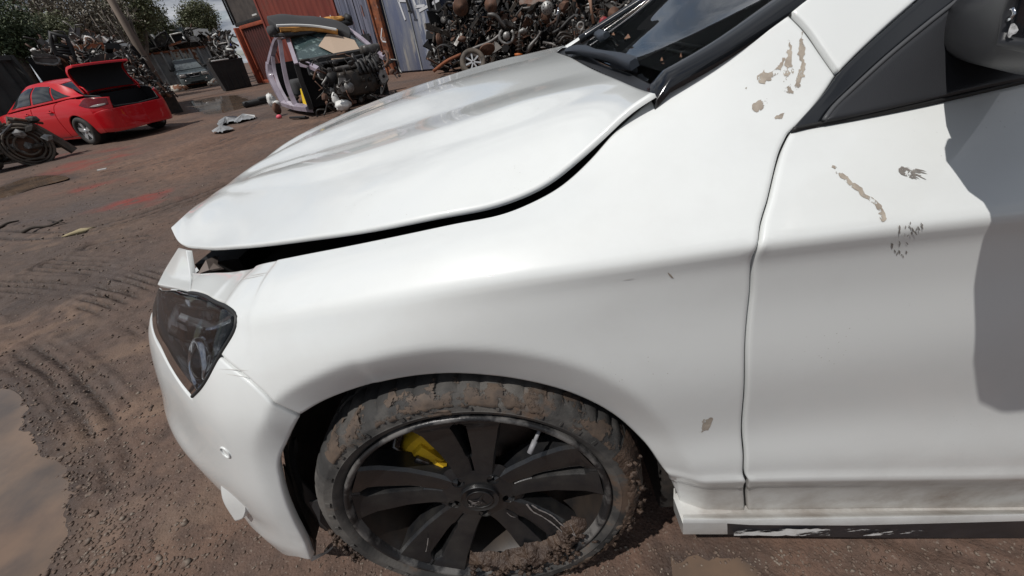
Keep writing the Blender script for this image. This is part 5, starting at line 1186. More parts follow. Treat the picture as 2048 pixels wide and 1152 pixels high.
# ------------------------------------------------------------------ red sedan, boot open
SCL = .90
a_ = np.array([.28,.96]); a_ /= np.linalg.norm(a_); xd = np.array([a_[1], -a_[0]]); o_ = at_z(190,291)[:2]
rc_ = root_at('red_sedan', frame_at(o_, xd) @ Matrix.Scale(SCL, 4), 'bright red sedan with open boot and silver alloy wheels', 'car')
def yside(x, z):        # body half-breadth inset at station x, height z
    pl = np.interp(x, [-3.62,-3.45,-3.2,-2.7,0,.35,.65,.85,.95,.99,1.01,1.02], [.62,.32,.12,.0,.0,.012,.06,.16,.30,.46,.66,.90])
    vz = np.interp(z, [.18,.28,.45,.62,.75,.90,1.05], [.06,.02,.0,-.012,-.004,.035,.10]); return pl+vz
XS = np.concatenate([np.linspace(-3.6, .6, 40), np.linspace(.64, .95, 12), np.linspace(.96,1.02,14)])
ZS = np.linspace(.16, 1.12, 60)
P = np.array([[(x, yside(x, z), z) for z in ZS] for x in XS]); P[:, :, 1] = gblur(gblur(P[:, :, 1], 1.5, 0), 2.0, 1)
# resample on uniform u (arc length of the plan at z=.6)
ul = np.concatenate([[0], np.cumsum(np.hypot(np.diff(P[:, 28, 0]), np.diff(P[:, 28, 1])))]); un = np.linspace(0, ul[-1], 160)
P2 = np.array([[ [np.interp(u_, ul, P[:, j, c]) for c in range(3)] for j in range(60)] for u_ in un])
RS = Surf(un, ZS, P2)
if RS.nrm([[2.0, .6]])[0][1] > 0: raise RuntimeError('RS')
def ux(x): return float(np.interp(x, P[:, 28, 0], ul))
u_end = ul[-1]
def archpts(xc, r=.36, zc=.32, n=9): return [('s', ux(xc)+0-r*math.cos(t_), zc+r*math.sin(t_)) if 0 else (ux(xc)+r*math.cos(t_), zc+r*math.sin(t_)) for t_ in np.linspace(-.25, math.pi+.25, n)]
def redside(parent, flip=False):
    parts = []
    ar = archpts(0); af = archpts(-2.68)
    quarter = [(ux(-.62),.22,1)]+[(ux(-.37),.23,1)]+ar[::-1][1:-1]+[(ux(.37),.225,1),(ux(.60),.235,1),(ux(.60),.80),(ux(.42),.98,1),(ux(.1),1.005),(ux(-.35),.98,1),(ux(-.52),.90),(ux(-.60),.7)]
    parts.append(panel('rear_quarter', RS, quarter, MAT['redpaint'], parent, uv=True, step=.05, edge=.03, ring=.01, flange=.02))
    rd = [(ux(-.635),.22,1),(ux(-.615),.7),(ux(-.535),.90),(ux(-.37),.975,1),(ux(-.9),.955),(ux(-1.42),.93,1),(ux(-1.47),.6),(ux(-1.45),.22,1)]
    parts.append(panel('rear_door', RS, rd, MAT['redpaint'], parent, uv=True, step=.05, edge=.03, ring=.01, flange=.02))
    fd = [(ux(-1.47),.22,1),(ux(-1.49),.6),(ux(-1.44),.928,1),(ux(-2.0),.90),(ux(-2.42),.875,1),(ux(-2.40),.6),(ux(-2.26),.22,1)]
    parts.append(panel('front_door', RS, fd, MAT['redpaint'], parent, uv=True, step=.05, edge=.03, ring=.01, flange=.02))
    fe = [(ux(-2.31),.23,1)]+af[1:-1][::1]+[(ux(-3.05),.22,1),(ux(-3.3),.2),(0.02,.25,1),(0.02,.70,1),(ux(-3.2),.80),(ux(-2.44),.865,1),(ux(-2.42),.6)]
    parts.append(panel('front_wing', RS, fe, MAT['redpaint'], parent, uv=True, step=.05, edge=.03, ring=.01, flange=.02))
    sl = [(ux(-2.28),.165,1),(ux(-.40),.165,1),(ux(-.42),.212,1),(ux(-2.28),.212,1)]
    parts.append(panel('sill', RS, sl, MAT['redpaint'], parent, uv=True, step=.05, edge=.03, ring=.008, off=-.004))
    bp = [(ux(.61),.235,1),(ux(.61),.66,1),(ux(.80),.70),(u_end-.002,.70,1),(u_end-.002,.24,1),(ux(.8),.22)]
    parts.append(panel('rear_bumper', RS, bp, MAT['redpaint'], parent, uv=True, step=.05, edge=.03, ring=.01))
    tl = [(ux(.34),.86,1),(ux(.58),.98),(ux(.80),.955),(ux(.93),.93,1),(ux(.93),.80,1),(ux(.75),.775),(ux(.52),.80)]
    b_ = [(ux(.60),.66,1),(ux(.60),.79,1),(ux(.52),.80),(ux(.36),.86,1),(ux(.44),.985,1),(ux(.60),.99,1),(ux(.85),.96),(ux(.958),.94,1),(ux(.958),.70,1),(ux(.8),.695)]
    parts.append(panel('tail_corner', RS, b_, MAT['redpaint'], parent, uv=True, step=.05, edge=.03, ring=.01, off=-.002))
    parts.append(panel('tail_lamp', RS, tl, MAT['taillamp'], parent, uv=True, step=.03, edge=.02, ring=.006, off=.010, flange=.012))
    tl2 = [(ux(.62),.80,1),(ux(.72),.825),(ux(.90),.83,1),(ux(.90),.80,1),(ux(.75),.787)]
    parts.append(panel('reversing_lamp', RS, tl2, MAT['clearlamp'], parent, uv=True, step=.03, edge=.02, ring=.005, off=.015, flange=.01))
    # greenhouse
    belt = [(-2.55,.10,.90),(-1.9,.055,.935),(-1.2,.055,.965),(-.5,.065,.995),(.12,.13,1.03),(.42,.22,1.04)]
    midl = [(-2.15,.17,1.08),(-1.75,.125,1.17),(-1.15,.115,1.20),(-.55,.13,1.20),(-.08,.19,1.15),(.20,.27,1.10)]
    roof = [(-1.62,.27,1.33),(-1.35,.25,1.385),(-1.0,.235,1.405),(-.6,.24,1.39),(-.25,.27,1.33),(.02,.32,1.20)]
    GS = lsheet([belt, midl, roof], 90, 40)
    gu_, gv_ = GS.U[-1], GS.V[-1]; flipu = GS.P[0, 0, 0] > GS.P[-1, 0, 0]
    def g(u_, v_): return ((gu_*(1-u_) if flipu else gu_*u_), gv_*v_)
    frm = panel('roof_side', GS, [(*g(0,0),1),(*g(1,0),1),(*g(1,1),1),(*g(0,1),1)], MAT['redpaint'], parent, uv=True, step=.06, edge=.04, ring=.01, flange=.02); parts.append(frm)
    for nm, q_ in (('front_window', [(.075,.10,1),(.40,.08,1),(.405,.80,1),(.30,.80),(.16,.62)]), ('rear_window', [(.43,.08,1),(.70,.10,1),(.70,.80,1),(.435,.82,1)]), ('quarter_glass', [(.72,.10,1),(.90,.16,1),(.82,.52),(.72,.76,1)])):
        parts.append(panel(nm, GS, [(*g(a,b),1) for a,b,*c in q_], MAT['tint'], parent, uv=True, step=.06, edge=.03, ring=.01, off=.008, flange=.006))
    for xh in (-1.62+.0, -.72):
        h = MB(); h.box((0,0,0),(.17,.03,.035), bev=.012); o = h.build('door_handle', MAT['redpaint'], parent); p = RS.ev([[ux(xh), .80]])[0]; o.location = (p[0], p[1]-.025, p[2]); parts.append(o)
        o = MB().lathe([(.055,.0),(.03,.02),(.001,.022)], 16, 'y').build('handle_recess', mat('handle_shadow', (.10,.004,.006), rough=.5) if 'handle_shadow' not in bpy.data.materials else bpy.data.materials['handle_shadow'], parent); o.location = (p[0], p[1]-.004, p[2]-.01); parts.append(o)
    return parts
ps = redside(rc_)
for p in ps:          # mirrored right-hand side
    q = p.copy(); link(q, rc_); lx = p.location.copy(); q.scale = (1, -1, 1); q.location = (lx.x, 1.78-lx.y, lx.z)
# roof, glass, bonnet spanning the width
def span(name, prof, material, inset, crown=.03, parent=None, off=0.0):
    rows = []
    for (x, z), ins in zip(prof, inset): rows.append([(x, ins, z), (x-.0, .45, z+crown*.8), (x, .89, z+crown), (x, 1.33, z+crown*.8), (x, 1.78-ins, z)])
    S = lsheet(rows, 50, 50, (0,0,1)); return panel(name, S, rect(S), material, parent or rc_, uv=True, step=.08, edge=.05, ring=.01, flange=.02, off=off)
span('roof', [(-1.64,1.325),(-1.3,1.39),(-.95,1.405),(-.55,1.39),(-.22,1.325)], MAT['redpaint'], [.27,.25,.235,.245,.275])
span('windscreen', [(-2.52,.905),(-2.1,1.10),(-1.66,1.32)], MAT['tint'], [.14,.19,.28])
span('rear_glass', [(-.20,1.315),(.1,1.19),(.38,1.045)], MAT['tint'], [.285,.31,.27])
span('bonnet', [(-3.6,.70),(-3.3,.80),(-2.9,.86),(-2.5,.895)], MAT['redpaint'], [.45,.18,.12,.11])
inb = MB(); inb.box((-1.25,.89,.55),(3.1,1.5,.5)); inb.box((-3.0,.89,.45),(1.0,1.0,.5)); inb.box((.35,.89,.42),(1.0,1.2,.38)); inb.build('underbody', MAT['under'], rc_)
bt = MB()   # boot cavity (inside faces)
V = [(.36,.24,1.02),(.36,1.54,1.02),(.93,.34,.72),(.93,1.44,.72),(.36,.24,.60),(.36,1.54,.60),(.90,.34,.60),(.90,1.44,.60),(.80,.26,.97),(.80,1.52,.97)]
bt.add(V, [(4,5,7,6),(0,1,5,4),(0,4,6,2,8),(1,9,3,7,5),(2,6,7,3)]); bt.build('boot_lining', MAT['dark'], rc_)
MB().tube([(.36,.24,1.03),(.60,.24,1.01),(.82,.27,.97),(.955,.36,.74),(.975,.89,.71),(.955,1.42,.74),(.82,1.51,.97),(.60,1.54,1.01),(.36,1.54,1.03)], .018, 8).build('boot_seal', MAT['rubber'], rc_)
rows = [[(.37,.26,1.05),(.31,.24,1.17),(.24,.23,1.33),(.23,.24,1.47),(.32,.25,1.57),(.52,.27,1.60)]]
def lidrow(y, k): return [(.37,y,1.05+k),(.31,y,1.18+k),(.25,y,1.34+k),(.24,y,1.49+k),(.34,y,1.60+k),(.56,y,1.64+k*.5)]
LD = lsheet([lidrow(.27,0), lidrow(.5,.012), lidrow(.89,.02), lidrow(1.28,.012), lidrow(1.51,0)], 60, 50, (-1,0,.3))
lid = panel('boot_lid', LD, rect(LD), MAT['redpaint'], rc_, uv=True, step=.05, edge=.03, ring=.008, flange=.05)
panel('lid_lining', LD, [(.03,.05,1),(LD.U[-1]-.03,.05,1),(LD.U[-1]-.03,LD.V[-1]-.05,1),(.03,LD.V[-1]-.05,1)], MAT['dark'], lid, uv=True, step=.08, edge=.05, flange=0, off=-.045)
for y in (.30,1.48): MB().tube([(.45,y,1.0),(.47,y,1.10),(.42,y,1.18),(.33,y,1.22)], .018, 8).build('lid_hinge', MAT['redpaint'], lid)
for k, (x, y, fl_) in enumerate(((0,.02,0),(-2.68,.02,0),(0,1.76,1),(-2.68,1.76,1))):
    M = Matrix.Translation((x, y, .32)) @ (Matrix.Rotation(math.pi, 4, 'Z') if fl_ else Matrix.Identity(4)); small_wheel('wheel', M, .32, .21, rc_)
for x in (0,-2.68): MB().lathe([(.37,.0),(.37,.32),(.0,.32)], 28, 'y', Matrix.Translation((x,.06,.34))).build('wheel_housing', MAT['dark'], rc_)
MB().tube([(.75,1.2,.2),(1.0,1.2,.2)], .03, 8).build('exhaust', MAT['greymetal'], rc_)
MB().add([(1.0,.62,.56),(1.0,1.16,.56),(1.0,1.16,.44),(1.0,.62,.44)],[(0,1,2,3)]).build('plate_recess', MAT['redpaint'], rc_)

# ------------------------------------------------------------------ dark green four-wheel drive facing the camera
bL = at_z(374,180); vd = (bL-CO)[:2]; vd /= np.linalg.norm(vd); pd_ = np.array([vd[1], -vd[0]]); d = pd_*1.0+vd*.06; d /= np.linalg.norm(d)
Ls = min(np.arange(.8, 3, .02), key=lambda q_: abs(proj([bL[0]+d[0]*q_, bL[1]+d[1]*q_, 0])[0]-428)); d = d*Ls; sv_ = root_at('green_four_wheel_drive', frame_at(bL[:2], d) @ Matrix.Scale(np.hypot(*d)/1.55, 4) @ Matrix.Translation((-.1,0,0)), 'dark green four-wheel drive facing the yard, seen head on', 'car')
MAT['green'] = paint('dark_green_paint', (.050,.066,.072)); MAT['cladding'] = mat('grey_bumper', (.085,.10,.10), rough=.5)
def quadloft(secs, name, material, parent, ang=35):   # secs: list of rings
    V = [p for s_ in secs for p in s_]; k = len(secs[0]); return mesh_obj(name, V, [(i*k+j, i*k+(j+1) % k, (i+1)*k+(j+1) % k, (i+1)*k+j) for i in range(len(secs)-1) for j in range(k)]+[tuple(range(k))[::-1], tuple((len(secs)-1)*k+j for j in range(k))], material, parent, ang=ang)
def sec(y, hw, z0, z1, ch=.08, cx_=.875): return [(cx_-hw,y,z0),(cx_-hw,y,z1-ch),(cx_-hw+ch,y,z1),(cx_+hw-ch,y,z1),(cx_+hw,y,z1-ch),(cx_+hw,y,z0)]
quadloft([sec(.02,.78,.42,.86,.06),sec(.12,.85,.36,.93,.08),sec(.9,.875,.34,1.05,.10),sec(1.15,.875,.34,1.10,.10),sec(4.2,.87,.34,1.08,.1)], 'body', MAT['green'], sv_)
quadloft([sec(.95,.76,1.05,1.10,.04),sec(1.65,.64,1.05,1.66,.10),sec(2.2,.63,1.05,1.70,.10),sec(4.05,.63,1.05,1.66,.10)], 'cabin', MAT['green'], sv_)
ws = mesh_obj('windscreen', [(.20,1.04,1.115),(1.55,1.04,1.115),(1.44,1.60,1.60),(.31,1.60,1.60)], [(0,1,2,3)], MAT['tint'], sv_, smooth=False); ws.location = (0,-.03,.01)
for s_ in (0,1):
    q = [(.12+.0,1.2,1.14),(.13,3.9,1.14),(.235,3.7,1.56),(.235,1.75,1.56)]
    if s_: q = [(1.75-p[0], p[1], p[2]) for p in q][::-1]
    mesh_obj('side_window', [(p[0]+(-.03 if not s_ else .03), p[1], p[2]) for p in q], [(0,1,2,3)], MAT['tint'], sv_, smooth=False)
quadloft([sec(-.08,.70,.30,.58,.05),sec(.0,.84,.28,.60,.05),sec(.3,.88,.28,.60,.04)], 'bumper', MAT['cladding'], sv_)
MB().box((.875,-.10,.36),(.8,.05,.10), bev=.02).build('air_intake', MAT['dark'], sv_)
MB().box((.875,-.012,.74),(.62,.06,.17), bev=.03).build('grille', MAT['dark'], sv_)
fr2 = MB(); fr2.tube([(.53,-.05,.83),(1.22,-.05,.83),(1.12,-.05,.66),(.63,-.05,.66)], .022, 8, closed=True); fr2.build('grille_surround', MAT['silver'], sv_)
MB().tube([(.855,-.06,.71),(.86,-.06,.77),(.89,-.06,.77),(.895,-.06,.71)], .01, 6).build('grille_badge', MAT['silver'], sv_)
for x in (.27,1.48):
    MB().box((x,-.0,.75),(.34,.10,.17), bev=.04).build('headlight', MAT['clearlamp'], sv_)
    MB().lathe([(.05,.02),(.045,-.02),(.001,-.03)], 14, 'y', Matrix.Translation((.3 if x < .8 else 1.45,-.09,.47))).build('fog_lamp', MAT['clearlamp'], sv_)
for x in (-.08,1.83): MB().box((x,1.15,1.15),(.2,.08,.15), bev=.04).build('door_mirror', MAT['black'], sv_)
for x in (.10,1.65):
    small_wheel('wheel', Matrix.Translation((x+(.12 if x > 1 else -.12)*0,.85,.33)) @ Matrix.Rotation(R(90) if x > 1 else R(-90), 4, 'Z'), .33, .2, sv_)
    small_wheel('wheel', Matrix.Translation((x,3.45,.33)) @ Matrix.Rotation(R(90) if x > 1 else R(-90), 4, 'Z'), .33, .2, sv_)
for k in range(3): MB().box((.55+.32*k,1.0,1.12),(.18,.02,.02)).build('wiper_glint', MAT['clearlamp'], sv_)

# ------------------------------------------------------------------ stripped lavender car
WO = np.array([-3.30, 7.45]); wl_ = np.array([.785, .62])
wk = root_at('stripped_car', frame_at(WO, wl_) @ Matrix.Translation((0,0,-.03)), 'stripped lavender car shell with cracked windscreen and bare engine bay', 'car')
MAT['lav'] = mat('lavender_paint', (.30,.262,.31), rough=.4, coat=.5, col2=(.20,.16,.20), nscale=5, lo=.5, hi=.7)
MAT['crack'] = mat('cracked_glass', (.045,.070,.072), rough=.12, coat=.5, col2=(.26,.34,.33), nscale=9, ndet=14, lo=.56, hi=.72)
MAT['card'] = mat('tan_card', (.42,.32,.24), rough=.8); MAT['foam'] = mat('orange_foam', (.55,.28,.08), rough=.95, col2=(.40,.19,.05), nscale=12, bump=.6, bscale=40, bdist=.01)
MAT['cloth'] = mat('dark_seat_fabric', (.045,.045,.047), rough=.9, bump=.3, bscale=300); MAT['yellow'] = mat('yellow_sheet', (.75,.50,.02), rough=.5)
def beam(pts, w, h, name, material, parent, up=(1,0,0)):
    P = [Vector([float(c) for c in p]) for p in spline3(pts, max(6, 5*len(pts)))] if len(pts) > 2 else [Vector(p) for p in pts]; V = []; u_ = Vector(up)
    for i, p in enumerate(P):
        t_ = (P[min(i+1, len(P)-1)]-P[max(i-1, 0)]).normalized(); s_ = t_.cross(u_).normalized(); q_ = s_.cross(t_).normalized()
        ww = w if not hasattr(w, '__len__') else float(np.interp(i/(len(P)-1), np.linspace(0,1,len(w)), w))
        for a, b in ((-1,-1),(-.6,.6),(-.5,1),(.5,1),(.6,.6),(1,-1)): V.append(p+s_*a*ww/2+q_*(-b)*h/2)
    k = 6; n_ = len(P); return mesh_obj(name, V, [(i*k+j, i*k+(j+1) % k, (i+1)*k+(j+1) % k, (i+1)*k+j) for i in range(n_-1) for j in range(k)]+[tuple(range(k))[::-1], tuple((n_-1)*k+j for j in range(k))], material, parent, ang=30)
def side(flip):
    f = (lambda p: (1.68-p[0], p[1], p[2])) if flip else (lambda p: p); mp = lambda l: [f(p) for p in l]
    beam(mp([(.0,.85,.16),(.0,1.9,.14),(.0,3.0,.17)]), .16, .12, 'sill', MAT['lav'] if not flip else MAT['black'], wk)
    beam(mp([(.02,.80,.16),(.02,.74,.5),(.05,.72,.93)]), [.12,.08,.07], .08, 'hinge_pillar', MAT['black'], wk)
    beam(mp([(.05,.70,.93),(.14,1.02,1.17),(.23,1.36,1.37)]), .075, .07, 'a_pillar', MAT['lav'], wk)
    beam(mp([(.23,1.34,1.37),(.25,1.9,1.43),(.25,2.45,1.38),(.20,2.95,1.20),(.10,3.28,.98)]), [.07,.08,.10,.14,.16], .08, 'roof_rail', MAT['lav'], wk)
    beam(mp([(.10,3.26,1.0),(.03,3.34,.78),(.0,3.20,.50),(.0,3.05,.20)]), [.22,.34,.22,.16], .10, 'rear_quarter', MAT['lav'], wk)
    beam(mp([(.02,2.0,.16),(.03,2.0,.55),(.08,1.97,.85),(.22,1.95,1.37)]), [.26,.15,.10,.07], .07, 'b_pillar', MAT['lav'], wk)
    beam(mp([(.03,2.66,.20),(.03,2.84,.5),(.10,3.0,.85),(.18,2.98,1.12)]), [.10,.10,.08,.08], .06, 'door_frame', MAT['lav'], wk)
    beam(mp([(.12,.70,.92),(.16,.35,.88),(.20,.0,.80)]), .12, .06, 'wing_rail', MAT['lav'], wk)
    beam(mp([(.42,.75,.42),(.42,.3,.40),(.42,-.12,.42)]), .11, .09, 'chassis_rail', MAT['greymetal'], wk)
    o = MB().lathe([(.16,-.08),(.15,.05),(.10,.09),(.035,.09),(.03,.12),(.001,.12)], 20, 'z').build('strut_tower', MAT['black'] if not flip else MAT['greymetal'], wk); o.location = f((.27,.36,.82))
    pl_ = [(.0,.0),(.12,.02),(.15,.10),(.13,.22),(.02,.24),(-.03,.12)]
    o = MB().prism(pl_, -.015, .015, 'y').build('mount_plate', MAT['alu'], wk); o.location = f((.44,-.13,.40)); 
    h = MB().lathe([(.028,-.02),(.001,-.02)], 10, 'y').build('plate_hole', MAT['dark'], o); h.location = (.06,0,.12)
side(False); side(True)
rf_ = lsheet([[(.27,1.38,1.385),(.84,1.36,1.42),(1.41,1.38,1.385)],[(.27,1.9,1.44),(.84,1.9,1.475),(1.41,1.9,1.44)],[(.29,2.5,1.39),(.84,2.55,1.43),(1.39,2.5,1.39)]], 30, 30, (0,0,1))
panel('roof', rf_, rect(rf_), MAT['lav'], wk, uv=True, step=.1, edge=.06, ring=.01, flange=.02)
wsd = lsheet([[(.10,.74,.955),(.84,.62,.93),(1.58,.74,.955)],[(.28,1.36,1.375),(.84,1.30,1.405),(1.40,1.36,1.375)]], 30, 30, (0,-1,1))
panel('windscreen', wsd, rect(wsd), MAT['crack'], wk, uv=True, step=.08, edge=.05, ring=.01, flange=.01)
MB().tube([(.55,1.31,1.395),(.95,.95,1.17),(1.16,.70,.975)], .014, 6).build('loose_trim', MAT['black'], wk)
mesh_obj('card_sheet', [(.62,.92,1.16),(.98,1.22,1.36),(1.36,.94,1.17),(1.30,.64,.99),(.80,.60,.975)], [(0,4,3,2,1)], MAT['card'], wk, smooth=False)
MB().box((1.05,.52,.96),(.95,.18,.02), Matrix.Rotation(R(4), 4, 'Y'), bev=.005).build('scuttle_board', MAT['card'], wk)
beam([(.2,.60,.93),(.84,.50,.95),(1.5,.60,.95)], .12, .05, 'scuttle_tray', MAT['black'], wk, (0,1,0)); beam([(.25,.42,.88),(.84,.36,.88),(1.3,.42,.90)], .06, .05, 'crossmember', MAT['black'], wk, (0,1,0))
MB().box((.84,.82,.55),(1.5,.05,.75)).build('firewall', MAT['dark'], wk); MB().box((.84,2.1,.20),(1.5,2.4,.06)).build('floor_pan', MAT['black'], wk); MB().box((.84,3.25,.62),(1.4,.06,.7)).build('rear_panel', MAT['black'], wk)
MB().box((.84,2.7,.45),(1.2,.5,.35), bev=.08).build('rear_bench', MAT['cloth'], wk)
mesh_obj('yellow_sheet', [(.03,1.02,.18),(.05,1.42,.18),(.10,1.36,.50),(.10,1.12,.52),(.07,1.0,.40)], [(0,1,2,3,4)], MAT['yellow'], wk, smooth=False)
eng = MB(); eng.box((.80,.12,.50),(.62,.42,.42), bev=.05); eng.blob((.55,.02,.42),(.20,.16,.16),.3,2.5,2,None,4); eng.blob((1.1,.05,.45),(.17,.15,.17),.3,2.5,2,None,7); eng.build('engine_block', MAT['oily'], wk)
for k in range(5):
    x = .86+k*.085; MB().tube(list(spline3([(x,.30,.70),(x+.02,.12,.84),(x+.03,-.06,.80),(x+.03,-.14,.62)], 10)), .030, 8).build('intake_runner', MAT['black'], wk)
MB().box((.80,.16,.76),(.55,.20,.08), bev=.03).build('valve_cover', MAT['greymetal'], wk)
MB().blob((.38,-.14,.20),(.15,.09,.09),.28,2.2,3,None,2.).build('washer_bottle', MAT['whitepl'], wk)
MB().blob((.30,-.05,.30),(.07,.06,.13),.2,2.2,2,None,3.).build('bottle_neck', MAT['whitepl'], wk)
MB().lathe([(.0,-.03),(.09,-.03),(.10,.03),(.04,.05),(.0,.05)], 20, 'y', Matrix.Translation((.58,-.14,.46))).build('alternator', MAT['alu'], wk)
MB().lathe([(.0,-.02),(.12,-.02),(.12,.03),(.0,.03)], 24, 'y', Matrix.Translation((.42,.05,.63))).build('pulley', MAT['black'], wk)
MB().box((1.42,.42,.98),(.36,.28,.16), Matrix.Identity(4), bev=.05).build('fuse_box', MAT['greymetal'], wk)
rng2 = random.Random(11)
for k in range(64):
    x, z = rng2.uniform(.05,1.62), rng2.uniform(.12,.92); p = [(x, rng2.uniform(-.2,.4), z)]
    for j in range(3): p.append((min(1.7, max(0, p[-1][0]+rng2.uniform(-.16,.16))), p[-1][1]+rng2.uniform(-.12,.12), max(.05, min(.98, p[-1][2]+rng2.uniform(-.16,.14)))))
    MB().tube(list(spline3(p, 10)), rng2.choice((.008,.011,.016,.024)), 6).build('hose', MAT[rng2.choice(('black','black','oily','oily','greymetal','brownmetal','alu'))], wk)
for k in range(46):
    o = MB().blob((0,0,0),(rng2.uniform(.02,.075),rng2.uniform(.02,.06),rng2.uniform(.02,.075)),.5,2.4,1,None,k*1.9, smooth=False).build('engine_fitting', MAT[rng2.choice(('alu','greymetal','oily','black','brownmetal','oily'))], wk); o.location = (rng2.uniform(.1,1.62), rng2.uniform(-.2,.25), rng2.uniform(.12,.9))
for k in range(12):
    o = MB().blob((0,0,0),(.10,.12,.08),.4,2,1,None,k*2.3).build('cabin_debris', MAT[rng2.choice(('oily','greymetal','cloth','brownmetal','card'))], wk); o.location = (rng2.uniform(.1,.6), rng2.uniform(1.1,2.8), .26)
# seats on its roof
WKM = wk.matrix_world.copy()
def on_wreck(name, label, cat): return root_at(name, WKM.copy(), label, cat)
s1 = on_wreck('torn_cushion', 'dark grey car seat cushion lying on the stripped car roof', 'seat')
SC_ = lsheet([[(.10,1.18,1.56),(.35,1.22,1.55),(.60,1.20,1.50),(.95,1.14,1.44),(1.22,1.04,1.35),(1.33,.96,1.26)],[(.03,1.42,1.72),(.35,1.46,1.72),(.62,1.45,1.66),(1.0,1.38,1.60),(1.32,1.28,1.50),(1.45,1.20,1.38)],[(.15,1.72,1.76),(.40,1.76,1.77),(.66,1.74,1.72),(1.02,1.68,1.66),(1.32,1.60,1.55),(1.45,1.50,1.44)]], 60, 40, (0,-1,1))
panel('cushion', SC_, rect(SC_), MAT['cloth'], s1, uv=True, step=.05, edge=.03, ring=.015, hem=.02, flange=.09)
beam([(.08,1.15,1.56),(.45,1.17,1.53),(.80,1.13,1.47),(1.10,1.02,1.38)], .05, .03, 'piping', MAT['whitepl'], s1, (0,1,0)); beam([(.12,1.18,1.50),(.5,1.19,1.46),(.9,1.13,1.41),(1.12,1.05,1.34)], .09, .05, 'foam_edge', MAT['foam'], s1, (0,1,0))
s2 = on_wreck('seat_back', 'torn seat back with orange foam under the grey cushion', 'seat')
MB().blob((.42,1.38,1.46),(.40,.22,.075),.30,2.2,3,None,9.).build('foam', MAT['foam'], s2); beam([(.0,1.30,1.43),(.1,1.2,1.42),(.5,1.18,1.40),(.8,1.2,1.41)], .07, .05, 'cover_edge', MAT['cloth'], s2, (0,1,0)); MB().blob((.02,1.4,1.50),(.09,.2,.10),.2,2,2,None,8.).build('bolster', MAT['cloth'], s2)
s3 = on_wreck('seat_back', 'far torn seat back with foam, nearest the blue container', 'seat')
MB().blob((1.40,2.1,1.58),(.34,.16,.08),.35,2.4,3,None,5.).build('foam', MAT['foam'], s3); MB().box((1.42,2.05,1.50),(.85,.22,.10), bev=.04).build('frame', MAT['black'], s3); MB().blob((1.78,2.05,1.57),(.09,.14,.11),.2,2,2,None,2.).build('bolster', MAT['black'], s3)

# ------------------------------------------------------------------ loose items on the mud
def put(mb, name, mats, p, label, cat, group=None, rz=0.0, rx=0.0, kind=None, sc1=1.0):
    o = mb.build(name, mats, None); o.location = tuple(float(c) for c in p); o.rotation_euler = (rx, 0, rz); o.scale = (sc1,)*3; return tag(o, label, cat, group, kind)
p = at_z(518,212); put(MB().box((0,0,.10),(.75,.18,.16), bev=.05).box((.2,0,.16),(.3,.2,.1), bev=.03).lathe([(.05,-.02),(.02,-.02)],12,'y',Matrix.Translation((-.28,-.1,.12))), 'bumper_piece', MAT['black'], p, 'black plastic bumper piece left of the stripped car', 'bumper', rz=R(35))
p = at_z(549,215); put(MB().blob((0,0,.16),(.10,.09,.17),.45,2.2,3,None,1.).blob((.12,-.05,.08),(.09,.08,.09),.4,2.2,2,None,6.), 'plastic_tank', MAT['whitepl'], p, 'white plastic tank behind the stripped car sill', 'tank')
p = at_z(560,232); put(MB().lathe([(.0,-.05),(.10,-.04),(.13,.0),(.10,.04),(.0,.05)], 20, 'x', Matrix.Translation((0,0,.15))), 'brake_drum', MAT['brownmetal'], p, 'rusty round drum standing at the rear of the stripped car', 'drum')
p = at_z(560,238); put(MB().blob((0,0,.045),(.06,.05,.045),.1,2,2), 'pink_lump', mat('pink_plastic', (.65,.10,.14), rough=.5), p, 'small pink plastic lump under the rusty drum', 'debris')
p = at_z(598,240); put(MB().box((0,0,.05),(.5,.05,.04), bev=.01).box((.1,.05,.03),(.3,.03,.03)), 'metal_strip', MAT['black'], p, 'dark metal strip on the mud below the stripped car', 'strip', rz=R(-30))
MAT['bag'] = mat('plastic_bag', (.28,.29,.30), rough=.3, col2=(.16,.155,.15), nscale=7)
for k, (pts, lab) in enumerate((([(436,252),(446,243),(458,240),(470,236),(478,241),(470,248),(456,250),(446,256)], 'grey crumpled plastic sheet on the mud near the puddle'), ([(474,242),(490,236),(506,234),(509,240),(492,244),(478,248)], 'pale plastic scrap right of the crumpled sheet'), ([(426,268),(446,262),(470,262),(450,268)], 'thin pale strip of plastic nearest the white bonnet'))):
    pl = spline([tuple(at_z(*q_)[:2]) for q_ in pts], .05); c = pl.mean(0); V = [(x, y, gz(x,y)+.015+.05*random.random()) for x, y in pl]+[(c[0], c[1], .14), ]
    for j in range(6): V.append((c[0]+random.uniform(-.2,.2), c[1]+random.uniform(-.12,.12), random.uniform(.06,.16)))
    n_ = len(pl); o = mesh_obj('plastic_sheet', V, [(i, (i+1) % n_, n_) for i in range(n_)], MAT['bag'], smooth=False); tag(o, lab, 'plastic sheet')
MAT['wood'] = mat('dead_wood', (.045,.035,.028), rough=.9)
for k, (pts, r_, lab) in enumerate((([(48,469),(70,463),(100,456),(132,447)], .016, 'long dark stick lying on the mud'), ([(0,460),(18,455),(40,445)], .014, 'short dark stick at the left edge'), ([(100,444),(118,450),(132,449)], .008, 'thin twig beside the long stick'))):
    P = [at_z(*q_)+[0,0,.02+.02*(i % 2)] for i, q_ in enumerate(pts)]; tag(MB().tube(list(spline3(P, 10)), [r_*(1-.05*i) for i in range(10)], 7).build('stick', MAT['wood'], None), lab, 'stick')
p = at_z(158,466); put(MB().blob((0,0,.01),(.11,.04,.02),.5,2,2,None,3.), 'pale_clod', mat('pale_dirt', (.30,.25,.15), rough=.9), p, 'pale yellowish clod beside the stick', 'clod', rz=R(30))
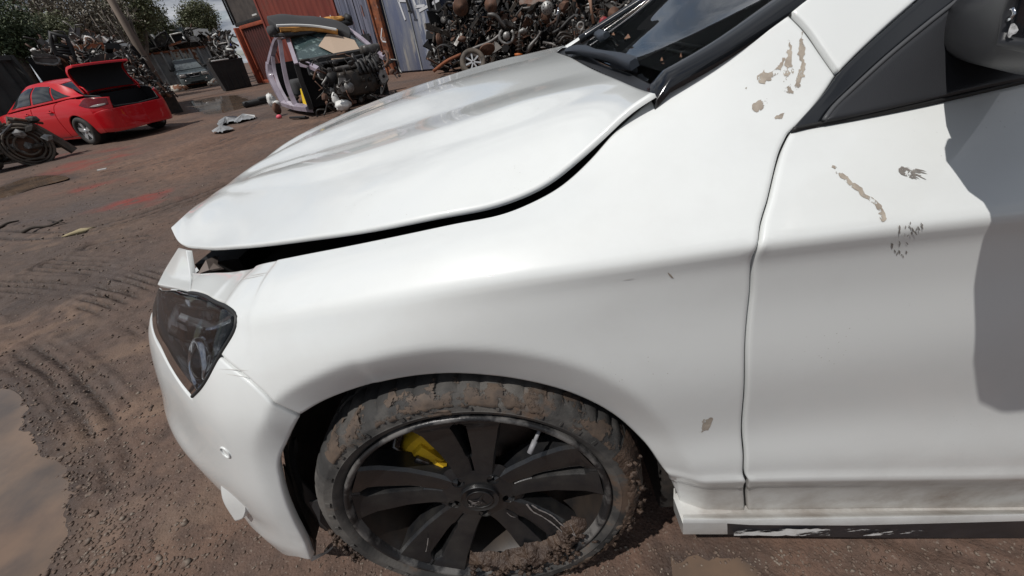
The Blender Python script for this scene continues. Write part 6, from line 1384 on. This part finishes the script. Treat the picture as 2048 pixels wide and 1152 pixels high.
p = at_z(205,340); put(MB().box((0,0,.01),(.12,.03,.015)), 'white_scrap', MAT['whitepl'], p, 'small white scrap on the red stained mud', 'scrap', rz=R(20))
for k, q_ in enumerate(((424,1072),(436,1080))): pass

# ------------------------------------------------------------------ dirty engine assembly at the left edge
p = at_z(22,338); ea = root_at('engine_assembly', frame_at(p[:2], (.6,.8)), 'dirty brown engine and gearbox lying in the mud at the left edge', 'engine')
MAT['dusty'] = mat('dusty_metal', (.12,.098,.078), rough=.8, col2=(.05,.045,.04), nscale=7, bump=.5, bscale=40, bdist=.01)
gc_ = MB(); gc_.box((-.25,.4,.36),(.7,.45,.45), Matrix.Rotation(R(8), 4, 'Y'), bev=.06).box((.15,.42,.30),(.45,.4,.4), bev=.05).blob((-.3,.3,.35),(.3,.2,.2),.4,3.5,3,None,2.); [gc_.box((-.5+.11*q_,.16,.40),(.025,.06,.36)) for q_ in range(7)]; gc_.build('gearbox_case', MAT['dusty'], ea); MB().blob((-.35,.2,.70),(.28,.26,.20),.18,1.6,3,None,5.).build('intake_dome', MAT['black'], ea)
for k, (r_, y) in enumerate(((.36,-.02),(.31,-.05),(.25,-.03),(.17,-.06))): MB().tube([(.42+r_*math.cos(a)*.92, y, .34+r_*math.sin(a)) for a in np.linspace(0,6.283,33)[:-1]], .018 if k else .03, 6, closed=True).build('housing_ring', MAT['dusty'], ea)
MB().lathe([(.0,.03),(.34,.03),(.35,.12)], 32, 'y', Matrix.Translation((.42,0,.34))).build('bell_housing', MAT['brownmetal'], ea)
beam([(.42,.05,.78),(.62,.1,.66),(.86,.12,.30),(.98,.1,.06)], .16, .06, 'guard_plate', MAT['dusty'], ea, (0,1,0))
for k in range(34): MB().tube([(random.uniform(-.6,.7), random.uniform(-.1,.3), random.uniform(.1,.8)), (random.uniform(-.6,.9), random.uniform(-.15,.3), random.uniform(.05,.8))], random.uniform(.012,.03), 6).build('pipe', MAT[random.choice(('dusty','alu','brownmetal'))], ea)
for k in range(24):
    o = MB().blob((0,0,0),(.09,.07,.07),.7,2.4,1,None,k*1.3,False).build('fitting', MAT[random.choice(('dusty','alu','oily'))], ea); o.location = (random.uniform(-.5,.8), random.uniform(-.12,.2), random.uniform(.08,.8))

# ------------------------------------------------------------------ scrap heaps
def junk(mb, c, s_, r_):
    k = r_.random(); M = Matrix.Translation(c) @ Matrix.Rotation(r_.uniform(0,6.28), 4, (r_.random()-.5, r_.random()-.5, r_.random()-.5+.01))
    if k < .26: mb.box((0,0,0),(s_*r_.uniform(.8,2.4),s_*r_.uniform(.15,.6),s_*r_.uniform(.06,.3)), M)
    elif k < .54: mb.tube([(0,0,0),(s_*.6,s_*.3*r_.random(),0),(s_*1.2,s_*r_.uniform(-.4,.5),s_*.3),(s_*1.7,s_*r_.uniform(-.6,.5),s_*r_.uniform(-.3,.5))], s_*r_.uniform(.05,.13), 6, M)
    elif k < .62: mb.lathe([(.001,-s_*.08),(s_*.42,-s_*.1),(s_*.5,s_*.05),(s_*.3,s_*.12),(.001,s_*.12)], 12, 'y', M)
    elif k < .70: mb.tube([(s_*.4*math.cos(a), 0, s_*.4*math.sin(a)) for a in np.linspace(0, 6.283, 11)[:-1]], s_*.09, 5, M, closed=True)
    elif k < .90:
        n_ = r_.randint(5, 8); mb.prism([(s_*(.35+.65*r_.random())*math.cos(6.283*i/n_), s_*(.35+.65*r_.random())*.6*math.sin(6.283*i/n_)) for i in range(n_)], -s_*.05, s_*.05, 'y', M)
    else: mb.blob((0,0,0),(s_*.5,s_*.35,s_*.3),.8,2.4,1,M,r_.random()*50,False)
def heap(name, cells, mats, label, cat, n_, s0, s1, seed, dpt=.8):
    """cells: px, py, radius px, distance"""
    r_ = random.Random(seed); mb = MB()
    for i in range(n_):
        px, py, rad, D = r_.choice(cells); a = r_.uniform(0, 6.283); q_ = rad*math.sqrt(r_.random()); p = at_d(px+math.cos(a)*q_*1.2, py+math.sin(a)*q_, D+r_.uniform(0, dpt))
        if p[2] < .03: p[2] = .05
        mb.mi = r_.randrange(len(mats)); junk(mb, Vector(p), r_.uniform(s0, s1), r_)
    o = mb.build(name, mats, None); return tag(o, label, cat, kind='stuff')
def base_mound(name, ring_px, D, dep, material, label):     # solid core under a heap: top outline traced, given real depth
    top = [at_d(x, y, D) for x, y in ring_px]; V = []
    for p in top: V += [tuple(p), (p[0], p[1], -.1)]
    bk = [at_d(x, y, D+dep) for x, y in ring_px]
    for p, q_ in zip(bk, top): V += [(p[0], p[1], max(q_[2]*.8, .1)), (p[0], p[1], -.1)]
    n_ = len(top); Fc = [(2*i, 2*i+1, 2*i+3, 2*i+2) for i in range(n_-1)]+[(2*i, 2*i+2, 2*n_+2*i+2, 2*n_+2*i) for i in range(n_-1)]+[(2*n_+2*i, 2*n_+2*i+2, 2*n_+2*i+3, 2*n_+2*i+1) for i in range(n_-1)]
    o = mesh_obj(name, V, Fc, material, smooth=False); return tag(o, label, 'scrap', kind='stuff')
M4 = [MAT['greymetal'], MAT['oily'], MAT['alu'], MAT['brownmetal'], MAT['oily'], MAT['greymetal']]
base_mound('heap_core', [(178,118),(200,108),(232,106),(262,112),(288,128),(310,150),(330,170),(345,184)], 17.6, 2.5, MAT['oily'], 'dark core of the heap of alloy and engine parts behind the red boot')
heap('scrap_heap', [(245,112,9,17.3),(262,122,11,17.2),(272,140,14,17.0),(285,152,13,16.9),(298,165,11,16.8),(312,176,9,16.7),(258,138,16,17.1),(300,180,10,16.6),(322,182,7,16.6),(240,128,14,17.2),(334,185,5,16.6)], M4, 'grey heap of alloy and engine parts spilling from behind the red boot lid', 'scrap heap', 620, .07, .22, 3)
heap('scrap_heap', [(195,105,8,19.0),(205,112,7,18.8),(185,110,8,19.2),(178,116,9,19.2)], [MAT['oily'], MAT['black'], MAT['greymetal']], 'dark scrap between the red lid and the rusty truck tray', 'scrap heap', 90, .08, .25, 5)
# car shells and panels on top of the grey wall
def shell(name, ring_px, D, th, material, label, cat='car panel', group=None, frame=None):
    P = [at_d(x, y, D) for x, y in ring_px]; v = P[0]-CO; v[2] = 0; v = v/np.linalg.norm(v)*th; n_ = len(P)
    V = [tuple(p) for p in P]+[tuple(p+v) for p in P]; Fc = [tuple(range(n_)), tuple(range(2*n_-1, n_-1, -1))]+[(i, (i+1) % n_, n_+(i+1) % n_, n_+i) for i in range(n_)]
    o = mesh_obj(name, V, Fc, material, smooth=False); tag(o, label, cat, group)
    if frame:
        m_, r_ = frame; MB().tube([p-v*.05 for p in P], r_, 6, closed=True).build('frame', m_, o)
    return o
shell('cut_car_cab', [(272,66),(292,61),(300,72),(314,95),(284,103)], 41.4, 1.6, MAT['dark'], 'dark car cab cut open, at the left end of the grey wall', frame=(MAT['greymetal'], .09))
shell('car_shell', [(322,66),(331,63),(337,77),(330,92),(310,95),(311,75)], 42.0, 1.5, MAT['oily'], 'black crushed shell between the two pale door frames', frame=(MAT['black'], .06))
shell('door_frame', [(341,70),(363,65),(374,83),(350,88)], 41.8, .5, MAT['dark'], 'pale door frame with rusty bars below it on the grey wall', frame=(MAT['alu'], .07))
shell('glass_panel', [(346,66),(360,53),(369,58),(366,66)], 42.6, .3, MAT['crack'], 'greenish glass panel above the pale door frame')
shell('white_bumper', [(386,60),(397,57),(415,58),(419,68),(417,72),(398,68),(392,74),(388,72)], 42.0, .5, MAT['whitepl'], 'bright white bumper skin on top of the scrap')
shell('silver_panel', [(378,74),(390,71),(401,78),(396,83),(382,84)], 41.5, .4, MAT['alu'], 'silver curved panel below the white bumper')
shell('rusty_beam', [(338,89),(362,81),(363,85),(339,94)], 41.0, .3, MAT['rust'], 'orange rusty beam along the top of the grey wall')
shell('silver_panel', [(434,88),(446,83),(448,89),(436,94)], 36.0, .4, MAT['whitepl'], 'small white panel between the grey wall and the red container')
shell('scrap_sheet', [(460,100),(468,97),(467,104),(461,107)], 31.2, .3, MAT['whitepl'], 'white scrap panel beside the orange container post')
shell('dark_bonnet', [(430,64),(446,62),(452,70),(438,74)], 39.6, .4, MAT['oily'], 'dark bent bonnet at the right end of the scrap line')
base_mound('heap_core', [(268,100),(285,80),(310,78),(330,76),(350,80),(380,76),(400,74),(425,76),(450,80),(462,110)], 43.4, 2, MAT['oily'], 'dark mass of crushed cars behind the grey wall')
heap('crushed_scrap', [(290,95,10,42.0),(305,92,10,42.0),(325,88,10,42.0),(345,84,9,42.0),(372,76,8,42.0),(400,76,9,42.0),(375,66,6,42.4),(430,80,10,40.8),(440,90,10,37.2),(445,72,8,39.6),(455,95,9,33.6),(458,106,7,30.0),(440,104,8,32.4)], M4+[MAT['whitepl'], MAT['greymetal']], 'crushed car parts piled above and beside the grey wall', 'scrap', 420, .15, .6, 8, 1.2)
# rusty truck wreck with tray at the left
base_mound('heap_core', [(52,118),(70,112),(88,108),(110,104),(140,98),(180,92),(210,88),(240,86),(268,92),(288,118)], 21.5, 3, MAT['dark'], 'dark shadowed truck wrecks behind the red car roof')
shell('truck_tray', [(140,92),(205,84),(210,97),(150,104)], 20.3, 1.0, mat('tray_board', (.45,.25,.13), rough=.8, col2=(.30,.07,.03), nscale=3.0, aniso=(1,1,3)), 'orange brown truck tray board above the red car roof', 'tray')
shell('rusty_sheet', [(82,106),(110,99),(142,97),(142,104),(98,108)], 20.6, .4, MAT['rust'], 'rusty orange sheet left of the truck tray', 'sheet')
cg_ = MB(); F2 = [at_d(x, y, 19.6) for x, y in ((101,66),(133,75),(142,95),(152,122),(112,108),(104,88))]
cg_.tube([p for p in F2], .07, 6, closed=True); cg_.tube([F2[5], F2[2]], .05, 6); cg_.tube([at_d(108,98,19.6), at_d(144,101,19.6)], .05, 6); cg_.tube([at_d(110,103,19.6), at_d(146,108,19.6)], .05, 6); cg_.tube([at_d(108,70,19.5), at_d(113,84,19.5)], .04, 6)
tag(cg_.build('cab_frame', MAT['black'], None), 'black bent cab door frame standing on the truck wreck', 'frame')
shell('truck_bumper', [(64,113),(112,114),(119,118),(118,126),(108,130),(72,126)], 19.6, .5, MAT['greymetal'], 'grey truck bumper with slots behind the red car', 'bumper', frame=(MAT['alu'], .035))
shell('truck_beam', [(62,107),(112,110),(112,113),(64,111)], 19.5, .6, MAT['greymetal'], 'long grey beam above the truck bumper', 'beam')
shell('curved_roof', [(205,86),(225,86),(250,92),(268,104),(272,112),(250,104),(228,98),(208,98)], 20.4, 1.0, MAT['black'], 'black curved car roof right of the truck tray', 'car panel')
shell('white_flap', [(238,88),(250,86),(264,89),(262,93),(245,92)], 20.2, .2, MAT['whitepl'], 'white flap lying on the black curved roof', 'car panel')
shell('grey_hood', [(160,68),(172,64),(190,66),(196,72),(188,82),(166,86)], 22.5, .5, MAT['greymetal'], 'large grey bonnet leaning in the scrap under the trees', 'car panel')
shell('grey_hood', [(138,56),(160,55),(159,73),(150,80),(136,74)], 23, .4, mat('faded_panel', (.14,.125,.125), rough=.7), 'faded square panel in front of the trees', 'car panel')
shell('grey_hood', [(75,98),(92,88),(102,94),(98,104),(78,105)], 22, .4, MAT['greymetal'], 'small grey bent panel beside the dark container', 'car panel')
heap('truck_scrap', [(150,80,9,21),(175,86,8,21),(200,84,7,21),(100,96,8,21.4),(90,112,7,20),(130,118,10,19.8),(165,115,10,19.8),(145,88,8,20.8),(220,84,6,21)], M4+[MAT['whitepl']], 'mixed panels and frames of the truck wrecks on the left', 'scrap', 240, .1, .35, 12, .8)

# ------------------------------------------------------------------ engine and axle pile behind the bonnet
def pp(px, py, D): return at_d(px, py, D)
heapcells = [(900,60,30,12.6),(940,90,35,12.3),(980,50,40,12.2),(1020,80,40,11.8),(1060,40,40,11.7),(1100,60,45,11.4),(1150,50,45,11.0),(1200,40,45,10.6),(1240,40,40,10.4),(1180,90,30,10.8),(1120,100,25,11.2),(890,110,25,12.6),(1010,15,40,12.0),(1140,10,40,11.3),(1000,120,25,11.9),(1230,-10,50,10.5),(930,20,25,12.5)]
heap('engine_pile', heapcells, [MAT['oily'], MAT['oily'], MAT['black'], MAT['greymetal'], MAT['oily'], MAT['brownmetal'], MAT['alu']], 'dark tangle of axles, arms and engines heaped behind the bonnet', 'scrap heap', 900, .05, .20, 21, .9)
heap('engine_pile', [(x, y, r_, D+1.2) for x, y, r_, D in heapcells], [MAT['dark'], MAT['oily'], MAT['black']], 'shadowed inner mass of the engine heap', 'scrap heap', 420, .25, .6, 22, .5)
heap('engine_pile', heapcells, [MAT['oily'], MAT['greymetal'], MAT['brownmetal'], MAT['dusty']], 'larger arms, plates and housings lying across the engine heap', 'scrap heap', 70, .22, .42, 31, .3)
heap('bolt_litter', [(1165,68,14,10.6),(1150,60,12,10.7),(1180,75,12,10.5),(1140,70,12,10.8),(1195,60,10,10.4)], [MAT['alu'], MAT['greymetal'], MAT['brownmetal']], 'small bright rings and bolts heaped left of the windscreen', 'small parts', 150, .02, .055, 25, .2)
def pile(name, mb, mats, px, py, D, label, cat, eul=(0,0,0)):
    o = mb.build(name, mats, None); p = pp(px, py, D); o.location = tuple(p); o.rotation_euler = eul; return tag(o, label, cat)
def disc_mb(r_): return MB().lathe([(.001,-.03),(r_*.35,-.03),(r_*.38,.0),(r_*.98,.0),(r_,.01),(r_,.035),(r_*.4,.04),(.001,.04)], 28, 'y')
FC = CA  # faces the viewer roughly
pile('brake_disc', disc_mb(.20), MAT['brownmetal'], 922,14, 11.9, 'large rusty brake disc hanging high beside the white letters', 'brake disc', (R(10),0,R(25)))
pile('brake_disc', disc_mb(.16), MAT['brownmetal'], 981,10, 11.6, 'rusty brake disc at the top of the heap, near the pale flange', 'brake disc', (0,0,R(-20)))
pile('brake_disc', disc_mb(.19), MAT['brownmetal'], 975,100, 11.0, 'rusty brown brake disc lying just above the bonnet edge', 'brake disc', (R(50),0,R(10)))
pile('hub_carrier', MB().tube([(.17*math.cos(a), 0, .15*math.sin(a)) for a in np.linspace(R(120), R(400), 14)], [.03,.035]*7, 8).lathe([(.001,-.06),(.08,-.06),(.09,.02),(.001,.04)], 18, 'y'), [MAT['alu']], 1013,72, 11.0, 'cast grey hub carrier with a round boss, mid heap', 'hub carrier', (0,0,R(-5)))
pile('control_arm', MB().tube(list(spline3([(-.30,0,.26),(-.12,-.02,.22),(.02,0,.05),(.10,0,-.05)], 12)), [.035,.045,.05,.05,.05,.05,.045,.045,.04,.04,.035,.03], 8), [MAT['greymetal']], 1003,52, 11.1, 'curved grey control arm above the hub carrier', 'control arm')
sp1 = MB(); sp1.tube([(.075*math.cos(t_), .075*math.sin(t_), -.17+.34*t_/(2*math.pi*4.2)) for t_ in np.linspace(0, 2*math.pi*4.2, 90)], .014, 6); o = pile('coil_spring', sp1, MAT['oily'], 1038,88, 10.9, 'black coil spring with an orange cap above the bonnet', 'spring', (R(-6),R(10),0))
MB().lathe([(.0,-.06),(.09,-.05),(.10,.0),(.0,.02)], 18, 'z', Matrix.Translation((0,0,-.20))).build('orange_seat', mat('orange_seat', (.42,.12,.03), rough=.6), o); MB().tube([(0,0,-.2),(0,0,.22)], .03, 8).build('damper', MAT['oily'], o)
pile('axle_tube', MB().tube(list(spline3([(-.48,0,-.06),(-.15,0,.02),(.25,0,.10),(.5,0,.22)], 12)), .04, 10), MAT['greymetal'], 965,95, 11.2, 'long grey axle tube crossing the lower heap', 'axle')
pile('leaf_spring', MB().tube(list(spline3([(-.45,0,-.16),(-.1,0,.0),(.3,0,.10)], 8)), .05, 4), MAT['rust'], 900,122, 11.0, 'rusty orange bar lying low beside the spare wheel', 'bar')
wm = pile('spare_wheel', MB().lathe([(.19,.0),(.20,-.04),(.26,-.06),(.30,-.03),(.31,.04),(.30,.14),(.2,.16)], 36, 'y'), MAT['dusty'], 946,124, 10.6, 'dusty wheel with a silver spoked rim just above the bonnet', 'wheel', (R(-25),0,R(12)))
MB().lathe([(.20,-.02),(.19,.02),(.17,.08)], 30, 'y').build('rim', MAT['silver'], wm)
for k in range(7):
    a = R(90+51.4*k); MB().add([(.02,-.02,-.014),(.02,-.02,.014),(.19,-.01,.02),(.19,-.01,-.02),(.02,.03,-.014),(.02,.03,.014),(.19,.03,.02),(.19,.03,-.02)], [(0,1,2,3),(0,4,5,1),(2,6,7,3),(1,5,6,2),(3,7,4,0)], Matrix.Rotation(-a, 4, 'Y')).build('spoke', MAT['silver'], wm)
pile('subframe', MB().prism([(-.35,.05),(-.2,.10),(0,.06),(.18,.10),(.3,.03),(.26,-.05),(.1,-.02),(-.05,-.06),(-.22,-.02),(-.34,-.03)], -.03, .03, 'y'), mat('pale_rust_plate', (.32,.19,.14), rough=.7, col2=(.4,.34,.3), nscale=9), 1068,2, 11.3, 'pale rusty flange plate with holes at the top of the heap', 'plate')
al = pile('alternator', MB().lathe([(.001,-.07),(.05,-.07),(.06,-.05),(.13,-.045),(.14,.02),(.10,.08),(.001,.08)], 24, 'y').tube([(.10,0,-.1),(.17,.0,-.13),(.18,0,-.05)], .025, 8), MAT['alu'], 1094,16, 11.0, 'bright round alternator at the top of the heap', 'alternator', (0,0,R(-10)))
for k in range(9): a = R(40*k); MB().box((.09*math.cos(a),-.05,.09*math.sin(a)),(.018,.012,.018)).build('vent_fin', MAT['dark'], al)
pile('knuckle_arm', MB().tube(list(spline3([(-.28,0,-.22),(-.1,0,-.02),(.05,0,.1),(.14,0,.2)], 10)), [.02,.03,.05,.06,.05,.04,.035,.03,.03,.025], 8), MAT['greymetal'], 1072,85, 11.0, 'grey tapered suspension arm right of the coil spring', 'control arm')
pile('brake_caliper', MB().blob((0,0,0),(.11,.08,.07),.4,2.2,2,None,3.), MAT['brownmetal'], 924,78, 11.8, 'tan brake caliper above the rusty bar', 'caliper'); pile('brake_caliper', MB().blob((0,0,0),(.10,.07,.07),.4,2.2,2,None,9.), MAT['alu'], 1046,62, 11.1, 'pale caliper bracket right of the hub carrier', 'caliper')
pile('drive_shaft', MB().tube([(-.05,0,.35),(0,0,.0),(.05,0,-.3)], [.05,.03,.03], 8), mat('tan_shaft', (.33,.20,.14), rough=.7), 1182,15, 10.6, 'tan drive shaft standing upright near the windscreen', 'shaft')
pile('shock_absorber', MB().tube([(-.12,0,-.25),(.0,0,.05),(.04,0,.20)], [.035,.03,.014], 8), MAT['black'], 1118,38, 10.9, 'black shock absorber with bright rod in the upper heap', 'damper'); pile('chrome_rod', MB().tube([(-.04,0,-.12),(.03,0,.12)], .018, 8), MAT['chrome'], 1115,28, 10.8, 'short bright chrome rod in the upper heap', 'rod')
pile('gear_ring', MB().tube([(.07*math.cos(a),0,.07*math.sin(a)) for a in np.linspace(0,6.283,21)[:-1]], .02, 6, closed=True), MAT['alu'], 1161,52, 10.4, 'small bright ring among the bolts left of the windscreen', 'ring'); pile('gear_ring', MB().tube([(.06*math.cos(a),0,.06*math.sin(a)) for a in np.linspace(0,6.283,21)[:-1]], .018, 6, closed=True), MAT['greymetal'], 1166,66, 10.3, 'dull ring below the small bright ring', 'ring')
pile('red_part', MB().lathe([(.04,-.03),(.09,-.03),(.10,.03),(.04,.03)], 20, 'y'), mat('dark_red_part', (.22,.02,.025), rough=.5), 1208,44, 10.2, 'dark red ring part beside the windscreen edge', 'ring'); pile('wheel_hub', disc_mb(.13), MAT['brownmetal'], 1228,28, 10.3, 'brown wheel hub right of the dark red ring', 'hub', (0,0,R(15)))
pile('black_arch_liner', MB().lathe([(.22,.0),(.24,.0),(.25,.22),(.22,.22)], 24, 'y', a0=R(20), a1=R(175)), MAT['black'], 888,112, 11.2, 'black curved liner lying left of the rusty bar', 'liner'); pile('brake_drum', disc_mb(.15), MAT['brownmetal'], 880,80, 12.0, 'brown edge-on brake drum beside the blue container', 'brake drum', (0,0,R(70)))
pile('exhaust_manifold', MB().tube(list(spline3([(-.2,0,0),(-.1,0,.1),(.05,0,.08),(.2,0,-.02)], 8)), .03, 8).tube(list(spline3([(-.15,0,-.1),(-.02,0,.02),(.1,0,.0),(.2,0,-.05)], 8)), .03, 8), MAT['oily'], 1130,75, 10.8, 'dark curved pipes of a manifold in the lower right heap', 'manifold')
pile('torn_hose', MB().tube(list(spline3([(-.3,0,-.2),(-.1,0,-.12),(.1,0,.02),(.25,0,.1),(.3,0,.2)], 14)), .035, 8), MAT['black'], 1130,42, 10.9, 'long black hose slanting through the upper right heap', 'hose')

# ------------------------------------------------------------------ trees and pole
MAT['bark'] = mat('bark', (.16,.135,.115), rough=.9, col2=(.075,.062,.052), nscale=3); MAT['pole'] = mat('weathered_pole', (.19,.15,.12), rough=.85, col2=(.11,.085,.07), nscale=4, aniso=(1,1,.2))
def leafmat(n_, a, b, c): return mat(n_, a, rough=.6, col2=b, nscale=1.6, col3=c, n3=7, lo3=.58, hi3=.68)
LM = [leafmat('leaf_dark', (.040,.060,.026), (.065,.085,.036), (.10,.11,.06)), leafmat('leaf_olive', (.085,.098,.045), (.12,.125,.065), (.18,.17,.10)), leafmat('leaf_dry', (.13,.115,.085), (.17,.15,.115), (.24,.22,.18))]
def tree(lobes, D, trunk_px, lm, label, nleaf, ls, group='trees behind the scrap', seed=1, limbs=True, droop=.5):
    r_ = np.random.default_rng(seed); root = thing('gum_tree', label, 'tree', group=group); base_ = at_d(*trunk_px, D); root.location = (base_[0], base_[1], 0); B0 = np.array([base_[0], base_[1], 0.])
    C3 = [(at_d(x, y, D+dd), rad*D*1.12/CF*1.08) for x, y, rad, dd in lobes]
    tb = MB(); top = sum(c for c, _ in C3)/len(C3)
    mid = B0*.5+np.array([top[0], top[1], top[2]*.9])*.5; tb.tube([p-B0 for p in spline3([B0, mid, top], 10)], list(np.linspace(.30, .10, 10)*(1 if D < 50 else 1.3)), 8)
    if limbs:
        for c, rad in C3:
            s_ = B0+(top-B0)*r_.uniform(.35, .85); k_ = (s_+c)/2+r_.normal(0, rad*.2, 3); tb.tube([p-B0 for p in spline3([s_, k_, c], 7)], list(np.linspace(.11, .03, 7)), 6)
            for _ in range(4):
                e2 = c+r_.normal(0, rad*.55, 3); tb.tube([c-B0, (c+e2)/2+r_.normal(0,.1,3)-B0, e2-B0], [.04,.028,.012], 5)
    tb.build('trunk', MAT['bark'], root)
    V = []; Fc = []; tot = sum(r*r for _, r in C3)
    for c, rad in C3:
        n_ = int(nleaf*1.35*rad*rad/tot); ncl = max(6, n_//28); d = r_.normal(size=(ncl, 3)); d /= np.linalg.norm(d, axis=1)[:, None]; cc = c+d*rad*r_.uniform(.25, 1.0, (ncl, 1))**.6*[1, 1, .85]
        for q_ in cc:
            k = 28; pos = q_+r_.normal(0, rad*.13+.05, (k, 3)); a = r_.uniform(0, 6.283, k); el = r_.uniform(-1.3, .4, k); L = ls*.55*r_.uniform(.6, 1.5, k)
            ax = np.stack([np.cos(a)*np.cos(el), np.sin(a)*np.cos(el), np.sin(el)], 1); sd = np.cross(ax, r_.normal(size=(k, 3))); sd /= np.linalg.norm(sd, axis=1)[:, None]
            for p, x_, s_, l_ in zip(pos, ax, sd, L):
                b_ = len(V); w2 = l_*.22; V += [p-B0, p+x_*l_*.5+s_*w2-B0, p+x_*l_-B0, p+x_*l_*.5-s_*w2-B0]; Fc.append((b_, b_+1, b_+2, b_+3))
    mesh_obj('crown', V, Fc, lm, root, smooth=False); return root
tree([(395,30,18,0),(383,25,13,0),(407,26,13,0),(376,38,12,0),(414,38,13,0),(398,46,15,0),(385,50,12,0),(424,46,6,0),(362,46,5,0),(402,14,9,0),(428,54,6,0)], 58, (398,80), LM[1], 'lone round gum tree against the sky above the green four-wheel drive', 7500, .34, seed=2)
tree([(255,12,24,0),(285,8,17,0),(300,22,10,2),(240,35,22,0),(265,45,20,0),(230,5,24,1)], 36, (262,110), LM[1], 'leafy green gum tree with a branch reaching right over the sky', 9000, .26, seed=3)
tree([(300,55,16,0),(320,52,13,0),(280,62,16,0),(335,58,9,0),(312,40,10,0),(345,60,6,0)], 46, (305,95), LM[1], 'low olive trees behind the cut car cab', 5500, .28, seed=4)
tree([(150,20,26,0),(180,35,26,0),(205,20,24,0),(130,40,22,0),(165,58,18,0),(200,62,22,1),(220,75,16,1),(235,80,14,1)], 31, (178,110), LM[2], 'dry brownish gum tree in the middle of the tree line', 6000, .22, seed=5)
tree([(60,10,22,0),(95,20,20,0),(40,30,16,0),(110,-5,20,0),(20,5,18,0),(75,-20,26,0)], 33, (70,100), LM[2], 'sparse gum with thin grey foliage and dark forked trunk at upper left', 2200, .24, seed=6)
tree([(15,60,26,0),(-10,45,28,0),(40,75,20,0),(-20,80,26,0),(20,90,18,0),(55,90,13,0)], 23, (5,120), LM[0], 'dark green dense tree at the left edge above the grey container', 9500, .17, seed=7, limbs=False)
tree([(75,70,18,0),(100,62,16,0),(62,82,15,0),(90,84,16,0),(115,72,12,0),(118,50,12,1)], 26, (88,115), LM[1], 'yellow green bushy tree behind the cab frame', 7000, .18, seed=8, limbs=False)
tree([(225,60,20,0),(250,75,16,0),(215,85,16,0),(185,85,18,0),(255,90,10,0),(150,75,16,0)], 40, (225,110), LM[2], 'thin bare looking saplings behind the leaning pole', 5000, .22, seed=9)
for k in range(16):
    px = 225+random.uniform(-40,45); p0 = at_d(px+22, 110, 30); p1 = at_d(px-12+random.uniform(-8,8), 10+random.uniform(-5,30), 30); m_ = (p0+p1)/2+np.array([random.uniform(-.3,.3),0,0])
    tag(MB().tube(list(spline3([np.array([p0[0],p0[1],0]), m_, p1], 8)), list(np.linspace(.06,.02,8)), 5).build('sapling', MAT['bark'], None), 'thin grey sapling stem beside the tall wooden pole', 'tree', 'thin sapling stems by the pole')
pb = at_d(285,108,25.0); pt_ = at_d(222,0,25.0); pole_ = thing('wooden_pole', 'tall weathered wooden pole in front of the saplings', 'pole'); pole_.location = (pb[0], pb[1], 0)
MB().tube([(0,0,-.3),((pt_-pb)[0]*.5,(pt_-pb)[1]*.5,pt_[2]*.55),((pt_-pb)[0]*1.6,(pt_-pb)[1]*1.6,pt_[2]*1.6)], [.15,.14,.12], 12).build('shaft', MAT['pole'], pole_)
